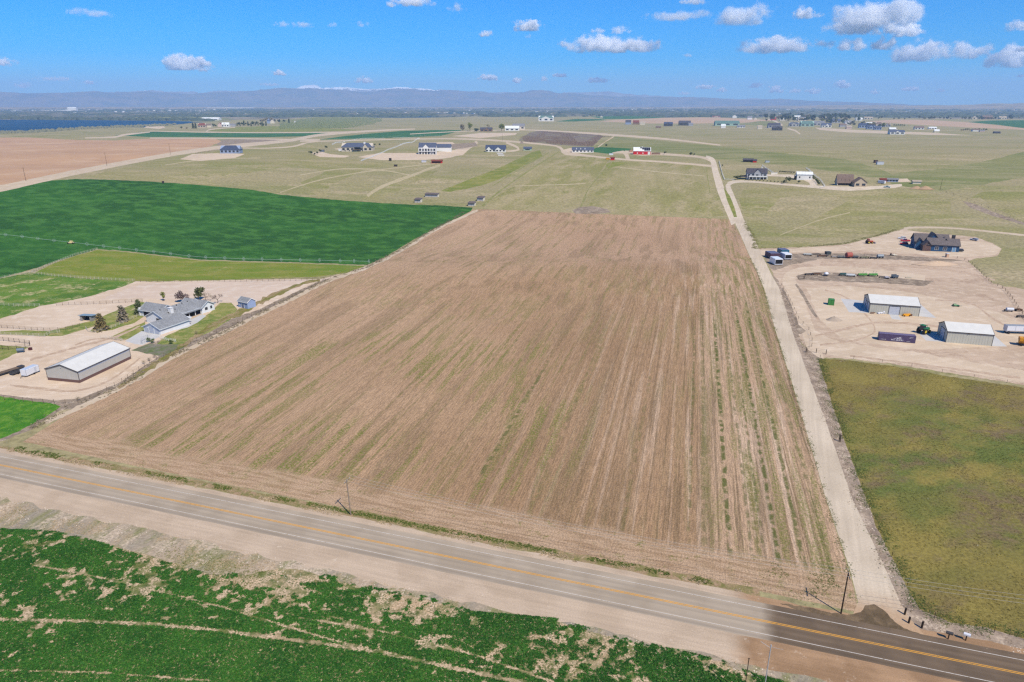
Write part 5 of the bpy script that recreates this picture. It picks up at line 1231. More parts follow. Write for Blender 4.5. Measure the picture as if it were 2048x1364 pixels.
m = MB(); m.box(0, 1.4, 0, 1.4, 0, 2.1); m.build('body', M('cream_orange_cladding', (204, 168, 140), .7), t); m = MB(); m.prism([(-.15, 2.1), (1.55, 2.1), (1.55, 2.25), (-.15, 2.45)], -.15, 1.55, 'x'); m.build('roof', WPAINT, t)

# ================================================================== poles and wires
POLE = M('pole_wood', (148, 134, 120), .9, .1, .15); POLED = M('dark_pole_wood', (64, 54, 46), .9, .1, .15)
def power_pole(label, P, top, lean=(0, 0), mat=POLE, arm=True, rz=None, r=.14, group='utility poles along the roads', arm_w=1.2):
    b = at(*P); h = height(b, top) if top < 1000 or isinstance(top, int) and top > 100 else top
    t = thing('utility_pole', label, 'pole', b, rz if rz is not None else math.atan2(HW_D.y, HW_D.x) + R(90), group)
    m = MB(); m.bar((0, 0, -.5), (lean[0], lean[1], h), r, 8, r * .7); m.build('post', mat, t)
    if arm:
        q = Vector((lean[0], lean[1], h)) * .96
        m = MB(); m.box(q.x - arm_w, q.x + arm_w, q.y - .17, q.y - .07, q.z - .07, q.z + .07); m.build('crossarm', mat, t)
        for x in (-arm_w * .9, 0.0, arm_w * .9): m = MB(); m.bar((q.x + x, q.y - .12, q.z + .07), (q.x + x, q.y - .12, q.z + .3), .05, 6); m.build('insulator', M('pale_insulator', (210, 206, 200)), t)
    return t, b, h
T1, B1, H1 = power_pole('weathered grey pole standing between the highway and the stubble field', (702, 1030), 957, (-.3, .15))
T2, B2, H2 = power_pole('dark leaning pole at the corner of highway and gravel road', (1682, 1227), 1147, (.1, .05), POLED, rz=math.atan2(HW_D.y, HW_D.x) + R(90))
# slim poles on the camera side of the road
t = thing('marker_pole', 'slim pale metal pole at the bottom edge beside the shoulder', 'pole', at(1522, 1420), 0)
hh = height(at(1522, 1420), 1293); m = MB(); m.bar((0, 0, -.3), (0, 0, hh), .07, 8); m.build('post', STEEL, t); m = MB(); m.bar((-.05, 0, hh - .25), (-1.3, .6, hh + .35), .03, 5); m.bar((.0, 0, hh - .05), (1.6, -.5, hh - .1), .02, 4); m.bar((0, 0, hh), (0, 0, hh + .3), .09, 6); m.build('arm', STEEL, t)
t = thing('marker_pole', 'slim dark pole at the bottom edge left of the pale one', 'pole', at(1486, 1400), 0)
hh = height(at(1486, 1400), 1317); m = MB(); m.bar((0, 0, -.3), (0, 0, hh), .06, 6); m.bar((-.15, 0, hh), (.15, 0, hh), .05, 5); m.build('post', POLED, t)
# wires sag from the corner pole towards a pole beyond the right edge
P3 = at(2450, 1330); H3 = 8.6
t3 = thing('utility_pole', 'pole beyond the right edge carrying the wires', 'pole', P3, math.atan2(HW_D.y, HW_D.x) + R(90), 'utility poles along the roads')
m = MB(); m.bar((0, 0, -.5), (0, 0, H3), .14, 8, .1); m.box(-1.2, 1.2, -.17, -.07, H3 - .4, H3 - .26); m.build('post', POLE, t3)
def wire(p, q, sag, name, label):
    m = MB(); pr = None
    for i in range(17):
        s_ = i / 16; c = p.lerp(q, s_) - Vector((0, 0, sag * 4 * s_ * (1 - s_)))
        if pr is not None: m.bar(pr, c, .018, 4)
        pr = c
    o = m.build(name, M('wire_metal', (190, 186, 176), .5)); tag(o, label, 'wire', 'wires along the highway')
ca = math.atan2(HW_D.y, HW_D.x) + R(90)
for k, (off, wd) in enumerate(((-1.1, 'far side'), (0.0, 'middle'), (1.1, 'road side'))):
    o_ = Vector((math.cos(ca) * off, math.sin(ca) * off, 0))
    wire(B2 + o_ + Vector((.1, 0, H2 + .15)), P3 + o_ + Vector((0, 0, H3 - .1)), .9, 'power_wire', f'{wd} wire sagging right from the corner pole over the pasture')
    wire(B1 + o_ + Vector((-.3, .1, H1 + .15)), B2 + o_ + Vector((.1, 0, H2 + .15)), 1.6, 'power_wire', f'{wd} wire hanging between the two roadside poles')
for k, (x, y, tp) in enumerate(((52, 362, 335), (214, 331, 305), (341, 309, 287))):
    power_pole(('leftmost', 'middle', 'rightmost')[k] + ' of three thin poles beside the dirt road and ploughed field', (x, y), tp, mat=POLED, rz=R(20), r=.16)
power_pole('lone dark pole between the brown mounds and the right slope', (1880, 379), 357, (.5, 0), POLED, False, 0)
power_pole('thin pole on the bank below the vineyard', (1005, 282), 267, (0, 0), POLED, False, 0)
power_pole('thin pale pole rising in front of the green crop band', (850, 276), 258, (0, 0), STEEL, False, 0)
power_pole('thin pale pole left of the green crop band', (726, 278), 262, (0, 0), STEEL, False, 0)

# mailboxes and posts at the road mouth
for k, (x, y, tp, lab) in enumerate(((1809, 1229, 1216, 'short brown gate post nearest the gravel road mouth'), (1817, 1246, 1234, 'short brown gate post with pale stone at its foot'), (1843, 1256, 1243, 'third short brown gate post from the gravel road'))):
    b = at(x, y); m = MB(); m.bar((0, 0, -.3), (.05, 0, height(b, tp)), .17, 8); o = m.build('gate_post', POLED); o.location = b; tag(o, lab, 'post', 'posts beside the gravel road mouth')
for x, y, lab, c in ((1896, 1278, 'dark mailbox on a post beside the highway', DKSTEEL), (1931, 1281, 'white mailbox with dark door on a post beside the highway', WPAINT)):
    t = thing('mailbox', lab, 'mailbox', at(x, y), R(-30)); m = MB(); m.box(-.08, .08, -.08, .08, -.2, 1.1); m.build('post', POLED, t); m = MB(); m.prism([(-.22, 1.1), (.22, 1.1), (.22, 1.35), (.12, 1.5), (-.12, 1.5), (-.22, 1.35)], -.5, .5, 'x'); m.build('box', c, t); m = MB(); m.box(.5, .54, -.2, .2, 1.12, 1.45); m.build('door', DKSTEEL, t)

# ================================================================== fences
def path_pts(P, step):
    W_ = [at(*p) for p in P]; out = []; carry = 0
    for a, b in zip(W_, W_[1:]):
        L = math.hypot(b.x - a.x, b.y - a.y); s_ = carry
        while s_ < L:
            t_ = s_ / L; x = a.x + (b.x - a.x) * t_; y = a.y + (b.y - a.y) * t_; out.append(Vector((x, y, z_at(x, y)))); s_ += step
        carry = s_ - L
    out.append(W_[-1]); return out
def fence(label, P, step=3.0, h=1.3, mat=WOOD, rails=3, r=.07, rr=.035, name='rail_fence', group=None, board=False, jitter=.0, base=None):
    pts = path_pts(P, step); o0 = pts[0].copy()
    t = thing(name, label, 'fence', o0, 0, group)
    m = MB()
    for p in pts: q = p - o0; hh = h * (1 + random.uniform(-jitter, jitter)); m.bar((q.x, q.y, -.2 + q.z), (q.x + random.uniform(-jitter, jitter) * .5, q.y, q.z + hh), r, 5)
    o = m.build('post', mat, t); o['kind'] = 'stuff'
    if rails:
        m = MB()
        for a, b in zip(pts, pts[1:]):
            for k in range(rails):
                z = h * (.95 - .3 * k) if rails < 4 else h * (.95 - .9 / rails * k); m.bar((a.x - o0.x, a.y - o0.y, a.z - o0.z + z), (b.x - o0.x, b.y - o0.y, b.z - o0.z + z), rr, 4)
        o = m.build('rail', mat, t); o['kind'] = 'stuff'
    return t
PALEW = M('pale_weathered_rail', (206, 198, 184), .8, .1, .08); WIRE = M('fence_wire', (150, 142, 132), .6, .3)
VINYL = M('white_vinyl', (236, 236, 232), .5, .3, .02)
fence('pale rail fence along the left edge of the yellow green pasture', [(0, 558), (62, 546), (105, 528), (150, 511), (195, 499)], 2.4, 1.3, PALEW)
fence('pale rail fence dividing the yellow pasture from the green paddock', [(64, 547), (110, 553), (180, 558), (270, 563)], 2.4, 1.4, PALEW)
fence('pale rail fence crossing the green paddock at the left edge', [(-20, 610), (0, 611), (40, 613), (80, 613)], 2.4, 1.4, PALEW)
fence('grey rail fence between the sand arena and the upper pasture', [(270, 564), (400, 563), (500, 563), (560, 562), (650, 560)], 2.8, 1.4, WOOD)
fence('thin rail fence between the arena and the shelter paddock', [(113, 611), (180, 609), (240, 606), (285, 603)], 2.6, 1.4, WOOD)
fence('white rail fence around the lower left grass strip', [(-20, 668), (0, 670), (50, 672), (92, 674), (98, 668), (120, 665)], 2.4, 1.3, PALEW)
fence('thin rail fence along the lower side of the shelter paddock', [(-20, 654), (50, 659), (98, 662), (130, 660), (160, 652)], 2.8, 1.3, WOOD)
fence('pale curved rail fence round the pine trees by the drive', [(172, 658), (176, 664), (190, 666), (215, 660), (240, 650), (270, 636), (290, 627)], 2.2, 1.2, PALEW)
fence('short pale rail fence between the drive and the house lawn', [(201, 677), (216, 677), (232, 680), (245, 682)], 2.0, 1.2, PALEW)
fence('white picket panel beside the garden bed', [(320, 677), (336, 682), (352, 684)], 1.4, 1.2, VINYL, 3)
fence('grey wire dog pen beside the concrete drive', [(282, 688), (284, 683), (296, 676), (298, 681), (284, 688)], 1.2, 1.5, STEEL, 5, .03, .012, 'dog_pen')
fence('dark pipe corral at the left edge', [(-20, 682), (9, 682), (60, 688), (60, 694), (20, 700), (-20, 697)], 2.6, 1.6, POLED, 4, .07, .03)
fence('wire fence with leaning posts along the left edge of the stubble field', [(-40, 803), (20, 800), (60, 806), (120, 808), (158, 806), (182, 798), (240, 768), (300, 727), (330, 712), (400, 680), (450, 660), (520, 624), (600, 586), (650, 560), (735, 534)], 3.4, 1.5, WOOD, 3, .06, .014, 'wire_fence', jitter=.12)
# posts along the right yards
fence('row of dark fence posts by the bottom yard gateway', [(1612, 704), (1636, 706), (1652, 708)], 3.4, 1.7, POLED, 3, .12, .02, 'post_fence')
fence('two dark posts at the top of the loop road', [(1596, 559), (1609, 557)], 4.2, 1.5, POLED, 1, .1, .02, 'post_fence')
fence('wire fence along the ditch between gravel road and loop road', [(1563, 571), (1578, 598), (1598, 642), (1617, 659), (1626, 690), (1612, 706)], 7, 1.3, POLED, 2, .07, .012, 'wire_fence')
fence('dark post fence down the right side of the bare yard', [(1914, 517), (1926, 518), (1945, 530), (1962, 547), (1985, 570), (2000, 573), (2012, 584), (2025, 600), (2040, 624), (2060, 650)], 5.5, 1.4, POLED, 3, .09, .014, 'wire_fence', jitter=.1)
fence('wire fence of thin posts between ditch and brownish pasture', [(1640, 716), (1653, 772), (1685, 870), (1716, 952), (1751, 1050), (1789, 1124), (1819, 1183), (1843, 1225), (1903, 1250), (1976, 1262), (2060, 1286)], 9, 1.2, POLED, 2, .05, .010, 'wire_fence')
fence('wire fence of thin posts between the bottom yard road and the pasture', [(1652, 709), (1700, 717), (1800, 729), (1900, 748), (2060, 773)], 9, 1.2, POLED, 2, .05, .010, 'wire_fence')
o = fence('single dark post with brace in the ditch beside the gravel road', [(1678, 882), (1680, 884)], 3, 2.0, POLED, 1, .12, .03, 'ditch_post')
fence('wire fence up the right hand slope beyond the brown mounds', [(1880, 380), (1930, 398), (1960, 410), (2010, 430), (2060, 450)], 12, 1.3, POLED, 2, .1, .015, 'wire_fence')
fence('long white vinyl fence right of the winding gravel lane', [(1438, 323), (1441, 335), (1445, 350), (1449, 360), (1468, 361)], 3, 1.6, VINYL, 3, .1, .08, 'vinyl_fence')
fence('white vinyl fence ending at the gravel lane by the metal shop', [(1612, 337), (1625, 348), (1640, 360), (1650, 374), (1640, 376)], 3, 1.6, VINYL, 3, .1, .08, 'vinyl_fence')
fence('white vinyl fence behind the lane side garden', [(1524, 331), (1533, 338), (1544, 345), (1548, 348)], 3, 1.6, VINYL, 3, .1, .08, 'vinyl_fence')
fence('straight white vinyl fence running down the meadow towards the stone house', [(722, 323), (760, 308), (800, 291), (840, 277)], 3, 1.8, VINYL, 4, .14, .10, 'vinyl_fence')
fence('white vinyl fence along the crop band above the stone house', [(664, 290), (690, 283), (713, 279), (760, 277.5), (770, 277)], 4, 1.8, VINYL, 3, .14, .09, 'vinyl_fence')
fence('white vinyl fence along the track above the white house', [(786, 276.3), (820, 276), (840, 276.8)], 4, 1.8, VINYL, 3, .14, .09, 'vinyl_fence')
fence('wooden post fence along the dirt road left of the grey roofed house', [(392, 308), (420, 303), (445, 300)], 6, 1.8, WOOD, 2, .15, .06)
fence('row of pale posts along the far green crop field', [(300, 276), (430, 277), (560, 278), (640, 279)], 9, 1.6, PALEW, 1, .2, .05, 'post_fence')

# ================================================================== irrigation wheel line
WX = [(30, 181), (115, 190), (195, 201), (278, 211), (365, 220), (447, 230), (532, 240), (614, 249), (700, 260), (789, 268), (875, 279), (969, 291), (1054, 298), (1152, 302), (1249, 306), (1343, 308), (1441, 310), (1538, 312), (1637, 313), (1743, 316), (1814, 317), (1890, 319)]
WP = [at(x / 2.56, 400 + y / 2.56 + 1.5) for x, y in WX]; o0 = WP[0].copy()
t = thing('irrigation_line', 'long wheel line sprinkler crossing the dark green crop', 'irrigation line', o0, 0)
m = MB(); WR = 1.0
ext = [WP[0] + (WP[0] - WP[1]) * .6] + WP
for a, b in zip(ext, ext[1:]): m.bar((a.x - o0.x, a.y - o0.y, a.z - o0.z + WR), (b.x - o0.x, b.y - o0.y, b.z - o0.z + WR), .07, 6)
m.build('pipe', M('pale_pipe', (184, 200, 190), .4, .4), t)
d = (WP[-1] - WP[0]).normalized(); wz = math.atan2(d.y, d.x)
proto = None
for i, p in enumerate(WP):
    if i == 4: continue
    if proto is None:
        m = MB(); n = 14
        for k in range(n):
            a0 = 2 * math.pi * k / n; a1 = 2 * math.pi * (k + 1) / n
            m.bar((0, math.cos(a0) * WR, math.sin(a0) * WR), (0, math.cos(a1) * WR, math.sin(a1) * WR), .055, 4)
            if k % 2 == 0: m.bar((0, 0, 0), (0, math.cos(a0) * WR, math.sin(a0) * WR), .03, 4)
        proto = m.build('wheel', M('pale_pipe', (214, 224, 220)), t); w_ = proto
    else: w_ = proto.copy(); COL.objects.link(w_)
    w_.location = (p.x - o0.x, p.y - o0.y, p.z - o0.z + WR); w_.rotation_euler = (0, 0, wz)
p = WP[4] - o0; m = MB(); m.box(p.x - 1.6, p.x + 1.6, p.y - .9, p.y + .9, p.z + .5, p.z + 1.0); m.box(p.x - .6, p.x + .8, p.y - .6, p.y + .6, p.z + 1.0, p.z + 1.9)
m.build('drive_unit', M('cream_engine_cover', (228, 206, 150), .5), t)
for sx in (-1.5, 1.5):
    for sy in (-.9, .9): m = MB(); m.wheel(p.x + sx, p.y + sy, p.z + .5, .5, .25); m.build('drive_wheel', TYRE, t)
# second wheel line on the far crop band
WX2 = [(644 + 14.7 * i, 279.4 - (.4 * i if i < 6 else 2.4 + .65 * (i - 6)) ) for i in range(17)]
WX2 = [(644, 279), (659, 278.8), (674, 278.6), (688, 278.5), (703, 277.8), (718, 277), (733, 276.8), (749, 275.5), (765, 274.6), (780, 273.8), (795, 273.2), (811, 272.8), (826, 272.4), (842, 272), (858, 271.8), (870, 271.8), (879, 271.8)]
WP2 = [at(*q) for q in WX2]; o1 = WP2[0].copy()
t = thing('irrigation_line', 'distant wheel line sprinkler along the far green crop band', 'irrigation line', o1, 0)
m = MB()
for a, b in zip(WP2, WP2[1:]): m.bar((a.x - o1.x, a.y - o1.y, a.z - o1.z + 1), (b.x - o1.x, b.y - o1.y, b.z - o1.z + 1), .12, 5)
m.build('pipe', M('pale_pipe', (214, 224, 220)), t)
for p in WP2: w_ = proto.copy(); COL.objects.link(w_); w_.parent = t; w_.location = (p.x - o1.x, p.y - o1.y, p.z - o1.z + 1); w_.scale = (1.6, 1.3, 1.3)
# ================================================================== trees
def m_leaf(name, c1, c2, rough=.8):
    g = G(name, rough, .15); tc = g.n.new('ShaderNodeTexCoord').outputs['Object']
    c = g.mix(g.step(g.noise(0.9, 3, .6, v=tc), .40, .62), c1, c2)
    c = g.val(c, g.noise(3.5, 2, .6, v=tc), .75, 1.25)
    return g.done(c)
LEAF = {'pine': m_leaf('pine_needles', T(84, 98, 66), T(112, 118, 80)), 'pinegrey': m_leaf('grey_pine_needles', T(138, 130, 100), T(164, 150, 136)), 'pinebrown': m_leaf('dry_pine_needles', T(146, 128, 84), T(120, 114, 80)),
        'spring': m_leaf('spring_leaves', T(150, 152, 74), T(122, 132, 60)), 'bud': m_leaf('budding_twigs', T(136, 126, 100), T(158, 146, 116)), 'dark': m_leaf('dark_leaves', T(66, 80, 56), T(86, 98, 64)),
        'mauve': m_leaf('mauve_twigs', T(140, 120, 116), T(112, 100, 92)), 'bush': m_leaf('bush_leaves', T(86, 104, 54), T(112, 126, 66)), 'olive': m_leaf('olive_leaves', T(112, 116, 74), T(88, 96, 62)), 'greytree': m_leaf('grey_green_leaves', T(96, 106, 92), T(78, 90, 78))}
BARK = M('tree_bark', (112, 94, 78), .9, .1, .15)
def leaf_cloud(pts, size, rng, flat=.4):
    """small bent leaf-clump triangles at points"""
    n = len(pts); a = rng.normal(size=(n, 3)); a[:, 2] *= flat; a /= np.linalg.norm(a, axis=1)[:, None]
    b = rng.normal(size=(n, 3)); b -= (b * a).sum(1)[:, None] * a; b /= np.linalg.norm(b, axis=1)[:, None]
    c = np.cross(a, b); s = size * rng.uniform(.6, 1.4, size=(n, 1))
    P = np.asarray(pts)
    v = np.stack([P + a * s, P + b * s * .9, P - a * s * .8 + c * s * .3, P - b * s * .8], 1).reshape(-1, 3)
    f = np.arange(n * 4).reshape(n, 4)
    return v, f
def mesh_np(name, v, f, mats, parent=None):
    me = bpy.data.meshes.new(name); me.vertices.add(len(v)); me.vertices.foreach_set('co', np.asarray(v, np.float32).ravel())
    k = f.shape[1]; me.loops.add(f.size); me.loops.foreach_set('vertex_index', f.ravel().astype(np.int32))
    me.polygons.add(len(f)); me.polygons.foreach_set('loop_start', np.arange(0, f.size, k, dtype=np.int32)); me.update(calc_edges=True)
    me.materials.append(mats); o = bpy.data.objects.new(name, me); COL.objects.link(o)
    if parent is not None: o.parent = parent
    return o
def make_tree(kind, h, r, leaf, n=500, seed=1, trunk=True, size=None):
    """returns root empty with trunk and crown"""
    rng = np.random.default_rng(seed); root = bpy.data.objects.new('tree', None); COL.objects.link(root)
    tr = MB(); pts = []
    if kind == 'pine':
        tr.bar((0, 0, -.3), (0, 0, h * .95), h * .022, 6, h * .004)
        lev = 11
        for k in range(lev):
            z = h * (.08 + .88 * k / lev); rr = r * (1 - k / lev) ** .8 * (1 + .15 * math.sin(k * 2.1))
            for j in range(7):
                a = j * .9 + k * .7 + rng.uniform(-.3, .3); q = rr * rng.uniform(.7, 1.15)
                if k % 2 == 0 and j % 2 == 0: tr.bar((0, 0, z), (math.cos(a) * q * .8, math.sin(a) * q * .8, z - q * .12), .05, 3, .01)
                m_ = max(2, int(n / lev / 7 * (1.6 - k / lev)))
                t_ = rng.uniform(.15, 1, m_) ** .6
                pts.append(np.stack([math.cos(a) * q * t_ + rng.normal(0, .1 * r, m_), math.sin(a) * q * t_ + rng.normal(0, .1 * r, m_), z - q * .22 * t_ + rng.normal(0, .05 * h / 4, m_)], 1))
    elif kind == 'bare':
        def br(p, d, l, rad, lv):
            q = p + d * l; tr.bar(p, q, rad, 4, rad * .6)
            if lv == 0: pts.append(np.array([q]) + rng.normal(0, .25, (max(1, n // 60), 3))); return
            for k in range(3 if lv > 1 else 4):
                dd = (d + Vector(rng.normal(0, .5, 3)) + Vector((0, 0, .15))).normalized(); br(p + d * l * rng.uniform(.55, 1), dd, l * rng.uniform(.6, .8), rad * .55, lv - 1)
        br(Vector((0, 0, -.2)), Vector((0, 0, 1)), h * .34, h * .022, 3)
    else:
        tr.bar((0, 0, -.3), (0, 0, h * .45), h * .03, 6, h * .018)
        blobs = []
        for k in range(8):
            a = rng.uniform(0, 6.28); q = r * rng.uniform(.15, .62); c = np.array([math.cos(a) * q, math.sin(a) * q, h * rng.uniform(.42, .86)]); blobs.append((c, r * rng.uniform(.35, .55)))
            tr.bar((0, 0, h * rng.uniform(.2, .42)), tuple(c), h * .014, 4, h * .004)
        for c, q in blobs:
            m_ = n // 8; d = rng.normal(size=(m_, 3)); d /= np.linalg.norm(d, axis=1)[:, None]; pts.append(c + d * q * rng.uniform(.45, 1.08, (m_, 1)) * np.array([1, 1, .85]))
    P = np.concatenate(pts); v, f = leaf_cloud(P, size or (r * .13 if kind != 'bare' else r * .05), rng, .8 if kind != 'pine' else .35)
    if trunk: tr.build('trunk', BARK, root)
    mesh_np('crown', v, f, LEAF[leaf], root)
    return root
def place_tree(root, name, label, P, s=1.0, cat='tree', group=None, first=False, rz=None, base=None):
    o = root if first else copy_tree(root)
    o.name = name; b = base or at(*P); o.location = (b.x, b.y, b.z); o.scale = (s, s, s); o.rotation_euler = (0, 0, random.uniform(0, 6.28) if rz is None else rz)
    tag(o, label, cat, group); return o
place_tree(make_tree('pine', 7.4, 2.9, 'pinebrown', 900, 1), 'pine_tree', 'brownish pine nearest the drive loop, pinkish shrubs at its foot', (203, 660), first=True)
place_tree(make_tree('pine', 7.2, 2.7, 'pinegrey', 900, 2), 'pine_tree', 'grey brown pine, middle of the three by the drive', (247, 642), first=True)
place_tree(make_tree('pine', 7, 2.4, 'pine', 900, 3), 'pine_tree', 'dark green pine at the corner of the white house', (279, 628), first=True)
place_tree(make_tree('bare', 5, 2, 'mauve', 900, 4), 'shrub', 'pinkish grey shrub under the brownish pine', (196, 662), .55, 'shrub', first=True)
place_tree(make_tree('round', 4.5, 1.6, 'spring', 350, 5), 'young_tree', 'small yellowish young tree standing in the sand arena', (327, 602), first=True)
place_tree(make_tree('round', 5.5, 2.8, 'mauve', 600, 6), 'tree', 'mauve leafed tree behind the white house roof', (366, 604), first=True)
place_tree(make_tree('round', 6, 2.8, 'olive', 600, 7), 'tree', 'olive green tree behind the right wing of the white house', (398, 600), first=True)
place_tree(make_tree('bare', 6, 2, 'bud', 700, 8), 'tree', 'grey budding tree right of the olive one behind the house', (412, 603), first=True)
place_tree(make_tree('bare', 6, 2, 'mauve', 700, 9), 'tree', 'bare grey tree standing alone right of the white house', (436, 606), first=True)
bs = make_tree('bare', 2.2, 1.2, 'bud', 500, 10)
for k, (x, y, l) in enumerate(((286, 728, 'grey dead brush heap at the wire fence, lower one'), (297, 722, 'grey dead brush heap at the wire fence, middle one'), (308, 716, 'grey dead brush heap at the wire fence, upper one'), (155, 801, 'dark weedy clump at the fence corner below the long barn'), (394, 668, 'reddish bare shrub on the lawn by the wire fence'))):
    place_tree(bs, 'shrub', l, (x, y), .9, 'shrub', first=(k == 0))
bg_ = make_tree('round', 1.6, 1.0, 'bush', 260, 12, trunk=False)
for k, (x, y, l) in enumerate(((298, 684, 'green bush beside the dog pen'), (306, 686, 'green bush right of the one by the dog pen'), (342, 688, 'green bush at the right end of the picket panel'))):
    place_tree(bg_, 'bush', l, (x, y), 1.0, 'bush', first=(k == 0))
# the farmstead on the ridge
place_tree(make_tree('round', 12, 6, 'bud', 900, 13), 'tree', 'leftmost pale budding tree of the ridge farmstead', (926, 262), 1.8, first=True)
place_tree(make_tree('round', 14, 5.5, 'spring', 900, 14), 'tree', 'tall pale yellow tree left in the ridge farmstead', (940, 262), 1.9, first=True)
place_tree(make_tree('round', 6, 5.5, 'dark', 500, 15), 'tree', 'low dark green tree left of the brown ridge house', (953, 263), 1.8, first=True)
place_tree(make_tree('bare', 14, 5, 'bud', 500, 16), 'tree', 'bare grey tree above the brown ridge house', (976, 262), 2.0, first=True)
place_tree(make_tree('round', 13, 5.5, 'spring', 1100, 17), 'tree', 'rounded yellow green tree left of the white ridge sheds', (1003, 262), 2.1, first=True)

# ================================================================== houses in the middle distance
def col(c, nm): return M(nm, c, .8, .15, .05)
ROOFS = {'slate': (88, 96, 116), 'navy': (72, 82, 106), 'charcoal': (84, 82, 90), 'brown': (128, 110, 100), 'grey': (134, 134, 138), 'white': (232, 234, 232), 'teal': (96, 124, 120), 'green': (104, 132, 124), 'red': (150, 70, 64), 'tan': (178, 164, 146), 'rust': (128, 70, 60)}
WALLS = {'white': (238, 236, 230), 'cream': (226, 214, 190), 'stone': (206, 194, 176), 'blue': (150, 164, 190), 'grey': (176, 176, 178), 'tan': (198, 180, 156), 'red': (206, 44, 50), 'dark': (84, 80, 84), 'green': (164, 192, 176), 'brown': (140, 112, 92), 'pink': (216, 190, 176)}
def far_house(name, label, x0, x1, yb, yt, roof, wall, cat='house', axis='x', hip=0.0, depth=.6, eave=.5, win=0, gablet=None, rz=None, group=None, extra=None, over=.5):
    b = at((x0 + x1) / 2, yb); p = px_size(b); L = (x1 - x0) * p; H = (yb - yt) * p / .98
    D = L * depth; head = math.atan2(b.x, b.y)
    t = thing(name, label, cat, b, (-head * .35 + R(-4)) if rz is None else rz, group)
    # the roof's far slope shows too: take that off the height
    ang = math.asin(min(1, max(0, (CAM_H - b.z)) / b.length)); H = max(3.2, (H - D * .45 * math.sin(ang)) * (1.3 if b.y > 1500 else 1.0))
    ev = H * eave
    rm = m_rf(roof); wm = col(WALLS[wall], wall + '_house_wall')
    gable(t, -L / 2, L / 2, 0, D, ev, H, axis, wm, rm, over=over, base=-2, hip=hip, th=.3)
    if gablet:
        for u0, u1, hh in gablet:
            gable(t, -L / 2 + L * u0, -L / 2 + L * u1, -1.2, D * .5, ev, min(H, ev + (H - ev) * hh), 'y', wm, rm, over=.4, base=-2, th=.25)
    for k in range(win):
        u = -L / 2 + L * (k + .5) / win; ww = L / win * .28; d_ = -1.2 if gablet and any(g0 < (k + .5) / win < g1 for g0, g1, _ in gablet) else 0
        m = MB(); m.box(u - ww, u + ww, d_ - .08, d_ + .02, ev * .30, ev * .78); m.build('window', GLASS, t)
    if extra: extra(t, L, D, ev, H)
    return t
_rf = {}
def m_rf(k):
    if k not in _rf: _rf[k] = m_shingle(k + '_roof_shingle', T(*ROOFS[k]))
    return _rf[k]
def two_floor(t, L, D, ev, H):
    m = MB(); n = 6
    for z0, z1 in ((.4, ev * .40), (ev * .52, ev * .86)):
        for i in range(n): u = -L / 2 + L * (i + .5) / n; mm = MB(); mm.box(u - L / n * .34, u + L / n * .34, -1.3, -1.2, z0, z1); mm.build('window', GLASS, t)
    m = MB(); m.box(-L / 2, L / 2, -2.6, -1.3, ev * .44, ev * .49); m.build('balcony', WHITEP, t)
    for i in range(5): u = -L / 2 + L * i / 4; mm = MB(); mm.box(u - .15, u + .15, -2.6, -2.3, 0, ev); mm.build('porch_post', WHITEP, t)
    m = MB(); m.box(-L / 2, L / 2, -1.25, 0, -1, ev); m.build('front_wall', WHITEP, t)
far_house('house', 'grey blue house with dark hip roof beside the dirt road', 441, 479, 307, 292, 'navy', 'blue', hip=.25, depth=.55, eave=.5, win=5)
def stone_x(t, L, D, ev, H):
    m = MB(); m.box(L * .20, L * .26, D * .35, D * .5, H * .7, H + 1.6); m.build('chimney', WHITEP, t)
    m = MB(); m.box(-L * .08, L * .12, -.4, .3, ev * .45, ev * .9); m.build('porch_shade_slab', BLACK, t)  # porch shade put on as a black slab, no recess behind it
    m = MB(); m.box(-L * .14, L * .14, -3.2, -.1, ev * .38, ev * .46); m.build('deck', WOOD, t)
    for i in range(6): mm = MB(); u = -L / 2 + L * (.12 + .14 * i); mm.box(u - .7, u + .7, -.1, 0.05, .5, ev * .3); mm.build('window', GLASS, t)
far_house('house', 'long stone coloured house with slate hip roof and central porch', 683, 745, 303, 287, 'slate', 'stone', hip=.16, depth=.38, eave=.55, win=7, gablet=((.70, .86, .9),), extra=stone_x)
far_house('garage_wing', 'low slate roofed wing at the right end of the long stone house', 728, 746, 301, 290, 'slate', 'stone', hip=.2, depth=.6, eave=.5, win=0)
far_house('house', 'tall white house with columns, two floors and navy roof', 838, 872, 309, 287, 'slate', 'white', depth=.45, eave=.6, gablet=((.22, .62, .75),), extra=two_floor)
far_house('garage', 'long white garage joined right of the tall white house', 872, 902, 303, 289, 'slate', 'white', cat='garage', depth=.45, eave=.6, win=0)
far_house('house', 'white single storey house with navy roof left of the teal shed', 971, 1011, 304.5, 291, 'navy', 'white', depth=.42, eave=.45, win=6, gablet=((.05, .3, .7), (.5, .78, .6)))
far_house('shed', 'small teal grey shed right of the white single storey house', 1047, 1063, 301, 294, 'slate', 'green', cat='shed', depth=.5, eave=.55, win=1)
def wip(t, L, D, ev, H):
    for k in range(3): m = MB(); u = -L * .3 + k * L * .2; m.prism([(u - 1.6, ev), (u + 1.6, ev), (u, ev + 3)], D * .1, D * .6, 'y'); m.build('dormer', WHITEP, t)
    for k in range(6): m = MB(); u = L * (.05 + .08 * k); m.box(u - .18, u + .18, -2.5, -2.2, 0, ev * .9); m.build('porch_post', WHITEP, t)
far_house('house', 'white farmhouse with slate roof and pointed white dormers on the lane bend', 1144, 1187, 305, 295, 'slate', 'white', depth=.4, eave=.5, win=6, extra=wip)
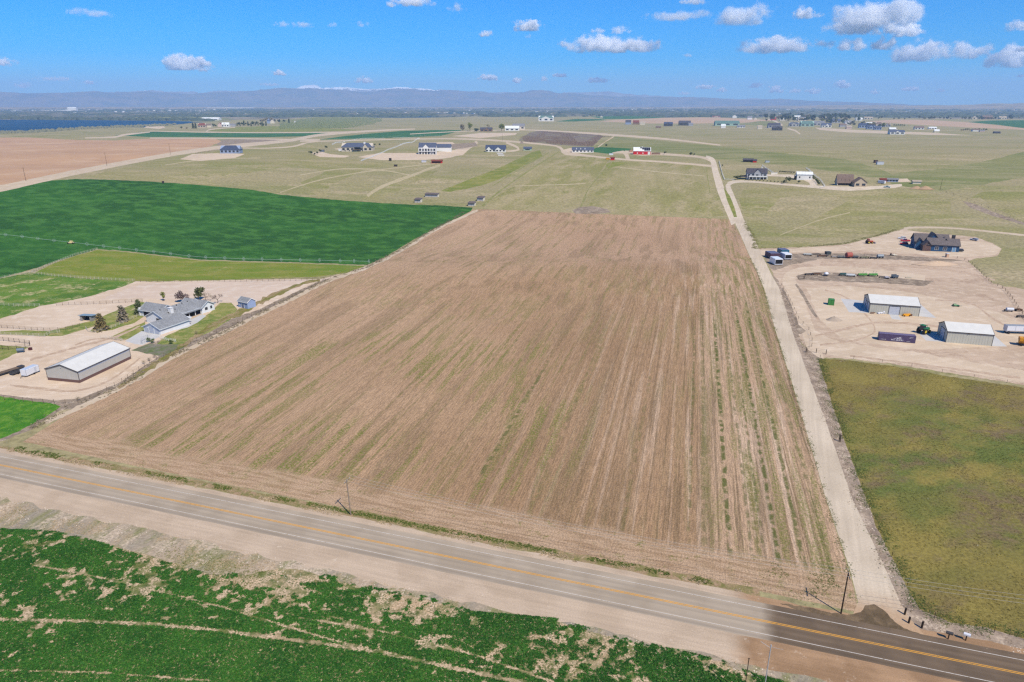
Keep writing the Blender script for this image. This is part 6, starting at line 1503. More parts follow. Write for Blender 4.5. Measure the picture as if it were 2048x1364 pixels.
def solar(t, L, D, ev, H):
    k = (H - ev) / (D / 2)
    for i in range(5):
        for j in range(3):
            if i < 2 - j: continue
            u0 = -L * .12 + i * L * .12; v0 = (.06 + .3 * j) * D / 2; v1 = v0 + .27 * D / 2
            m = MB(); m.add([(u0, v0, ev + v0 * k + .45), (u0 + L * .115, v0, ev + v0 * k + .45), (u0 + L * .115, v1, ev + v1 * k + .45), (u0, v1, ev + v1 * k + .45), (u0, v0, ev + v0 * k + .3), (u0 + L * .115, v0, ev + v0 * k + .3), (u0 + L * .115, v1, ev + v1 * k + .3), (u0, v1, ev + v1 * k + .3)], [(0, 1, 2, 3), (4, 5, 6, 7), (0, 1, 5, 4), (1, 2, 6, 5), (2, 3, 7, 6), (3, 0, 4, 7)]); m.build('solar_panel', M('solar_black', (34, 34, 50), .5, .4, 0), t)
    m = MB(); m.box(L * .33, L * .47, -.15, .02, 0, ev * .8); m.build('door', WHITEP, t)
    for u in (-.3, .02): m = MB(); m.box(L * u, L * (u + .06), -.15, .02, ev * .25, ev * .55); m.build('window', WHITEP, t)
    m = MB(); m.box(-.8, .8, D / 2 - .8, D / 2 + .8, H - .2, H + 1.2); m.build('cupola', WHITEP, t)
far_house('red_barn', 'bright red barn with white roof half covered in solar panels', 1267, 1301, 309, 295.5, 'white', 'red', cat='barn', depth=.6, eave=.5, extra=solar, over=.3)
far_house('shed', 'small dark red shed beside the track, yellow machine on its left', 1221, 1229, 320.5, 314.5, 'rust', 'red', cat='shed', depth=.8, eave=.75)
def open_front(t, L, D, ev, H):
    m = MB(); m.box(-L * .46, L * .38, -.12, .02, .3, ev * .85); m.build('opening', BLACK, t)  # inner shade of the open front, painted as a dark sheet
far_house('horse_shelter', 'long dark horse shelter with a red right end', 1487, 1506, 324, 317.5, 'charcoal', 'dark', cat='shelter', depth=.35, eave=.6, extra=open_front)
far_house('stall', 'small bright red stall at the right end of the dark shelter', 1506, 1513, 325, 319, 'charcoal', 'red', cat='stall', depth=.6, eave=.7)
far_house('horse_shelter', 'rust red run-in shelter below the pale building pad', 863, 884, 326.5, 320, 'rust', 'red', cat='shelter', depth=.5, eave=.65, extra=open_front)
def vic(t, L, D, ev, H):
    m = MB(); m.box(-L * .42, L / 2, -4, -3.8, ev * .42, ev * .60); m.box(-L * .42, L / 2, -4, -.3, ev * .40, ev * .44); m.build('balcony', WHITEP, t)
    for k in range(6): mm = MB(); u = -L * .4 + L * .9 * k / 5; mm.box(u - .2, u + .2, -4, -3.6, 0, ev * .45); mm.build('porch_post', WHITEP, t)
    m = MB(); m.box(-L * .4, L * .48, -.15, 0, .3, ev * .38); m.build('window_band', GLASS, t)
    m = MB(); m.box(L * .22, L * .27, D * .5, D * .6, H * .8, H + 2); m.build('chimney', WHITEP, t)
    m = MB(); m.prism([(-L * .5, ev * .55), (-L * .86, ev * .3), (-L * .5, ev * .3)], 1, D * .9, 'y'); m.build('side_roof', m_rf('charcoal'), t)
far_house('house', 'large dark house with white balcony behind the lane hedge', 1494, 1532, 358.5, 338, 'charcoal', 'grey', depth=.45, eave=.62, win=5, gablet=((.35, .7, .95),), extra=vic)
def shopx(t, L, D, ev, H):
    for u in (-.36, .30): m = MB(); m.box(L * u, L * (u + .08), -.12, .02, ev * .35, ev * .65); m.build('window', GLASS, t)
    m = MB(); m.box(-L * .62, -L * .5, .5, D * .8, ev * .7, ev * .82); m.build('lean_to_roof', m_rf('white'), t)
    m = MB(); m.box(-L * .60, -L * .5, .6, D * .8, 0, ev * .68); m.build('lean_to_shade_block', BLACK, t)  # solid black block stands for the shade below the lean-to roof
far_house('metal_shop', 'white metal shop with pale roof behind the lane garden', 1594, 1623, 360, 344.5, 'white', 'white', cat='shop', depth=.55, eave=.72, rz=R(-12), extra=shopx)
def dorm(t, L, D, ev, H):
    k = (H - ev) / (D / 2)
    for i in range(3):
        u = -L * .26 + i * L * .26; m = MB(); m.prism([(u - .9, ev + .8), (u + .9, ev + .8), (u + .9, ev + 1.8), (u, ev + 2.8), (u - .9, ev + 1.8)], .9, D * .35, 'y'); m.build('dormer', m_rf('brown'), t)
        m = MB(); m.box(u - .6, u + .6, .8, .92, ev + .9, ev + 1.9); m.build('window', GLASS, t)
    m = MB(); m.box(-L * .45, L * .45, -.1, .02, .3, ev * .9); m.build('porch_shade_slab', BLACK, t)  # shade under the porch eave imitated by a dark sheet
far_house('house', 'brown shingled house with three dormers by the curved path', 1675, 1705, 371, 350, 'brown', 'stone', depth=.55, eave=.30, extra=dorm, rz=R(-8))
far_house('garage_wing', 'brown gabled wing joined right of the three dormer house', 1709, 1732, 374, 356, 'brown', 'tan', axis='y', depth=.8, eave=.5, rz=R(-8), win=2)
far_house('barn', 'low slate blue barn with red left end behind the white camper', 1773, 1795, 364, 357, 'grey', 'blue', cat='barn', depth=.4, eave=.7, win=4)
far_house('stall', 'dark red lean-to at the left end of the slate blue barn', 1761, 1772, 364, 357, 'rust', 'red', cat='stall', depth=.7, eave=.7)
far_house('shed', 'cream run-in shed above the brown soil mounds', 1826, 1841, 368, 361.5, 'tan', 'cream', cat='shed', depth=.6, eave=.7)
car('pickup_truck', 'pale teal pickup parked on the pad by the brown roofed house', 'truck', (1767, 375), (1777, 376), M('pale_teal_paint', (178, 208, 208), .3), 'pickup')
box_trailer('caravan', 'white rounded caravan behind the pale teal pickup', (1755, 367), (1764, 368), 6.5, 2.5, 2.4, WPAINT, cat='caravan')
# run-in shelters
GREYWALL = M('grey_shelter_wall', (196, 190, 186), .9); RROOF = M('brown_shelter_roof', (112, 100, 96), .8)
def run_in(label, x0, x1, yb, h=3.0, D=5.0):
    a, rz, L = frame((x0, yb), (x1, yb + .6)); t = thing('run_in_shelter', label, 'shelter', a, rz, 'four grey run-in shelters on the meadow')
    m = MB(); m.prism([(0, -1), (D, -1), (D, h + .1), (0, h - .5)], 0, L, 'x'); m.build('wall', GREYWALL, t)
    m = MB(); m.prism([(-.8, h - .35), (D + .5, h + .4), (D + .5, h + .6), (-.8, h - .15)], -.4, L + .4, 'x'); m.build('roof', RROOF, t)
    m = MB(); m.box(L - .02, L + .06, .6, D - .6, 0, h - .8); m.build('side_panel', M('pale_cream_panel', (222, 214, 192), .8), t)
    m = MB(); [m.box(x, x + .1, -.06, 0, 0, h - .6) for x in (0.0, L / 2, L - .1)]; m.build('post', WOOD, t)
run_in('grey shelter furthest left, touching the dark green crop', 829, 840.5, 405)
run_in('long grey shelter behind the left one', 850, 875, 394, 2.9, 4.5)
run_in('grey shelter at the crop corner, lower right of the four', 936, 948.5, 412, 2.8)
run_in('grey shelter furthest right and highest of the four', 954, 966, 402, 3.2)
# small things in the meadows
def small_box(name, label, cat, P, L, W_, H, c, rz=0, roof=None):
    t = thing(name, label, cat, at(*P), rz); m = MB(); m.box(0, L, 0, W_, -.3, H); m.build('body', M(name + '_' + '_'.join(map(str, c)), c, .7), t, bevel=.06)
    m = MB(); m.box(-.15, L + .15, -.15, W_ + .15, H, H + .18); m.build('top', M(name + '_top', roof or tuple(int(q * .8) for q in c), .7), t); return t
small_box('pump_box', 'small dark box on stilts at the top edge of the dark green crop', 'box', (324, 367), 1.6, 1.4, 2.2, (60, 56, 54), roof=(150, 110, 90))
small_box('feed_bin', 'dark square feed bin on the meadow below the straight white fence', 'bin', (778, 322), 3, 2.6, 3.4, (58, 50, 50))
small_box('feed_bin', 'pair of dark low boxes on the meadow below the feed bin', 'bin', (788, 333), 4, 2, 2, (66, 56, 52))
small_box('stock_trailer', 'white stock trailer left of the rust red run-in shelter', 'trailer', (843, 325), 6, 2.5, 2.6, (206, 206, 214))
small_box('parked_trailer', 'white flat trailer, upper of two below the navy roofed white house', 'trailer', (994, 308), 9, 2.4, 1.3, (226, 222, 216))
small_box('parked_trailer', 'white flat trailer, lower of two below the navy roofed white house', 'trailer', (996, 311), 9, 2.4, 1.3, (226, 222, 216))
small_box('loading_machine', 'yellow machine just left of the small dark red shed', 'machine', (1212, 319), 5, 2.4, 2.0, (206, 150, 50))
small_box('truck_bed', 'white truck parked on the track above the small red shed', 'truck', (1218, 310), 6, 2.4, 2.4, (216, 220, 222))
small_box('parked_camper', 'grey vehicle parked by the far lane corner shelter', 'vehicle', (1531, 325), 5, 2.2, 2.0, (176, 184, 196))
small_box('garden_wall', 'low cream wall panel by the lane side garden fence', 'wall', (1542, 349), 7, .6, 2.2, (228, 222, 206))
small_box('hut', 'small slate hut beside pale building ground on the left meadow', 'hut', (640, 304), 6, 4, 3, (110, 118, 132))
small_box('parked_van', 'white van parked at the left of the stone coloured house', 'van', (677, 302), 6, 3, 3.2, (232, 232, 234))
small_box('woodpile', 'brown stacked pile left of the red barn', 'pile', (1259, 304), 5, 3, 3, (180, 140, 112))
small_box('machinery_row', 'rusty machinery parked right of the red barn', 'machinery', (1304, 309), 12, 3, 2.4, (140, 112, 92))
small_box('cattle_trailer', 'grey trailer on the fence line far right of the lane', 'trailer', (1754, 329), 8, 3, 3, (196, 200, 210))
small_box('hay_shed', 'small dark shed left of the grey fence line trailer', 'shed', (1749, 326), 4, 3, 3.2, (96, 74, 70))

# hedges and garden shrubs by the lane houses
ORD9 = 'first second third fourth fifth sixth seventh eighth ninth tenth eleventh'.split()
sm = make_tree('round', 3.2, 1.9, 'dark', 160, 31, trunk=False)
cols_ = []
first = True
for k, (x, y, s_) in enumerate([(1470, 359, 1.3), (1476, 360, 1.5), (1482, 358, 1.4), (1445, 333, .8), (1575, 366, 2.1), (1568, 368, 1.3), (1598, 367, 1), (641, 305, 1.6), (634, 309, 1.4), (629, 311, 1.2), (622, 310, 1.9), (653, 298, 1.9)]):
    place_tree(sm, 'garden_shrub', ['dark green shrub left of the balcony house, first from the lane', 'dark green shrub left of the balcony house, second from the lane', 'dark green shrub touching the balcony house', 'small dark shrub beside the top of the white lane fence', 'tall dark evergreen right of the balcony house lawn', 'low dark bush beside the tall lane evergreen', 'little dark shrub on the gravel island before the metal shop', 'dark shrub beside the slate hut', 'dark shrub second left from the slate hut', 'dark shrub third left from the slate hut', 'dark rounded shrub furthest left of the slate hut', 'dark olive shrub left of the white van by the stone house'][k], (x, y), s_, 'shrub', first=first); first = False
for k in range(9):
    place_tree(sm, 'hedge_shrub', f'small dark shrub, {ORD9[k]} in the straight row behind the metal shop', (1560 + k * 3.4, 345.6 + k * .2), .75, 'shrub', 'row of hedge shrubs behind the metal shop')
for k in range(7):
    place_tree(sm, 'hedge_shrub', f'dark shrub, {ORD9[k]} in the row beside the white fence end', (1624 + k * 2.4, 356 + k * 2.4), 1.0, 'shrub', 'row of shrubs beside the white fence end')
for k in range(11):
    place_tree(sm, 'hedge_shrub', f'tiny dark shrub, {ORD9[k]} from the left along the drive below the balcony house', (1491 + k * 7.2, 361 + k * .5), .55, 'shrub', 'tiny shrubs lining the drive')
for k, (x, y, s_, l) in enumerate(((750, 292, 1.3, 'small dark conifer right of the stone house, left of two'), (760, 292, 1.5, 'small dark conifer right of the stone house, right of two'), (1212, 294, 1.8, 'dark conifer on the green garden right of the white dormered farmhouse'), (1330, 309, 1.5, 'dark shrub at the end of the red barn yard'), (1382, 312, 1.7, 'thin dark tree beside the lane above the straw field'), (1388, 311, 1.0, 'small bush next to the thin dark tree on the lane'))):
    place_tree(sm, 'shrub', l, (x, y), s_, 'shrub')

# ================================================================== far farms, village and their trees
FH = [  # x0, x1, base y, top y, roof, wall, label, category
 (402, 437, 240.6, 236.4, 'white', 'white', 'long white modern house above the lake shore', 'house'),
 (396, 411, 255.5, 249, 'rust', 'tan', 'rust roofed house right of the two dark cypresses', 'house'),
 (411, 422, 255, 249.5, 'brown', 'cream', 'brown roofed cream house in the left hilltop row', 'house'),
 (436, 444, 254, 248, 'red', 'pink', 'pink walled small barn beside the white gabled house', 'barn'),
 (444, 458, 254, 247.5, 'white', 'white', 'white gabled house with pinkish neighbour on the left hilltop', 'house'),
 (458, 470, 253, 249, 'grey', 'grey', 'low grey shed right of the white gabled hilltop house', 'shed'),
 (534, 541, 247, 239.5, 'slate', 'blue', 'blue grey house half hidden by trees on the left hilltop', 'house'),
 (541, 549, 247, 241, 'brown', 'cream', 'cream house beside the blue grey one on the left hilltop', 'house'),
 (588, 591, 245, 243, 'white', 'white', 'tiny white hut at the corner of the orchard', 'hut'),
 (960, 984, 263, 257, 'charcoal', 'brown', 'dark roofed brown house under the bare ridge tree', 'house'),
 (1010, 1038, 262, 254.5, 'white', 'white', 'white arched metal shed on the ridge', 'shed'),
 (1025, 1049, 259, 250.5, 'grey', 'cream', 'grey roofed long shed behind the white arched one', 'shed'),
 (1077, 1107, 242.5, 234.5, 'green', 'white', 'green roofed white house alone on the far straw slope', 'house'),
 (1251, 1262, 249, 242.5, 'charcoal', 'blue', 'dark roofed blue house left of the rust roofed far house', 'house'),
 (1266, 1278, 249, 243, 'rust', 'brown', 'rust roofed far house between blue and cream neighbours', 'house'),
 (1280, 1290, 249.5, 245, 'tan', 'cream', 'low cream shed right of the rust roofed far house', 'shed'),
 (1328, 1345, 252.5, 246.5, 'navy', 'dark', 'dark blue barn shaped house alone below the ploughed field', 'house'),
 (1358, 1381, 251, 244, 'charcoal', 'dark', 'long dark house between the dark barn and green building', 'house'),
 (1377, 1386, 252, 247.5, 'grey', 'grey', 'small grey garage joined right of the long dark house', 'garage'),
 (1431, 1478, 251.5, 244.2, 'green', 'green', 'long pale green metal building with white front box', 'building'),
 (1442, 1451, 256, 250.5, 'white', 'white', 'bright white box building before the long green one', 'building'),
 (1475, 1490, 255.5, 251.5, 'grey', 'white', 'white trailers parked right of the long green building', 'trailer'),
 (1515, 1524, 258, 252.5, 'tan', 'cream', 'cream stable between the green building and dark houses', 'stable'),
 (1537, 1560, 256, 248.5, 'charcoal', 'grey', 'dark roofed house behind its twin near the far track', 'house'),
 (1545, 1564, 261, 254.5, 'charcoal', 'dark', 'dark roofed house in front of its twin near the far track', 'house'),
 (1579, 1597, 253, 247, 'slate', 'grey', 'slate roofed grey house left of the big green roof', 'house'),
 (1602, 1627, 253, 245, 'green', 'green', 'house with broad green roof in the far village', 'house'),
 (1627, 1648, 251, 244.5, 'grey', 'grey', 'wide grey house right of the broad green roof', 'house'),
 (1644, 1662, 255, 248.5, 'slate', 'white', 'white walled slate roofed house below the wide grey one', 'house'),
 (1465, 1473, 236, 231.5, 'tan', 'white', 'white gabled house above the far ploughed field, left one', 'house'),
 (1495, 1504, 239, 234, 'grey', 'white', 'white gabled house above the far ploughed field, right one', 'house'),
 (1508, 1514, 239.5, 236, 'tan', 'cream', 'small cream house right of the two white gables', 'house'),
 (1425, 1440, 235, 232.5, 'rust', 'pink', 'long pinkish roofs at the crest above the ploughed field', 'house'),
 (1542, 1552, 240, 236, 'red', 'red', 'red barn at the left end of the village trees', 'barn'),
 (1560, 1571, 242, 238, 'white', 'cream', 'white roofed house below the left village trees', 'house'),
 (1588, 1606, 238, 233, 'white', 'white', 'group of white roofs high among the village trees', 'house'),
 (1596, 1612, 242, 236, 'grey', 'cream', 'cream house below the high white village roofs', 'house'),
 (1648, 1662, 240, 235, 'tan', 'cream', 'cream house among trees in the village centre', 'house'),
 (1664, 1680, 246, 240, 'slate', 'grey', 'grey house behind the village centre, slate roof', 'house'),
 (1680, 1692, 254, 249, 'brown', 'grey', 'brown roofed grey house at the village front edge', 'house'),
 (1693, 1703, 258, 253, 'tan', 'pink', 'small pink gabled house at the village front edge', 'house'),
 (1690, 1702, 249, 243, 'grey', 'white', 'white house behind the pink gabled one', 'house'),
 (1712, 1724, 241, 237, 'white', 'white', 'long white roof above the village straw field', 'house'),
 (1729, 1745, 239, 235, 'tan', 'cream', 'cream hip roofed house at the top of the straw field', 'house'),
 (1718, 1733, 256, 249, 'navy', 'blue', 'navy roofed house, left end of the front village row', 'house'),
 (1733, 1745, 252, 246.5, 'white', 'white', 'white house behind the navy front row', 'house'),
 (1734, 1749, 258.5, 252, 'navy', 'blue', 'navy roofed house, second in the front village row', 'house'),
 (1749, 1762, 260, 254, 'slate', 'blue', 'slate roofed house, third in the front village row', 'house'),
 (1752, 1764, 252, 246.5, 'brown', 'stone', 'brown roofed stone house behind the front village row', 'house'),
 (1766, 1780, 254, 249, 'brown', 'grey', 'brown grey house at the right of the second village row', 'house'),
 (1779, 1791, 262, 257, 'white', 'grey', 'pale roofed house beside the long white fronted sheds', 'house'),
 (1781, 1808, 269, 262.5, 'slate', 'white', 'long white fronted house at the right tip of the village', 'house'),
 (1790, 1797, 262, 258.5, 'tan', 'cream', 'small cream shed above the long white fronted house', 'shed'),
 (1830, 1847, 259, 254, 'brown', 'white', 'white farm house right of the village, brown roof', 'house'),
 (1858, 1873, 258.5, 255, 'white', 'white', 'bright white long shed right of the village', 'shed'),
 (1869, 1878, 265, 260.5, 'white', 'cream', 'small white house below the bright long shed', 'house'),
 (1946, 1958, 263, 259, 'brown', 'white', 'low white house under the right tree clump', 'house'),
 (1960, 1969, 264, 261, 'grey', 'pink', 'low pinkish shed right of the tree clump house', 'shed'),
 (1989, 2000, 267, 264, 'charcoal', 'dark', 'long dark shed alone near the right edge', 'shed'),
 (1945, 1953, 238.5, 234, 'tan', 'cream', 'cream gabled house beyond the far green crop, left', 'house'),
 (1966, 1984, 238.5, 233, 'brown', 'brown', 'broad brown roofed house beyond the far green crop', 'house'),
 (1999, 2012, 238.5, 234, 'tan', 'cream', 'cream gabled house beyond the far green crop, right', 'house'),
 (1200, 1206, 235, 232.5, 'tan', 'cream', 'cream cottage at the crest right of the far tree line', 'house'),
 (1100, 1104, 230.5, 227.5, 'white', 'white', 'small white gable among trees on the far ridge', 'house'),
 (1108, 1113, 230.5, 227.8, 'tan', 'cream', 'small cream gable among trees on the far ridge', 'house'),
 (1312, 1322, 256, 253, 'brown', 'brown', 'low brown shed in scrub below the far houses', 'shed'),
]
rr_ = random.Random(5)
for (x0, x1, yb, yt, rf, wl, lab, cat) in FH:
    axis = 'y' if (x1 - x0) < 9 else 'x'
    far_house({'house': 'house', 'barn': 'barn', 'shed': 'shed', 'hut': 'hut', 'garage': 'garage', 'building': 'metal_building', 'trailer': 'parked_trailers', 'stable': 'stable'}[cat], lab, x0, x1, yb, yt, rf, wl, cat, axis=axis, hip=rr_.choice([0, 0, .15]), depth=min(.9, rr_.uniform(.45, .7) * (1 if x1 - x0 > 12 else 1.3)), eave=rr_.uniform(.5, .62), win=(3 if x1 - x0 > 12 else 0), gablet=((rr_.uniform(.1, .4), rr_.uniform(.6, .8), .8),) if x1 - x0 > 11 and rr_.random() < .5 and cat == 'house' else None, group='houses and sheds of the far farms and village')

# trees of the distance: a few crowns, copied
PT = {}
for nm, kind, h, r, leaf, n in (('dark', 'round', 10, 4.6, 'dark', 170), ('olive', 'round', 10, 5, 'olive', 130), ('bud', 'round', 11, 5, 'bud', 120), ('conifer', 'pine', 12, 3, 'pine', 150), ('grey', 'round', 10, 5, 'greytree', 120), ('spring', 'round', 10, 5, 'spring', 120)):
    PT[nm] = make_tree(kind, h, r, leaf, n, 50 + len(PT), size=1.15)
used = set()
def ft(kind, x, y, hpx, label, group=None, name='tree'):
    b = at(x, y); s_ = hpx * px_size(b) / (12 if kind == 'conifer' else 11)
    f_ = kind not in used; used.add(kind)
    return place_tree(PT[kind], name, label, None, s_, 'tree', group, first=f_, base=b)
for k, (kd, x, y, h, l) in enumerate([('conifer', 386.5, 257, 11.5, 'left of two dark cypresses at the hilltop row'), ('conifer', 391.5, 257, 11, 'right of two dark cypresses at the hilltop row'), ('olive', 362.5, 258, 6.5, 'round olive tree alone near the lake slope'), ('bud', 374, 259, 5.5, 'pale budding tree near the lake slope'), ('dark', 407, 255, 6, 'dark reddish tree between the hilltop houses'), ('olive', 419, 254, 7, 'olive tree behind the hilltop row, left'), ('olive', 427, 254, 8.5, 'tall olive tree behind the hilltop row, right'), ('dark', 432, 254.5, 5.5, 'low dark tree right of the olive hilltop pair'),
        ('dark', 549, 246, 8, 'dark tree left of the orchard, lower one'), ('dark', 558, 247, 9, 'big dark rounded tree left of the orchard'), ('olive', 568, 245, 7, 'olive tree between the dark ones by the orchard'), ('conifer', 578, 246, 9, 'dark pointed tree at the orchard corner')]): ft(kd, x, y, h, l)
WB = []; SK = []; BT = []; TC = []
for k in range(17):
    WB.append((474 + k * 3.6, ft(('conifer', 'dark', 'conifer', 'dark')[k % 4], 474 + k * 3.6 + random.uniform(-.8, .8), 251.5 + .9 * math.sin(k), (6, 8.5, 5.5, 7.5, 10)[k % 5], 'dark conifer in the windbreak row left of the orchard', 'windbreak conifers left of the orchard')))
for k in range(8): BT.append((k, ft('bud', 522 + k * 3, 243 + random.uniform(-1, 2), 6 + 3 * random.random(), 'bare budding tree behind the windbreak', 'bare trees behind the windbreak')))
gv = 'trees of the far village'
ORD = 'first second third fourth fifth sixth seventh eighth ninth tenth eleventh twelfth thirteenth fourteenth fifteenth sixteenth seventeenth eighteenth nineteenth twentieth'.split()
TENS = {20: 'twenty', 30: 'thirty', 40: 'forty', 50: 'fifty', 60: 'sixty'}
def ordw(i):
    i += 1
    if i <= 20: return ORD[i - 1]
    t_, u_ = i // 10 * 10, i % 10
    return (TENS[t_][:-1] + 'ieth') if u_ == 0 else TENS[t_] + '-' + ORD[u_ - 1]
def relabel(objs, fn):
    """objs: [(x, object)]; sorted left to right, labelled in that order"""
    for i, (x, o) in enumerate(sorted(objs, key=lambda q: q[0])): o['label'] = fn(ordw(i))
VT = []
def vt(kd, x, y, h): VT.append((kd, x, y, ft(kd, x, y, h, {'dark': 'dark green rounded tree among the far village roofs', 'olive': 'olive tree among the far village roofs', 'bud': 'pale budding tree among the far village roofs', 'conifer': 'dark pointed conifer among the far village roofs', 'grey': 'grey green tree among the far village roofs', 'spring': 'yellow green tree among the far village roofs'}[kd], gv)))
rt = random.Random(21)
for k in range(84):
    x = 1530 + 190 * rt.random(); y = 236 + rt.random() ** 1.5 * 8; vt(rt.choice(['dark', 'dark', 'olive', 'bud', 'conifer', 'grey', 'dark']), x, y, rt.uniform(6.5, 12))
for k in range(34):
    x = 1640 + 130 * rt.random(); y = 243 + (x - 1640) / 130 * 12 + rt.uniform(-3, 3); vt(rt.choice(['dark', 'olive', 'bud', 'spring', 'grey']), x, y, rt.uniform(6, 9.5))
for k in range(58):
    x = 1715 + 335 * rt.random(); vt(rt.choice(['dark', 'dark', 'olive', 'bud', 'grey']), x, 238.5 + rt.uniform(-1.2, 1.2), rt.uniform(3.5, 7))
for k in range(6): vt('dark', 1788 + k * 4, 252.5 + rt.random(), 4.5)
for k in range(12): TC.append((k, ft(rt.choice(['dark', 'bud']), 1922 + k * 4.5, 261.5 + rt.uniform(-.6, .8), rt.uniform(3.5, 6), 'dark tree in the clump near the right edge', 'tree clump near the right edge')))
for k in range(40):
    x = 880 + 330 * rt.random() ** 1.0; SK.append((x, ft(rt.choice(['dark', 'dark', 'olive']), x, np.interp(x, [880, 960, 1040, 1100, 1180, 1215], [235, 232.5, 231.5, 229.8, 230.5, 233]) + .4, rt.uniform(1.8, 3.4), 'dark tree on the far ridge skyline', 'trees on the far ridge skyline')))
for k in range(14):
    x = 1170 + 8 * rt.random() + k * 2; SK.append((x, ft('dark', x, 231 + rt.random() * 2.5, 3.2, 'dark tree in the clump right of the far ridge', 'trees on the far ridge skyline')))
relabel(WB, lambda w: f'dark conifer, {w} from the left in the windbreak row left of the orchard')
relabel(BT, lambda w: f'bare budding tree, {w} from the left behind the windbreak conifers')
relabel(TC, lambda w: f'tree, {w} from the left in the clump above the far right sheds')
relabel(SK, lambda w: f'small dark tree, {w} from the left along the far ridge skyline')
VA = [('red barn', 1530), ('white crest gables', 1556), ('green roofed house', 1582), ('high white roofs', 1608), ('wide grey house', 1634), ('village centre', 1660), ('pink gabled house', 1686), ('navy roofed row', 1712), ('straw field top', 1742), ('straw field middle', 1790), ('straw field end', 1850), ('green crop start', 1910), ('cream gables', 1970), ('right edge', 2030)]
cnt = {}
for kd, x, y, o in sorted(VT, key=lambda q: q[1]):
    an = min(VA, key=lambda q: abs(q[1] - x))[0]; wd = {'dark': 'dark rounded tree', 'olive': 'olive tree', 'bud': 'pale budding tree', 'conifer': 'dark pointed conifer', 'grey': 'grey green tree', 'spring': 'yellow green tree'}[kd]
    q = (an, wd); i = cnt.get(q, 0); cnt[q] = i + 1
    o['label'] = f'{wd}, {ordw(i)} from the left near the {an} (far village)'

for k in PT:
    if k not in used: bpy.data.objects.remove(PT[k])

# ================================================================== masses nobody could count
def blobs(name, P, sx, sy, sz, mat, label, cat, seed=3, box=False):
    """many low crowns (or boxes) as one object"""
    rng = np.random.default_rng(seed); n = len(P); Z = terrain(P[:, 0], P[:, 1])
    if box: base = np.array([(x, y, z) for z in (0, 1) for y in (-.5, .5) for x in (-.5, .5)]); F = np.array([(4, 5, 7, 6), (0, 1, 5, 4), (2, 6, 7, 3), (0, 4, 6, 2), (1, 3, 7, 5)])
    else:
        a = np.linspace(0, 2 * np.pi, 6)[:-1]; base = np.array([(math.cos(t) * .9, math.sin(t) * .9, -.05) for t in a] + [(math.cos(t + .6) * .75, math.sin(t + .6) * .75, .6) for t in a] + [(0, 0, 1)])
        F = np.array([(i, (i + 1) % 5, 5 + i) for i in range(5)] + [((i + 1) % 5, 5 + (i + 1) % 5, 5 + i) for i in range(5)] + [(5 + i, 5 + (i + 1) % 5, 10) for i in range(5)])
    S = rng.uniform(.6, 1.5, (n, 3)) * np.array([sx, sy, sz]); S = S if np.ndim(sx) == 0 else S
    v = base[None] * S[:, None] * (1 if box else rng.uniform(.75, 1.25, (n, len(base), 1))) + np.stack([P[:, 0], P[:, 1], Z], 1)[:, None]
    f = (F[None] + (np.arange(n) * len(base))[:, None, None]).reshape(-1, F.shape[1])
    o = mesh_np(name, v.reshape(-1, 3), f, mat); tag(o, label, cat, kind='stuff'); return o
def plain_pts(n, x0, x1, y0, y1, thr, seed, f=.010):
    rng = np.random.default_rng(seed); px = rng.uniform(x0, x1, n); py = y0 + (y1 - y0) * rng.uniform(0, 1, n) ** .8
    P = at_many(np.stack([px, py], 1)); k = fbm(P[:, 0] / 420, P[:, 1] / 900, seed, 3) > thr; return P[k]
DW = m_leaf('distant_wood', T(86, 98, 84), T(70, 84, 74))
blobs('distant_wood', plain_pts(13000, -40, 2090, 210.5, 234, .46, 5), 42, 26, 11, DW, 'dark scattered woods and tree belts all over the far valley plain', 'woods')
blobs('distant_wood', plain_pts(5000, -40, 2090, 211, 233, .52, 8), 60, 26, 11, m_leaf('distant_grey_wood', T(120, 118, 104), T(100, 104, 92)), 'greyish bare woods on the far valley plain', 'woods')
blobs('distant_town', plain_pts(2400, -40, 2090, 211, 231, .54, 14), 20, 14, 6, M('distant_white_wall', (226, 222, 218), .8), 'pale specks of distant buildings across the valley plain', 'town', box=True)
lk = at_many([(x, np.interp(x, [0, 60, 160, 230, 330, 390, 470], [267, 265.5, 258.5, 255.5, 251.5, 246.5, 242]) + dy) for x, dy in zip(RNG.uniform(-20, 350, 420), RNG.uniform(-2.5, .8, 420))])
blobs('shore_thicket', lk, 7, 6, 5, m_leaf('shore_thicket_leaves', T(134, 132, 110), T(110, 114, 90)), 'bare grey thicket along the near shore of the lake', 'thicket')
lk2 = at_many([(x, np.interp(x, [0, 200, 330, 480], [238.4, 240.2, 241, 242.5]) - dy) for x, dy in zip(RNG.uniform(-20, 420, 320), RNG.uniform(-.2, 1.8, 320))])
blobs('shore_wood', lk2, 26, 16, 11, DW, 'dark trees along the far shore of the lake', 'woods')
# distant white works
far_house('factory', 'large white factory block standing on the distant left plain', 136, 152, 222, 216.5, 'white', 'white', 'factory', depth=.5, eave=.8)
far_house('warehouse', 'very long low white warehouse left on the distant plain', 10, 135, 222, 220.6, 'white', 'white', 'warehouse', depth=.06, eave=.8, over=.1)
far_house('warehouse', 'very long low white warehouse in the middle of the distant plain', 415, 505, 217.5, 216, 'white', 'white', 'warehouse', depth=.06, eave=.8, over=.1)
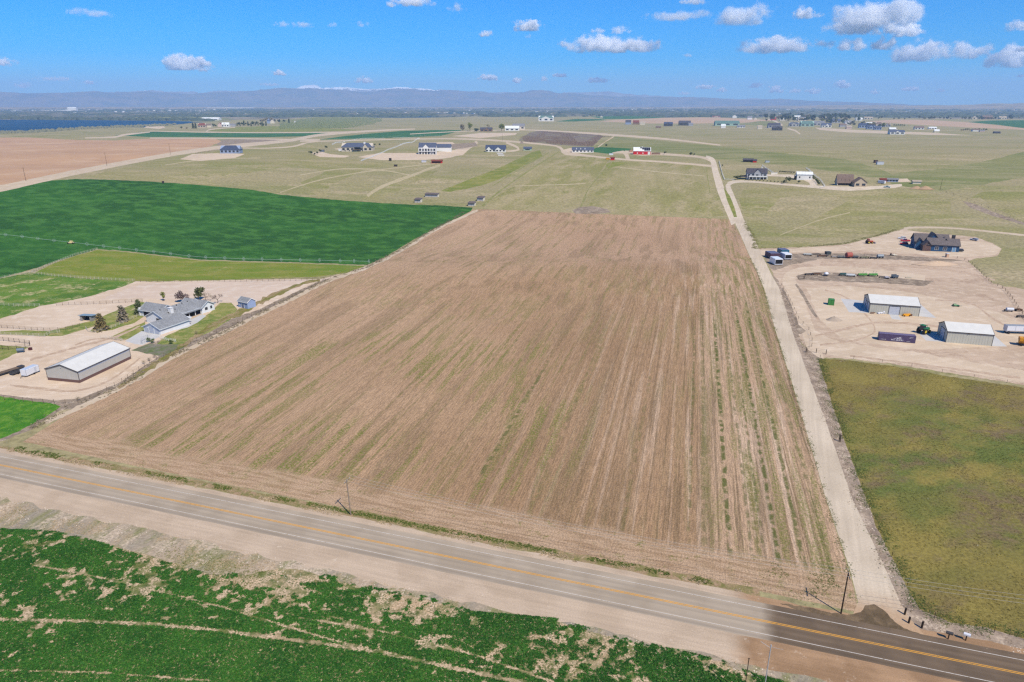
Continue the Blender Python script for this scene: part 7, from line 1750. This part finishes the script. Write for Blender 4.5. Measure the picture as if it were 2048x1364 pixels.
# orchard and vineyard rows
pts = []
for r_ in range(26):
    for c_ in range(50):
        x = 560 + c_ * 4.1 + (r_ % 2) * 2; y = 234.5 + r_ * 1.0 + c_ * .05
        if y < np.interp(x, [560, 640, 700, 735, 760], [241, 235, 233.5, 234.5, 237]) or y > np.interp(x, [560, 600, 690, 745, 770], [258, 258, 257, 249, 240]): continue
        pts.append((x + random.uniform(-.5, .5), y + random.uniform(-.2, .2)))
blobs('orchard_trees', at_many(pts), 3.4, 3.4, 4.2, m_leaf('orchard_leaves', T(128, 136, 92), T(106, 116, 78)), 'regular rows of small orchard trees on the left hill', 'orchard')
pts = []
for r_ in range(34):
    for c_ in range(110):
        y = 262.5 + r_ * .95; x = 1030 + c_ * 1.7 + r_ * .5
        if y < np.interp(x, [1030, 1060, 1080, 1200, 1206], [280, 266, 262.5, 270, 273]) or y > np.interp(x, [1038, 1060, 1120, 1185, 1206], [285, 287, 289, 293, 274]): continue
        if fbm(x * .03, y * .1, 7, 2) < .42: continue
        pts.append((x, y + random.uniform(-.15, .15)))
blobs('vines', at_many(pts), 1.0, 1.3, 1.5, m_leaf('vine_stems', T(118, 98, 94), T(134, 118, 96)), 'close rows of purplish bare vines on the middle slope', 'vines')
# ================================================================== low growth near the camera (nobody could count it)
def clumps(name, P, size, hgt, n_leaf, mat, label, cat, seed, variants=8, lean=.35):
    """low plant clumps of small leaf faces, one object"""
    rng = np.random.default_rng(seed); n = len(P); Z = terrain(P[:, 0], P[:, 1])
    protos = []
    for k in range(variants):
        d = rng.normal(size=(n_leaf, 3)); d[:, 2] = np.abs(d[:, 2]); d /= np.linalg.norm(d, axis=1)[:, None]
        c = d * rng.uniform(.25, 1, (n_leaf, 1)) * np.array([1, 1, hgt / size])
        a = rng.normal(size=(n_leaf, 3)); a[:, 2] *= lean; a /= np.linalg.norm(a, axis=1)[:, None]
        b = rng.normal(size=(n_leaf, 3)); b -= (b * a).sum(1)[:, None] * a; b /= np.linalg.norm(b, axis=1)[:, None]
        s = rng.uniform(.22, .5, (n_leaf, 1))
        v = np.stack([c + a * s, c - a * s * .6 + b * s * .7, c - a * s * .6 - b * s * .7], 1).reshape(-1, 3); v[:, 2] = np.maximum(v[:, 2], -.02); protos.append(v)
    protos = np.array(protos); w = rng.integers(0, variants, n); sc = size * rng.uniform(.55, 1.35, n); an = rng.uniform(0, 6.28, n)
    V = protos[w]; ca, sa = np.cos(an)[:, None], np.sin(an)[:, None]
    X = (V[:, :, 0] * ca - V[:, :, 1] * sa) * sc[:, None] + P[:, 0:1]; Y = (V[:, :, 0] * sa + V[:, :, 1] * ca) * sc[:, None] + P[:, 1:2]; Zz = V[:, :, 2] * sc[:, None] + Z[:, None]
    v = np.stack([X, Y, Zz], 2).reshape(-1, 3); f = np.arange(len(v)).reshape(-1, 3)
    o = mesh_np(name, v, f, mat); tag(o, label, cat, kind='stuff'); return o
def poly_mask(px, py, pts):
    L = np.array(pts, float); w = np.zeros(len(px), bool); j = len(L) - 1
    for i in range(len(L)):
        c = ((L[i, 1] > py) != (L[j, 1] > py)) & (px < (L[j, 0] - L[i, 0]) * (py - L[i, 1]) / (L[j, 1] - L[i, 1] + 1e-12) + L[i, 0]); w ^= c; j = i
    return w
def project(X, Y):
    Z = terrain(X, Y) - CAM_H; c, s = math.cos(PITCH), math.sin(PITCH); fw = Y * c - Z * s; up = Y * s + Z * c
    return 1024 + F_PX * X / fw, 682 - F_PX * up / fw
CROP_EDGE = [(-400, 1061), (0, 1061), (110, 1066), (200, 1088), (300, 1120), (420, 1152), (490, 1150), (560, 1134), (600, 1138), (737, 1176), (850, 1196), (951, 1227), (1108, 1240), (1240, 1278), (1397, 1313), (1446, 1325), (1483, 1342), (1592, 1372), (1700, 1440)]
def m_crop_leaf(name, a, b, c_):
    g = G(name, .75, .2)
    c = g.mix(g.step(g.noise(.12, 3, .6), .38, .62), a, b); c = g.mix(g.step(g.noise(2.2, 2, .6), .52, .68), c, c_)
    return g.done(g.val(c, g.noise(5, 2, .6), .75, 1.25))
CROPL = m_crop_leaf('crop_leaves', T(44, 96, 32), T(58, 112, 38), T(92, 136, 54))
N = 700000
X = RNG.uniform(-110, 75, N); Y = RNG.uniform(52, 132, N); px, py = project(X, Y)
edge = np.interp(px, [p[0] for p in CROP_EDGE], [p[1] for p in CROP_EDGE])
inside = (py > edge - 4) & (py < 1400) & (px > -40) & (px < 1760)
d_in = (py - edge)
bare = fbm(X / 3.4, Y / 3.4, 31, 4) * .62 + fbm(X / 14, Y / 14, 33, 2) * .38
thin = np.clip(1 - d_in / np.where(px < 620, 150, 60), 0, 1)      # thinner towards the edge
thr = .615 + .07 * np.clip(d_in / 160, 0, 1) - .13 * thin ** 1.4
# the beige blotches seen in the photograph
for bx, by, br, bk in ((60, 1110, 70, .10), (170, 1180, 45, .10), (280, 1200, 70, .14), (330, 1175, 60, .14), (120, 1205, 40, .08), (500, 1160, 60, .16), (410, 1130, 60, .18), (560, 1110, 80, .2), (760, 1215, 60, .07), (830, 1230, 40, .08), (980, 1290, 50, .05)):
    thr = thr - bk * np.exp(-(((px - bx) / br) ** 2 + ((py - by) / (br * .45)) ** 2))
bare = bare + (fbm(X / 1.1, Y / 1.1, 35, 3) - .5) * .66
pk = 1 - sstep(thr - .03, thr + .09, bare)
keep = inside & (RNG.uniform(0, 1, N) < pk)
TR = [[(-40, 1238), (0, 1239), (156, 1242), (312, 1249), (430, 1260), (586, 1280), (756, 1303), (873, 1329), (1049, 1366)], [(60, 1128), (172, 1149), (300, 1178), (441, 1213), (664, 1280), (800, 1312)], [(600, 1235), (760, 1262), (950, 1310), (1108, 1364)], [(-40, 1340), (200, 1345), (420, 1362)]]
for q, ln in enumerate(TR):
    W_ = at_many(ln)
    dmin = np.full(N, 1e9)
    for a_, b_ in zip(W_, W_[1:]):
        ab = b_ - a_; t_ = np.clip(((X - a_[0]) * ab[0] + (Y - a_[1]) * ab[1]) / (ab @ ab), 0, 1); dmin = np.minimum(dmin, np.hypot(X - a_[0] - t_ * ab[0], Y - a_[1] - t_ * ab[1]))
    keep &= (dmin > (.42, .22, .25, .16)[q] + .5 * (fbm(X * .7, Y * .7, 3, 2) - .45))
idx = np.where(keep)[0]; idx = idx[RNG.permutation(len(idx))[:125000]]; print('plants', len(idx), keep.sum())
clumps('crop_plants', np.stack([X[idx], Y[idx]], 1), .25, .20, 10, CROPL, 'thick green crop plants with bare soil patches in the near field', 'crop', 3)
# tufts of weeds along the road and in the verge
def along(n, s0, s1, o0, o1, seed, thr=None, f=.25):
    rng = np.random.default_rng(seed); s = rng.uniform(s0, s1, n); o = o0 + (o1 - o0) * rng.beta(2, 2, n)
    P = np.stack([HW_A.x + HW_D.x * s + HW_N.x * o, HW_A.y + HW_D.y * s + HW_N.y * o], 1)
    if thr is not None: P = P[fbm(P[:, 0] * f, P[:, 1] * f, seed, 3) > thr]
    return P
WEED = m_crop_leaf('weed_leaves', T(96, 112, 44), T(82, 104, 38), T(128, 134, 64)); DRY = m_crop_leaf('dry_grass_blades', T(190, 168, 134), T(204, 182, 150), T(164, 144, 112))
clumps('verge_weeds', along(4200, hw_pos(180, 930), hw_pos(1480, 1200), -5.6, -3.7, 5, .52), .22, .12, 10, WEED, 'green weeds in the strip between stubble field and highway', 'weeds', 5)
clumps('verge_weeds', along(800, hw_pos(-60, 890), hw_pos(200, 930), -5.6, -3, 15, .5), .26, .2, 12, WEED, 'green weeds at the far left of the highway verge', 'weeds', 6)
clumps('dry_grass', along(5000, hw_pos(-40, 900), hw_pos(1500, 1200), -4.6, -2.4, 6, .50), .24, .16, 10, DRY, 'dry pale grass along the field side of the highway', 'dry grass', 7)
clumps('dry_grass', along(15000, hw_pos(-60, 900), hw_pos(1650, 1230), OFF_W + 7.2, OFF_W + 17, 8, .52, .25), .17, .08, 8, DRY, 'dry pale scrub between the highway shoulder and the green crop', 'dry grass', 8)
clumps('verge_weeds', along(12000, hw_pos(-60, 900), hw_pos(1650, 1230), OFF_W + 9, OFF_W + 22, 9, .54, .12), .17, .12, 10, m_crop_leaf('verge_weed_leaves', T(130, 132, 78), T(112, 122, 62), T(150, 146, 92)), 'olive weeds on the verge above the green crop', 'weeds', 9)
# scrub of the ditch and banks on the right, weeds of the field edge on the left
def scatter_line(n, pts, w, seed, thr=.45, f=.3):
    rng = np.random.default_rng(seed); W_ = at_many(pts); seg = np.linalg.norm(np.diff(W_, axis=0), axis=1); k = rng.choice(len(seg), n, p=seg / seg.sum()); t_ = rng.uniform(0, 1, n)[:, None]
    d = (W_[k + 1] - W_[k]) / seg[k][:, None]; P = W_[k] + (W_[k + 1] - W_[k]) * t_ + np.stack([-d[:, 1], d[:, 0]], 1) * rng.normal(0, w, (n, 1))
    return P[fbm(P[:, 0] * f, P[:, 1] * f, seed, 3) > thr]
clumps('ditch_scrub', scatter_line(3600, [(1566, 585), (1592, 660), (1618, 712), (1648, 800), (1690, 930), (1730, 1040), (1780, 1150), (1822, 1220), (1900, 1262), (2050, 1300)], .9, 11, .5), .18, .10, 9, m_crop_leaf('ditch_scrub_twigs', T(150, 132, 112), T(182, 162, 138), T(118, 102, 84)), 'dry brown scrub in the ditch beside the gravel road', 'scrub', 11)
clumps('pasture_edge_grass', scatter_line(9000, [(1640, 716), (1655, 772), (1688, 870), (1720, 952), (1756, 1050), (1794, 1124), (1824, 1183), (1846, 1219), (1905, 1245), (1976, 1253), (2060, 1276)], 1.1, 12, .42), .17, .10, 8, m_crop_leaf('pasture_edge_leaves', T(90, 112, 52), T(110, 122, 58), T(126, 124, 70)), 'greener grass along the edge of the brownish pasture', 'grass', 12)
clumps('fence_weeds', scatter_line(5200, [(60, 858), (130, 818), (180, 802), (245, 772), (320, 722), (400, 686), (455, 660), (520, 626), (600, 586), (650, 562), (735, 534), (800, 500), (860, 463), (930, 424)], 1.1, 13, .46), .34, .28, 10, m_crop_leaf('fence_weed_twigs', T(160, 146, 122), T(136, 124, 100), T(126, 126, 74)), 'grey weeds along the wire fence left of the stubble field', 'weeds', 13)
clumps('field_corner_weeds', scatter_line(1500, [(1540, 1120), (1600, 1150), (1660, 1175), (1700, 1180)], 3.6, 14, .52, .35), .16, .08, 8, WEED, 'green weeds in the lower right corner of the stubble field', 'weeds', 14)
clumps('field_edge_weeds', scatter_line(6000, [(1500, 515), (1530, 582), (1557, 682), (1606, 840), (1650, 992), (1700, 1148), (1710, 1200)], .55, 16, .48, .3), .14, .09, 8, WEED, 'green weeds between the stubble field and gravel road', 'weeds', 16)
clumps('lane_edge_weeds', scatter_line(2600, [(1490, 445), (1512, 484), (1508, 497), (1600, 494), (1690, 487), (1740, 474), (1796, 458)], 1.0, 17, .45, .2), .35, .25, 9, m_crop_leaf('pasture_tuft_leaves', T(126, 132, 70), T(150, 146, 92), T(168, 156, 108)), 'tufts along the edge of the pasture above the yard road', 'weeds', 17)
# stones scattered on the verge
def stones(n, P, size, label, seed):
    rng = np.random.default_rng(seed); Z = terrain(P[:, 0], P[:, 1]); base = np.array([(1, 0, 0), (0, 1, 0), (-1, 0, 0), (0, -1, 0), (0, 0, .8)]); F = np.array([(0, 1, 4), (1, 2, 4), (2, 3, 4), (3, 0, 4)])
    S = size * rng.uniform(.4, 1.6, (len(P), 1, 1)); v = base[None] * S * rng.uniform(.6, 1.3, (len(P), 5, 1)) + np.stack([P[:, 0], P[:, 1], Z], 1)[:, None]
    f = (F[None] + (np.arange(len(P)) * 5)[:, None, None]).reshape(-1, 3); o = mesh_np('verge_stones', v.reshape(-1, 3), f, M('pale_stone', (226, 212, 194), .9)); tag(o, label, 'stones', kind='stuff')
stones(0, along(1500, hw_pos(-60, 900), hw_pos(1600, 1230), OFF_W + 6.6, OFF_W + 14, 20, .50, .3), .09, 'small pale stones strewn along the highway shoulder', 20)
stones(0, scatter_line(700, [(1598, 700), (1648, 800), (1690, 930), (1730, 1040), (1780, 1150), (1822, 1220), (1900, 1262), (2050, 1300)], .8, 21, .4), .09, 'small pale stones in the ditch beside the gravel road', 21)

# tufts over the brownish pasture and pale flowering weeds in loose colonies
PA = [(1636, 717), (1700, 721), (1800, 734), (1900, 753), (2048, 776), (2120, 800), (2120, 1290), (2048, 1278), (1976, 1256), (1903, 1245), (1840, 1219), (1819, 1183), (1789, 1124), (1751, 1050), (1716, 952), (1685, 870), (1653, 772)]
X = RNG.uniform(60, 190, 90000); Y = RNG.uniform(75, 225, 90000); px, py = project(X, Y); ok = poly_mask(px, py, PA) & (fbm(X / 5, Y / 5, 61, 3) > .42)
i1 = np.where(ok)[0]
clumps('pasture_tufts', np.stack([X[i1], Y[i1]], 1)[:26000], .17, .10, 6, MATS['meadow'], 'short mixed tufts over the brownish pasture right of the gravel road', 'grass', 61)
i2 = np.where(ok & (fbm(X / 9, Y / 9, 67, 2) > .60))[0][:200]
clumps('pale_weeds', np.stack([X[i2], Y[i2]], 1), .16, .1, 5, m_crop_leaf('pale_weed_heads', T(222, 218, 190), T(206, 204, 178), T(230, 224, 200)), 'loose colonies of pale weeds in the brownish pasture', 'weeds', 62)
# ------------------------------------------------------------------ clouds: real volumes far beyond and above the haze
def m_cloud():
    m = bpy.data.materials.new('cloud_vapour'); m.use_nodes = True
    g = G.__new__(G); g.m = m; g.t = m.node_tree; g.n = g.t.nodes; g.l = g.t.links; g.n.clear()
    out = g.n.new('ShaderNodeOutputMaterial')
    tc = g.n.new('ShaderNodeTexCoord').outputs['Object']; g.P = tc
    def attr(nm, k='Fac'):
        a = g.n.new('ShaderNodeAttribute'); a.attribute_type = 'OBJECT'; a.attribute_name = nm; return a.outputs[k]
    dims = attr('cloud_size', 'Vector')
    dv = g.n.new('ShaderNodeVectorMath'); dv.operation = 'DIVIDE'; g.l.new(tc, dv.inputs[0]); g.l.new(dims, dv.inputs[1])
    ln = g.n.new('ShaderNodeVectorMath'); ln.operation = 'LENGTH'; g.l.new(dv.outputs[0], ln.inputs[0])
    _, _, qz = g.xyz(dv.outputs[0])
    sc = g.n.new('ShaderNodeVectorMath'); sc.operation = 'SCALE'; g.l.new(tc, sc.inputs[0]); g.l.new(attr('cloud_freq'), sc.inputs['Scale'])
    ad = g.n.new('ShaderNodeVectorMath'); ad.operation = 'ADD'; g.l.new(sc.outputs[0], ad.inputs[0]); g.l.new(attr('cloud_seed', 'Vector'), ad.inputs[1])
    n = g.noise(1.0, 5, 0.62, v=ad.outputs[0])
    shape = g.math('SUBTRACT', 1.0, ln.outputs['Value'])
    f = g.math('ADD', shape, g.mul(g.math('SUBTRACT', n, 0.52), 2.9))
    d = g.step(f, 0.24, 0.78)
    d = g.mul(d, g.step(ln.outputs['Value'], 1.0, 0.8), g.step(qz, -0.62, -0.40), attr('cloud_density'))
    v = g.n.new('ShaderNodeVolumePrincipled'); v.inputs['Color'].default_value = (1, 1, 1, 1); v.inputs['Anisotropy'].default_value = -0.35
    g.l.new(d, v.inputs['Density']); g.l.new(v.outputs[0], out.inputs['Volume'])
    m.cycles.volume_step_rate = 0.45
    return m
CLOUD = m_cloud()
CL = [(150, 22, 34, 12, .22), (190, 27, 52, 12, .3), (10, 125, 34, 13, .8), (360, 127, 62, 24, 1), (402, 127, 46, 18, 1), (410, 139, 34, 9, .5), (558, 146, 24, 9, .8), (180, 166, 24, 6, .4), (48, 171, 26, 9, .3), (110, 158, 56, 7, .25), (540, 169, 34, 6, .35),
      (566, 49, 28, 9, .3), (606, 50, 42, 10, .3), (664, 50, 18, 9, .3), (828, 4, 70, 18, .8), (783, 9, 22, 11, .35), (912, 16, 36, 17, .4), (726, 50, 24, 10, .25), (972, 68, 28, 11, .6), (1054, 53, 62, 18, 1), (1195, 61, 36, 9, .35), (1240, 61, 38, 15, .4),
      (1200, 90, 110, 30, 1), (1262, 92, 110, 25, 1), (1130, 88, 28, 14, .6), (1056, 72, 18, 7, .2), (726, 161, 36, 11, .8), (977, 156, 36, 11, .8), (1035, 162, 18, 9, .9), (1120, 151, 28, 7, .8), (1195, 161, 44, 9, .7), (1088, 158, 14, 9, .4),
      (1388, 3, 46, 12, .5), (1356, 32, 110, 18, .5), (1486, 30, 96, 38, .6), (1606, 26, 34, 21, .9), (1632, 31, 34, 7, .3), (1752, 27, 120, 48, 1), (1735, 52, 128, 30, .9), (1813, 61, 62, 22, 1), (1554, 92, 122, 26, 1), (1650, 87, 32, 13, .4), (1700, 92, 60, 19, .7), (1765, 89, 44, 20, .9),
      (1842, 104, 100, 34, 1), (1912, 103, 92, 26, 1), (2026, 116, 80, 32, 1), (2046, 97, 28, 10, .8), (2036, 53, 44, 15, .6), (1376, 111, 18, 7, .3), (1410, 174, 34, 8, .8), (1443, 181, 18, 7, .6), (1512, 171, 24, 9, 1), (1550, 180, 32, 11, .9), (1590, 182, 18, 7, .5),
      (1626, 183, 26, 9, .7), (1684, 170, 24, 12, 1), (1750, 184, 16, 7, .7), (1820, 178, 28, 7, .6), (1880, 181, 16, 5, .5), (2044, 151, 14, 6, .5), (1370, 187, 34, 6, .3)]
CO = []
def size_word(w): return 'small' if w < 40 else 'mid-sized' if w < 80 else 'broad' if w < 115 else 'large'
for i, (cx, cy, w, h, k) in enumerate(CL):
    if cy > 140: k = min(1.6, k * 1.7)
    d = ray(cx, cy); D = 34000 + (i * 37 % 11) * 150
    c = Vector((0, 0, CAM_H)) + d * (D / math.hypot(d.x, d.y))
    m_px = D / math.cos(0.05) / F_PX * math.cos(math.atan2(cx - 1024, F_PX)) ** 0
    sx, sz = w * m_px * 0.66, h * m_px * 0.80; sy = max(sz, sx * 0.45)
    bm = bmesh.new(); bmesh.ops.create_icosphere(bm, subdivisions=2, radius=1.08)
    for v in bm.verts: v.co = Vector((v.co.x * sx, v.co.y * sy, v.co.z * sz))
    me = bpy.data.meshes.new('cloud'); bm.to_mesh(me); bm.free(); me.materials.append(CLOUD)
    o = bpy.data.objects.new('cloud', me); COL.objects.link(o)
    o.location = c; o.rotation_euler = (0, 0, -math.atan2(d.x, d.y))
    o['cloud_size'] = (sx, sy, sz); o['cloud_freq'] = 1.0 / (sz * 1.05); o['cloud_seed'] = (i * 7.3, i * 3.1, i * 1.7)
    o['cloud_density'] = 13.0 * k ** 1.6 / (2 * sy)
    o['category'] = 'cloud'; o['group'] = 'clouds in the sky'
    CO.append((cx, cy, w, k, o))

for lo, hi, where in ((-9, 40, 'near the top of the sky'), (40, 78, 'in the upper sky'), (78, 145, 'in the middle of the sky'), (145, 999, 'low above the mountains')):
    rowc = sorted([q for q in CO if lo <= q[1] < hi], key=lambda q: q[0])
    for i, (cx, cy, w, k, o) in enumerate(rowc): o['label'] = f"{size_word(w)} {'bright white' if k >= .8 else 'soft white' if k > .5 else 'faint wispy'} cloud, {ordw(i)} from the left {where}"
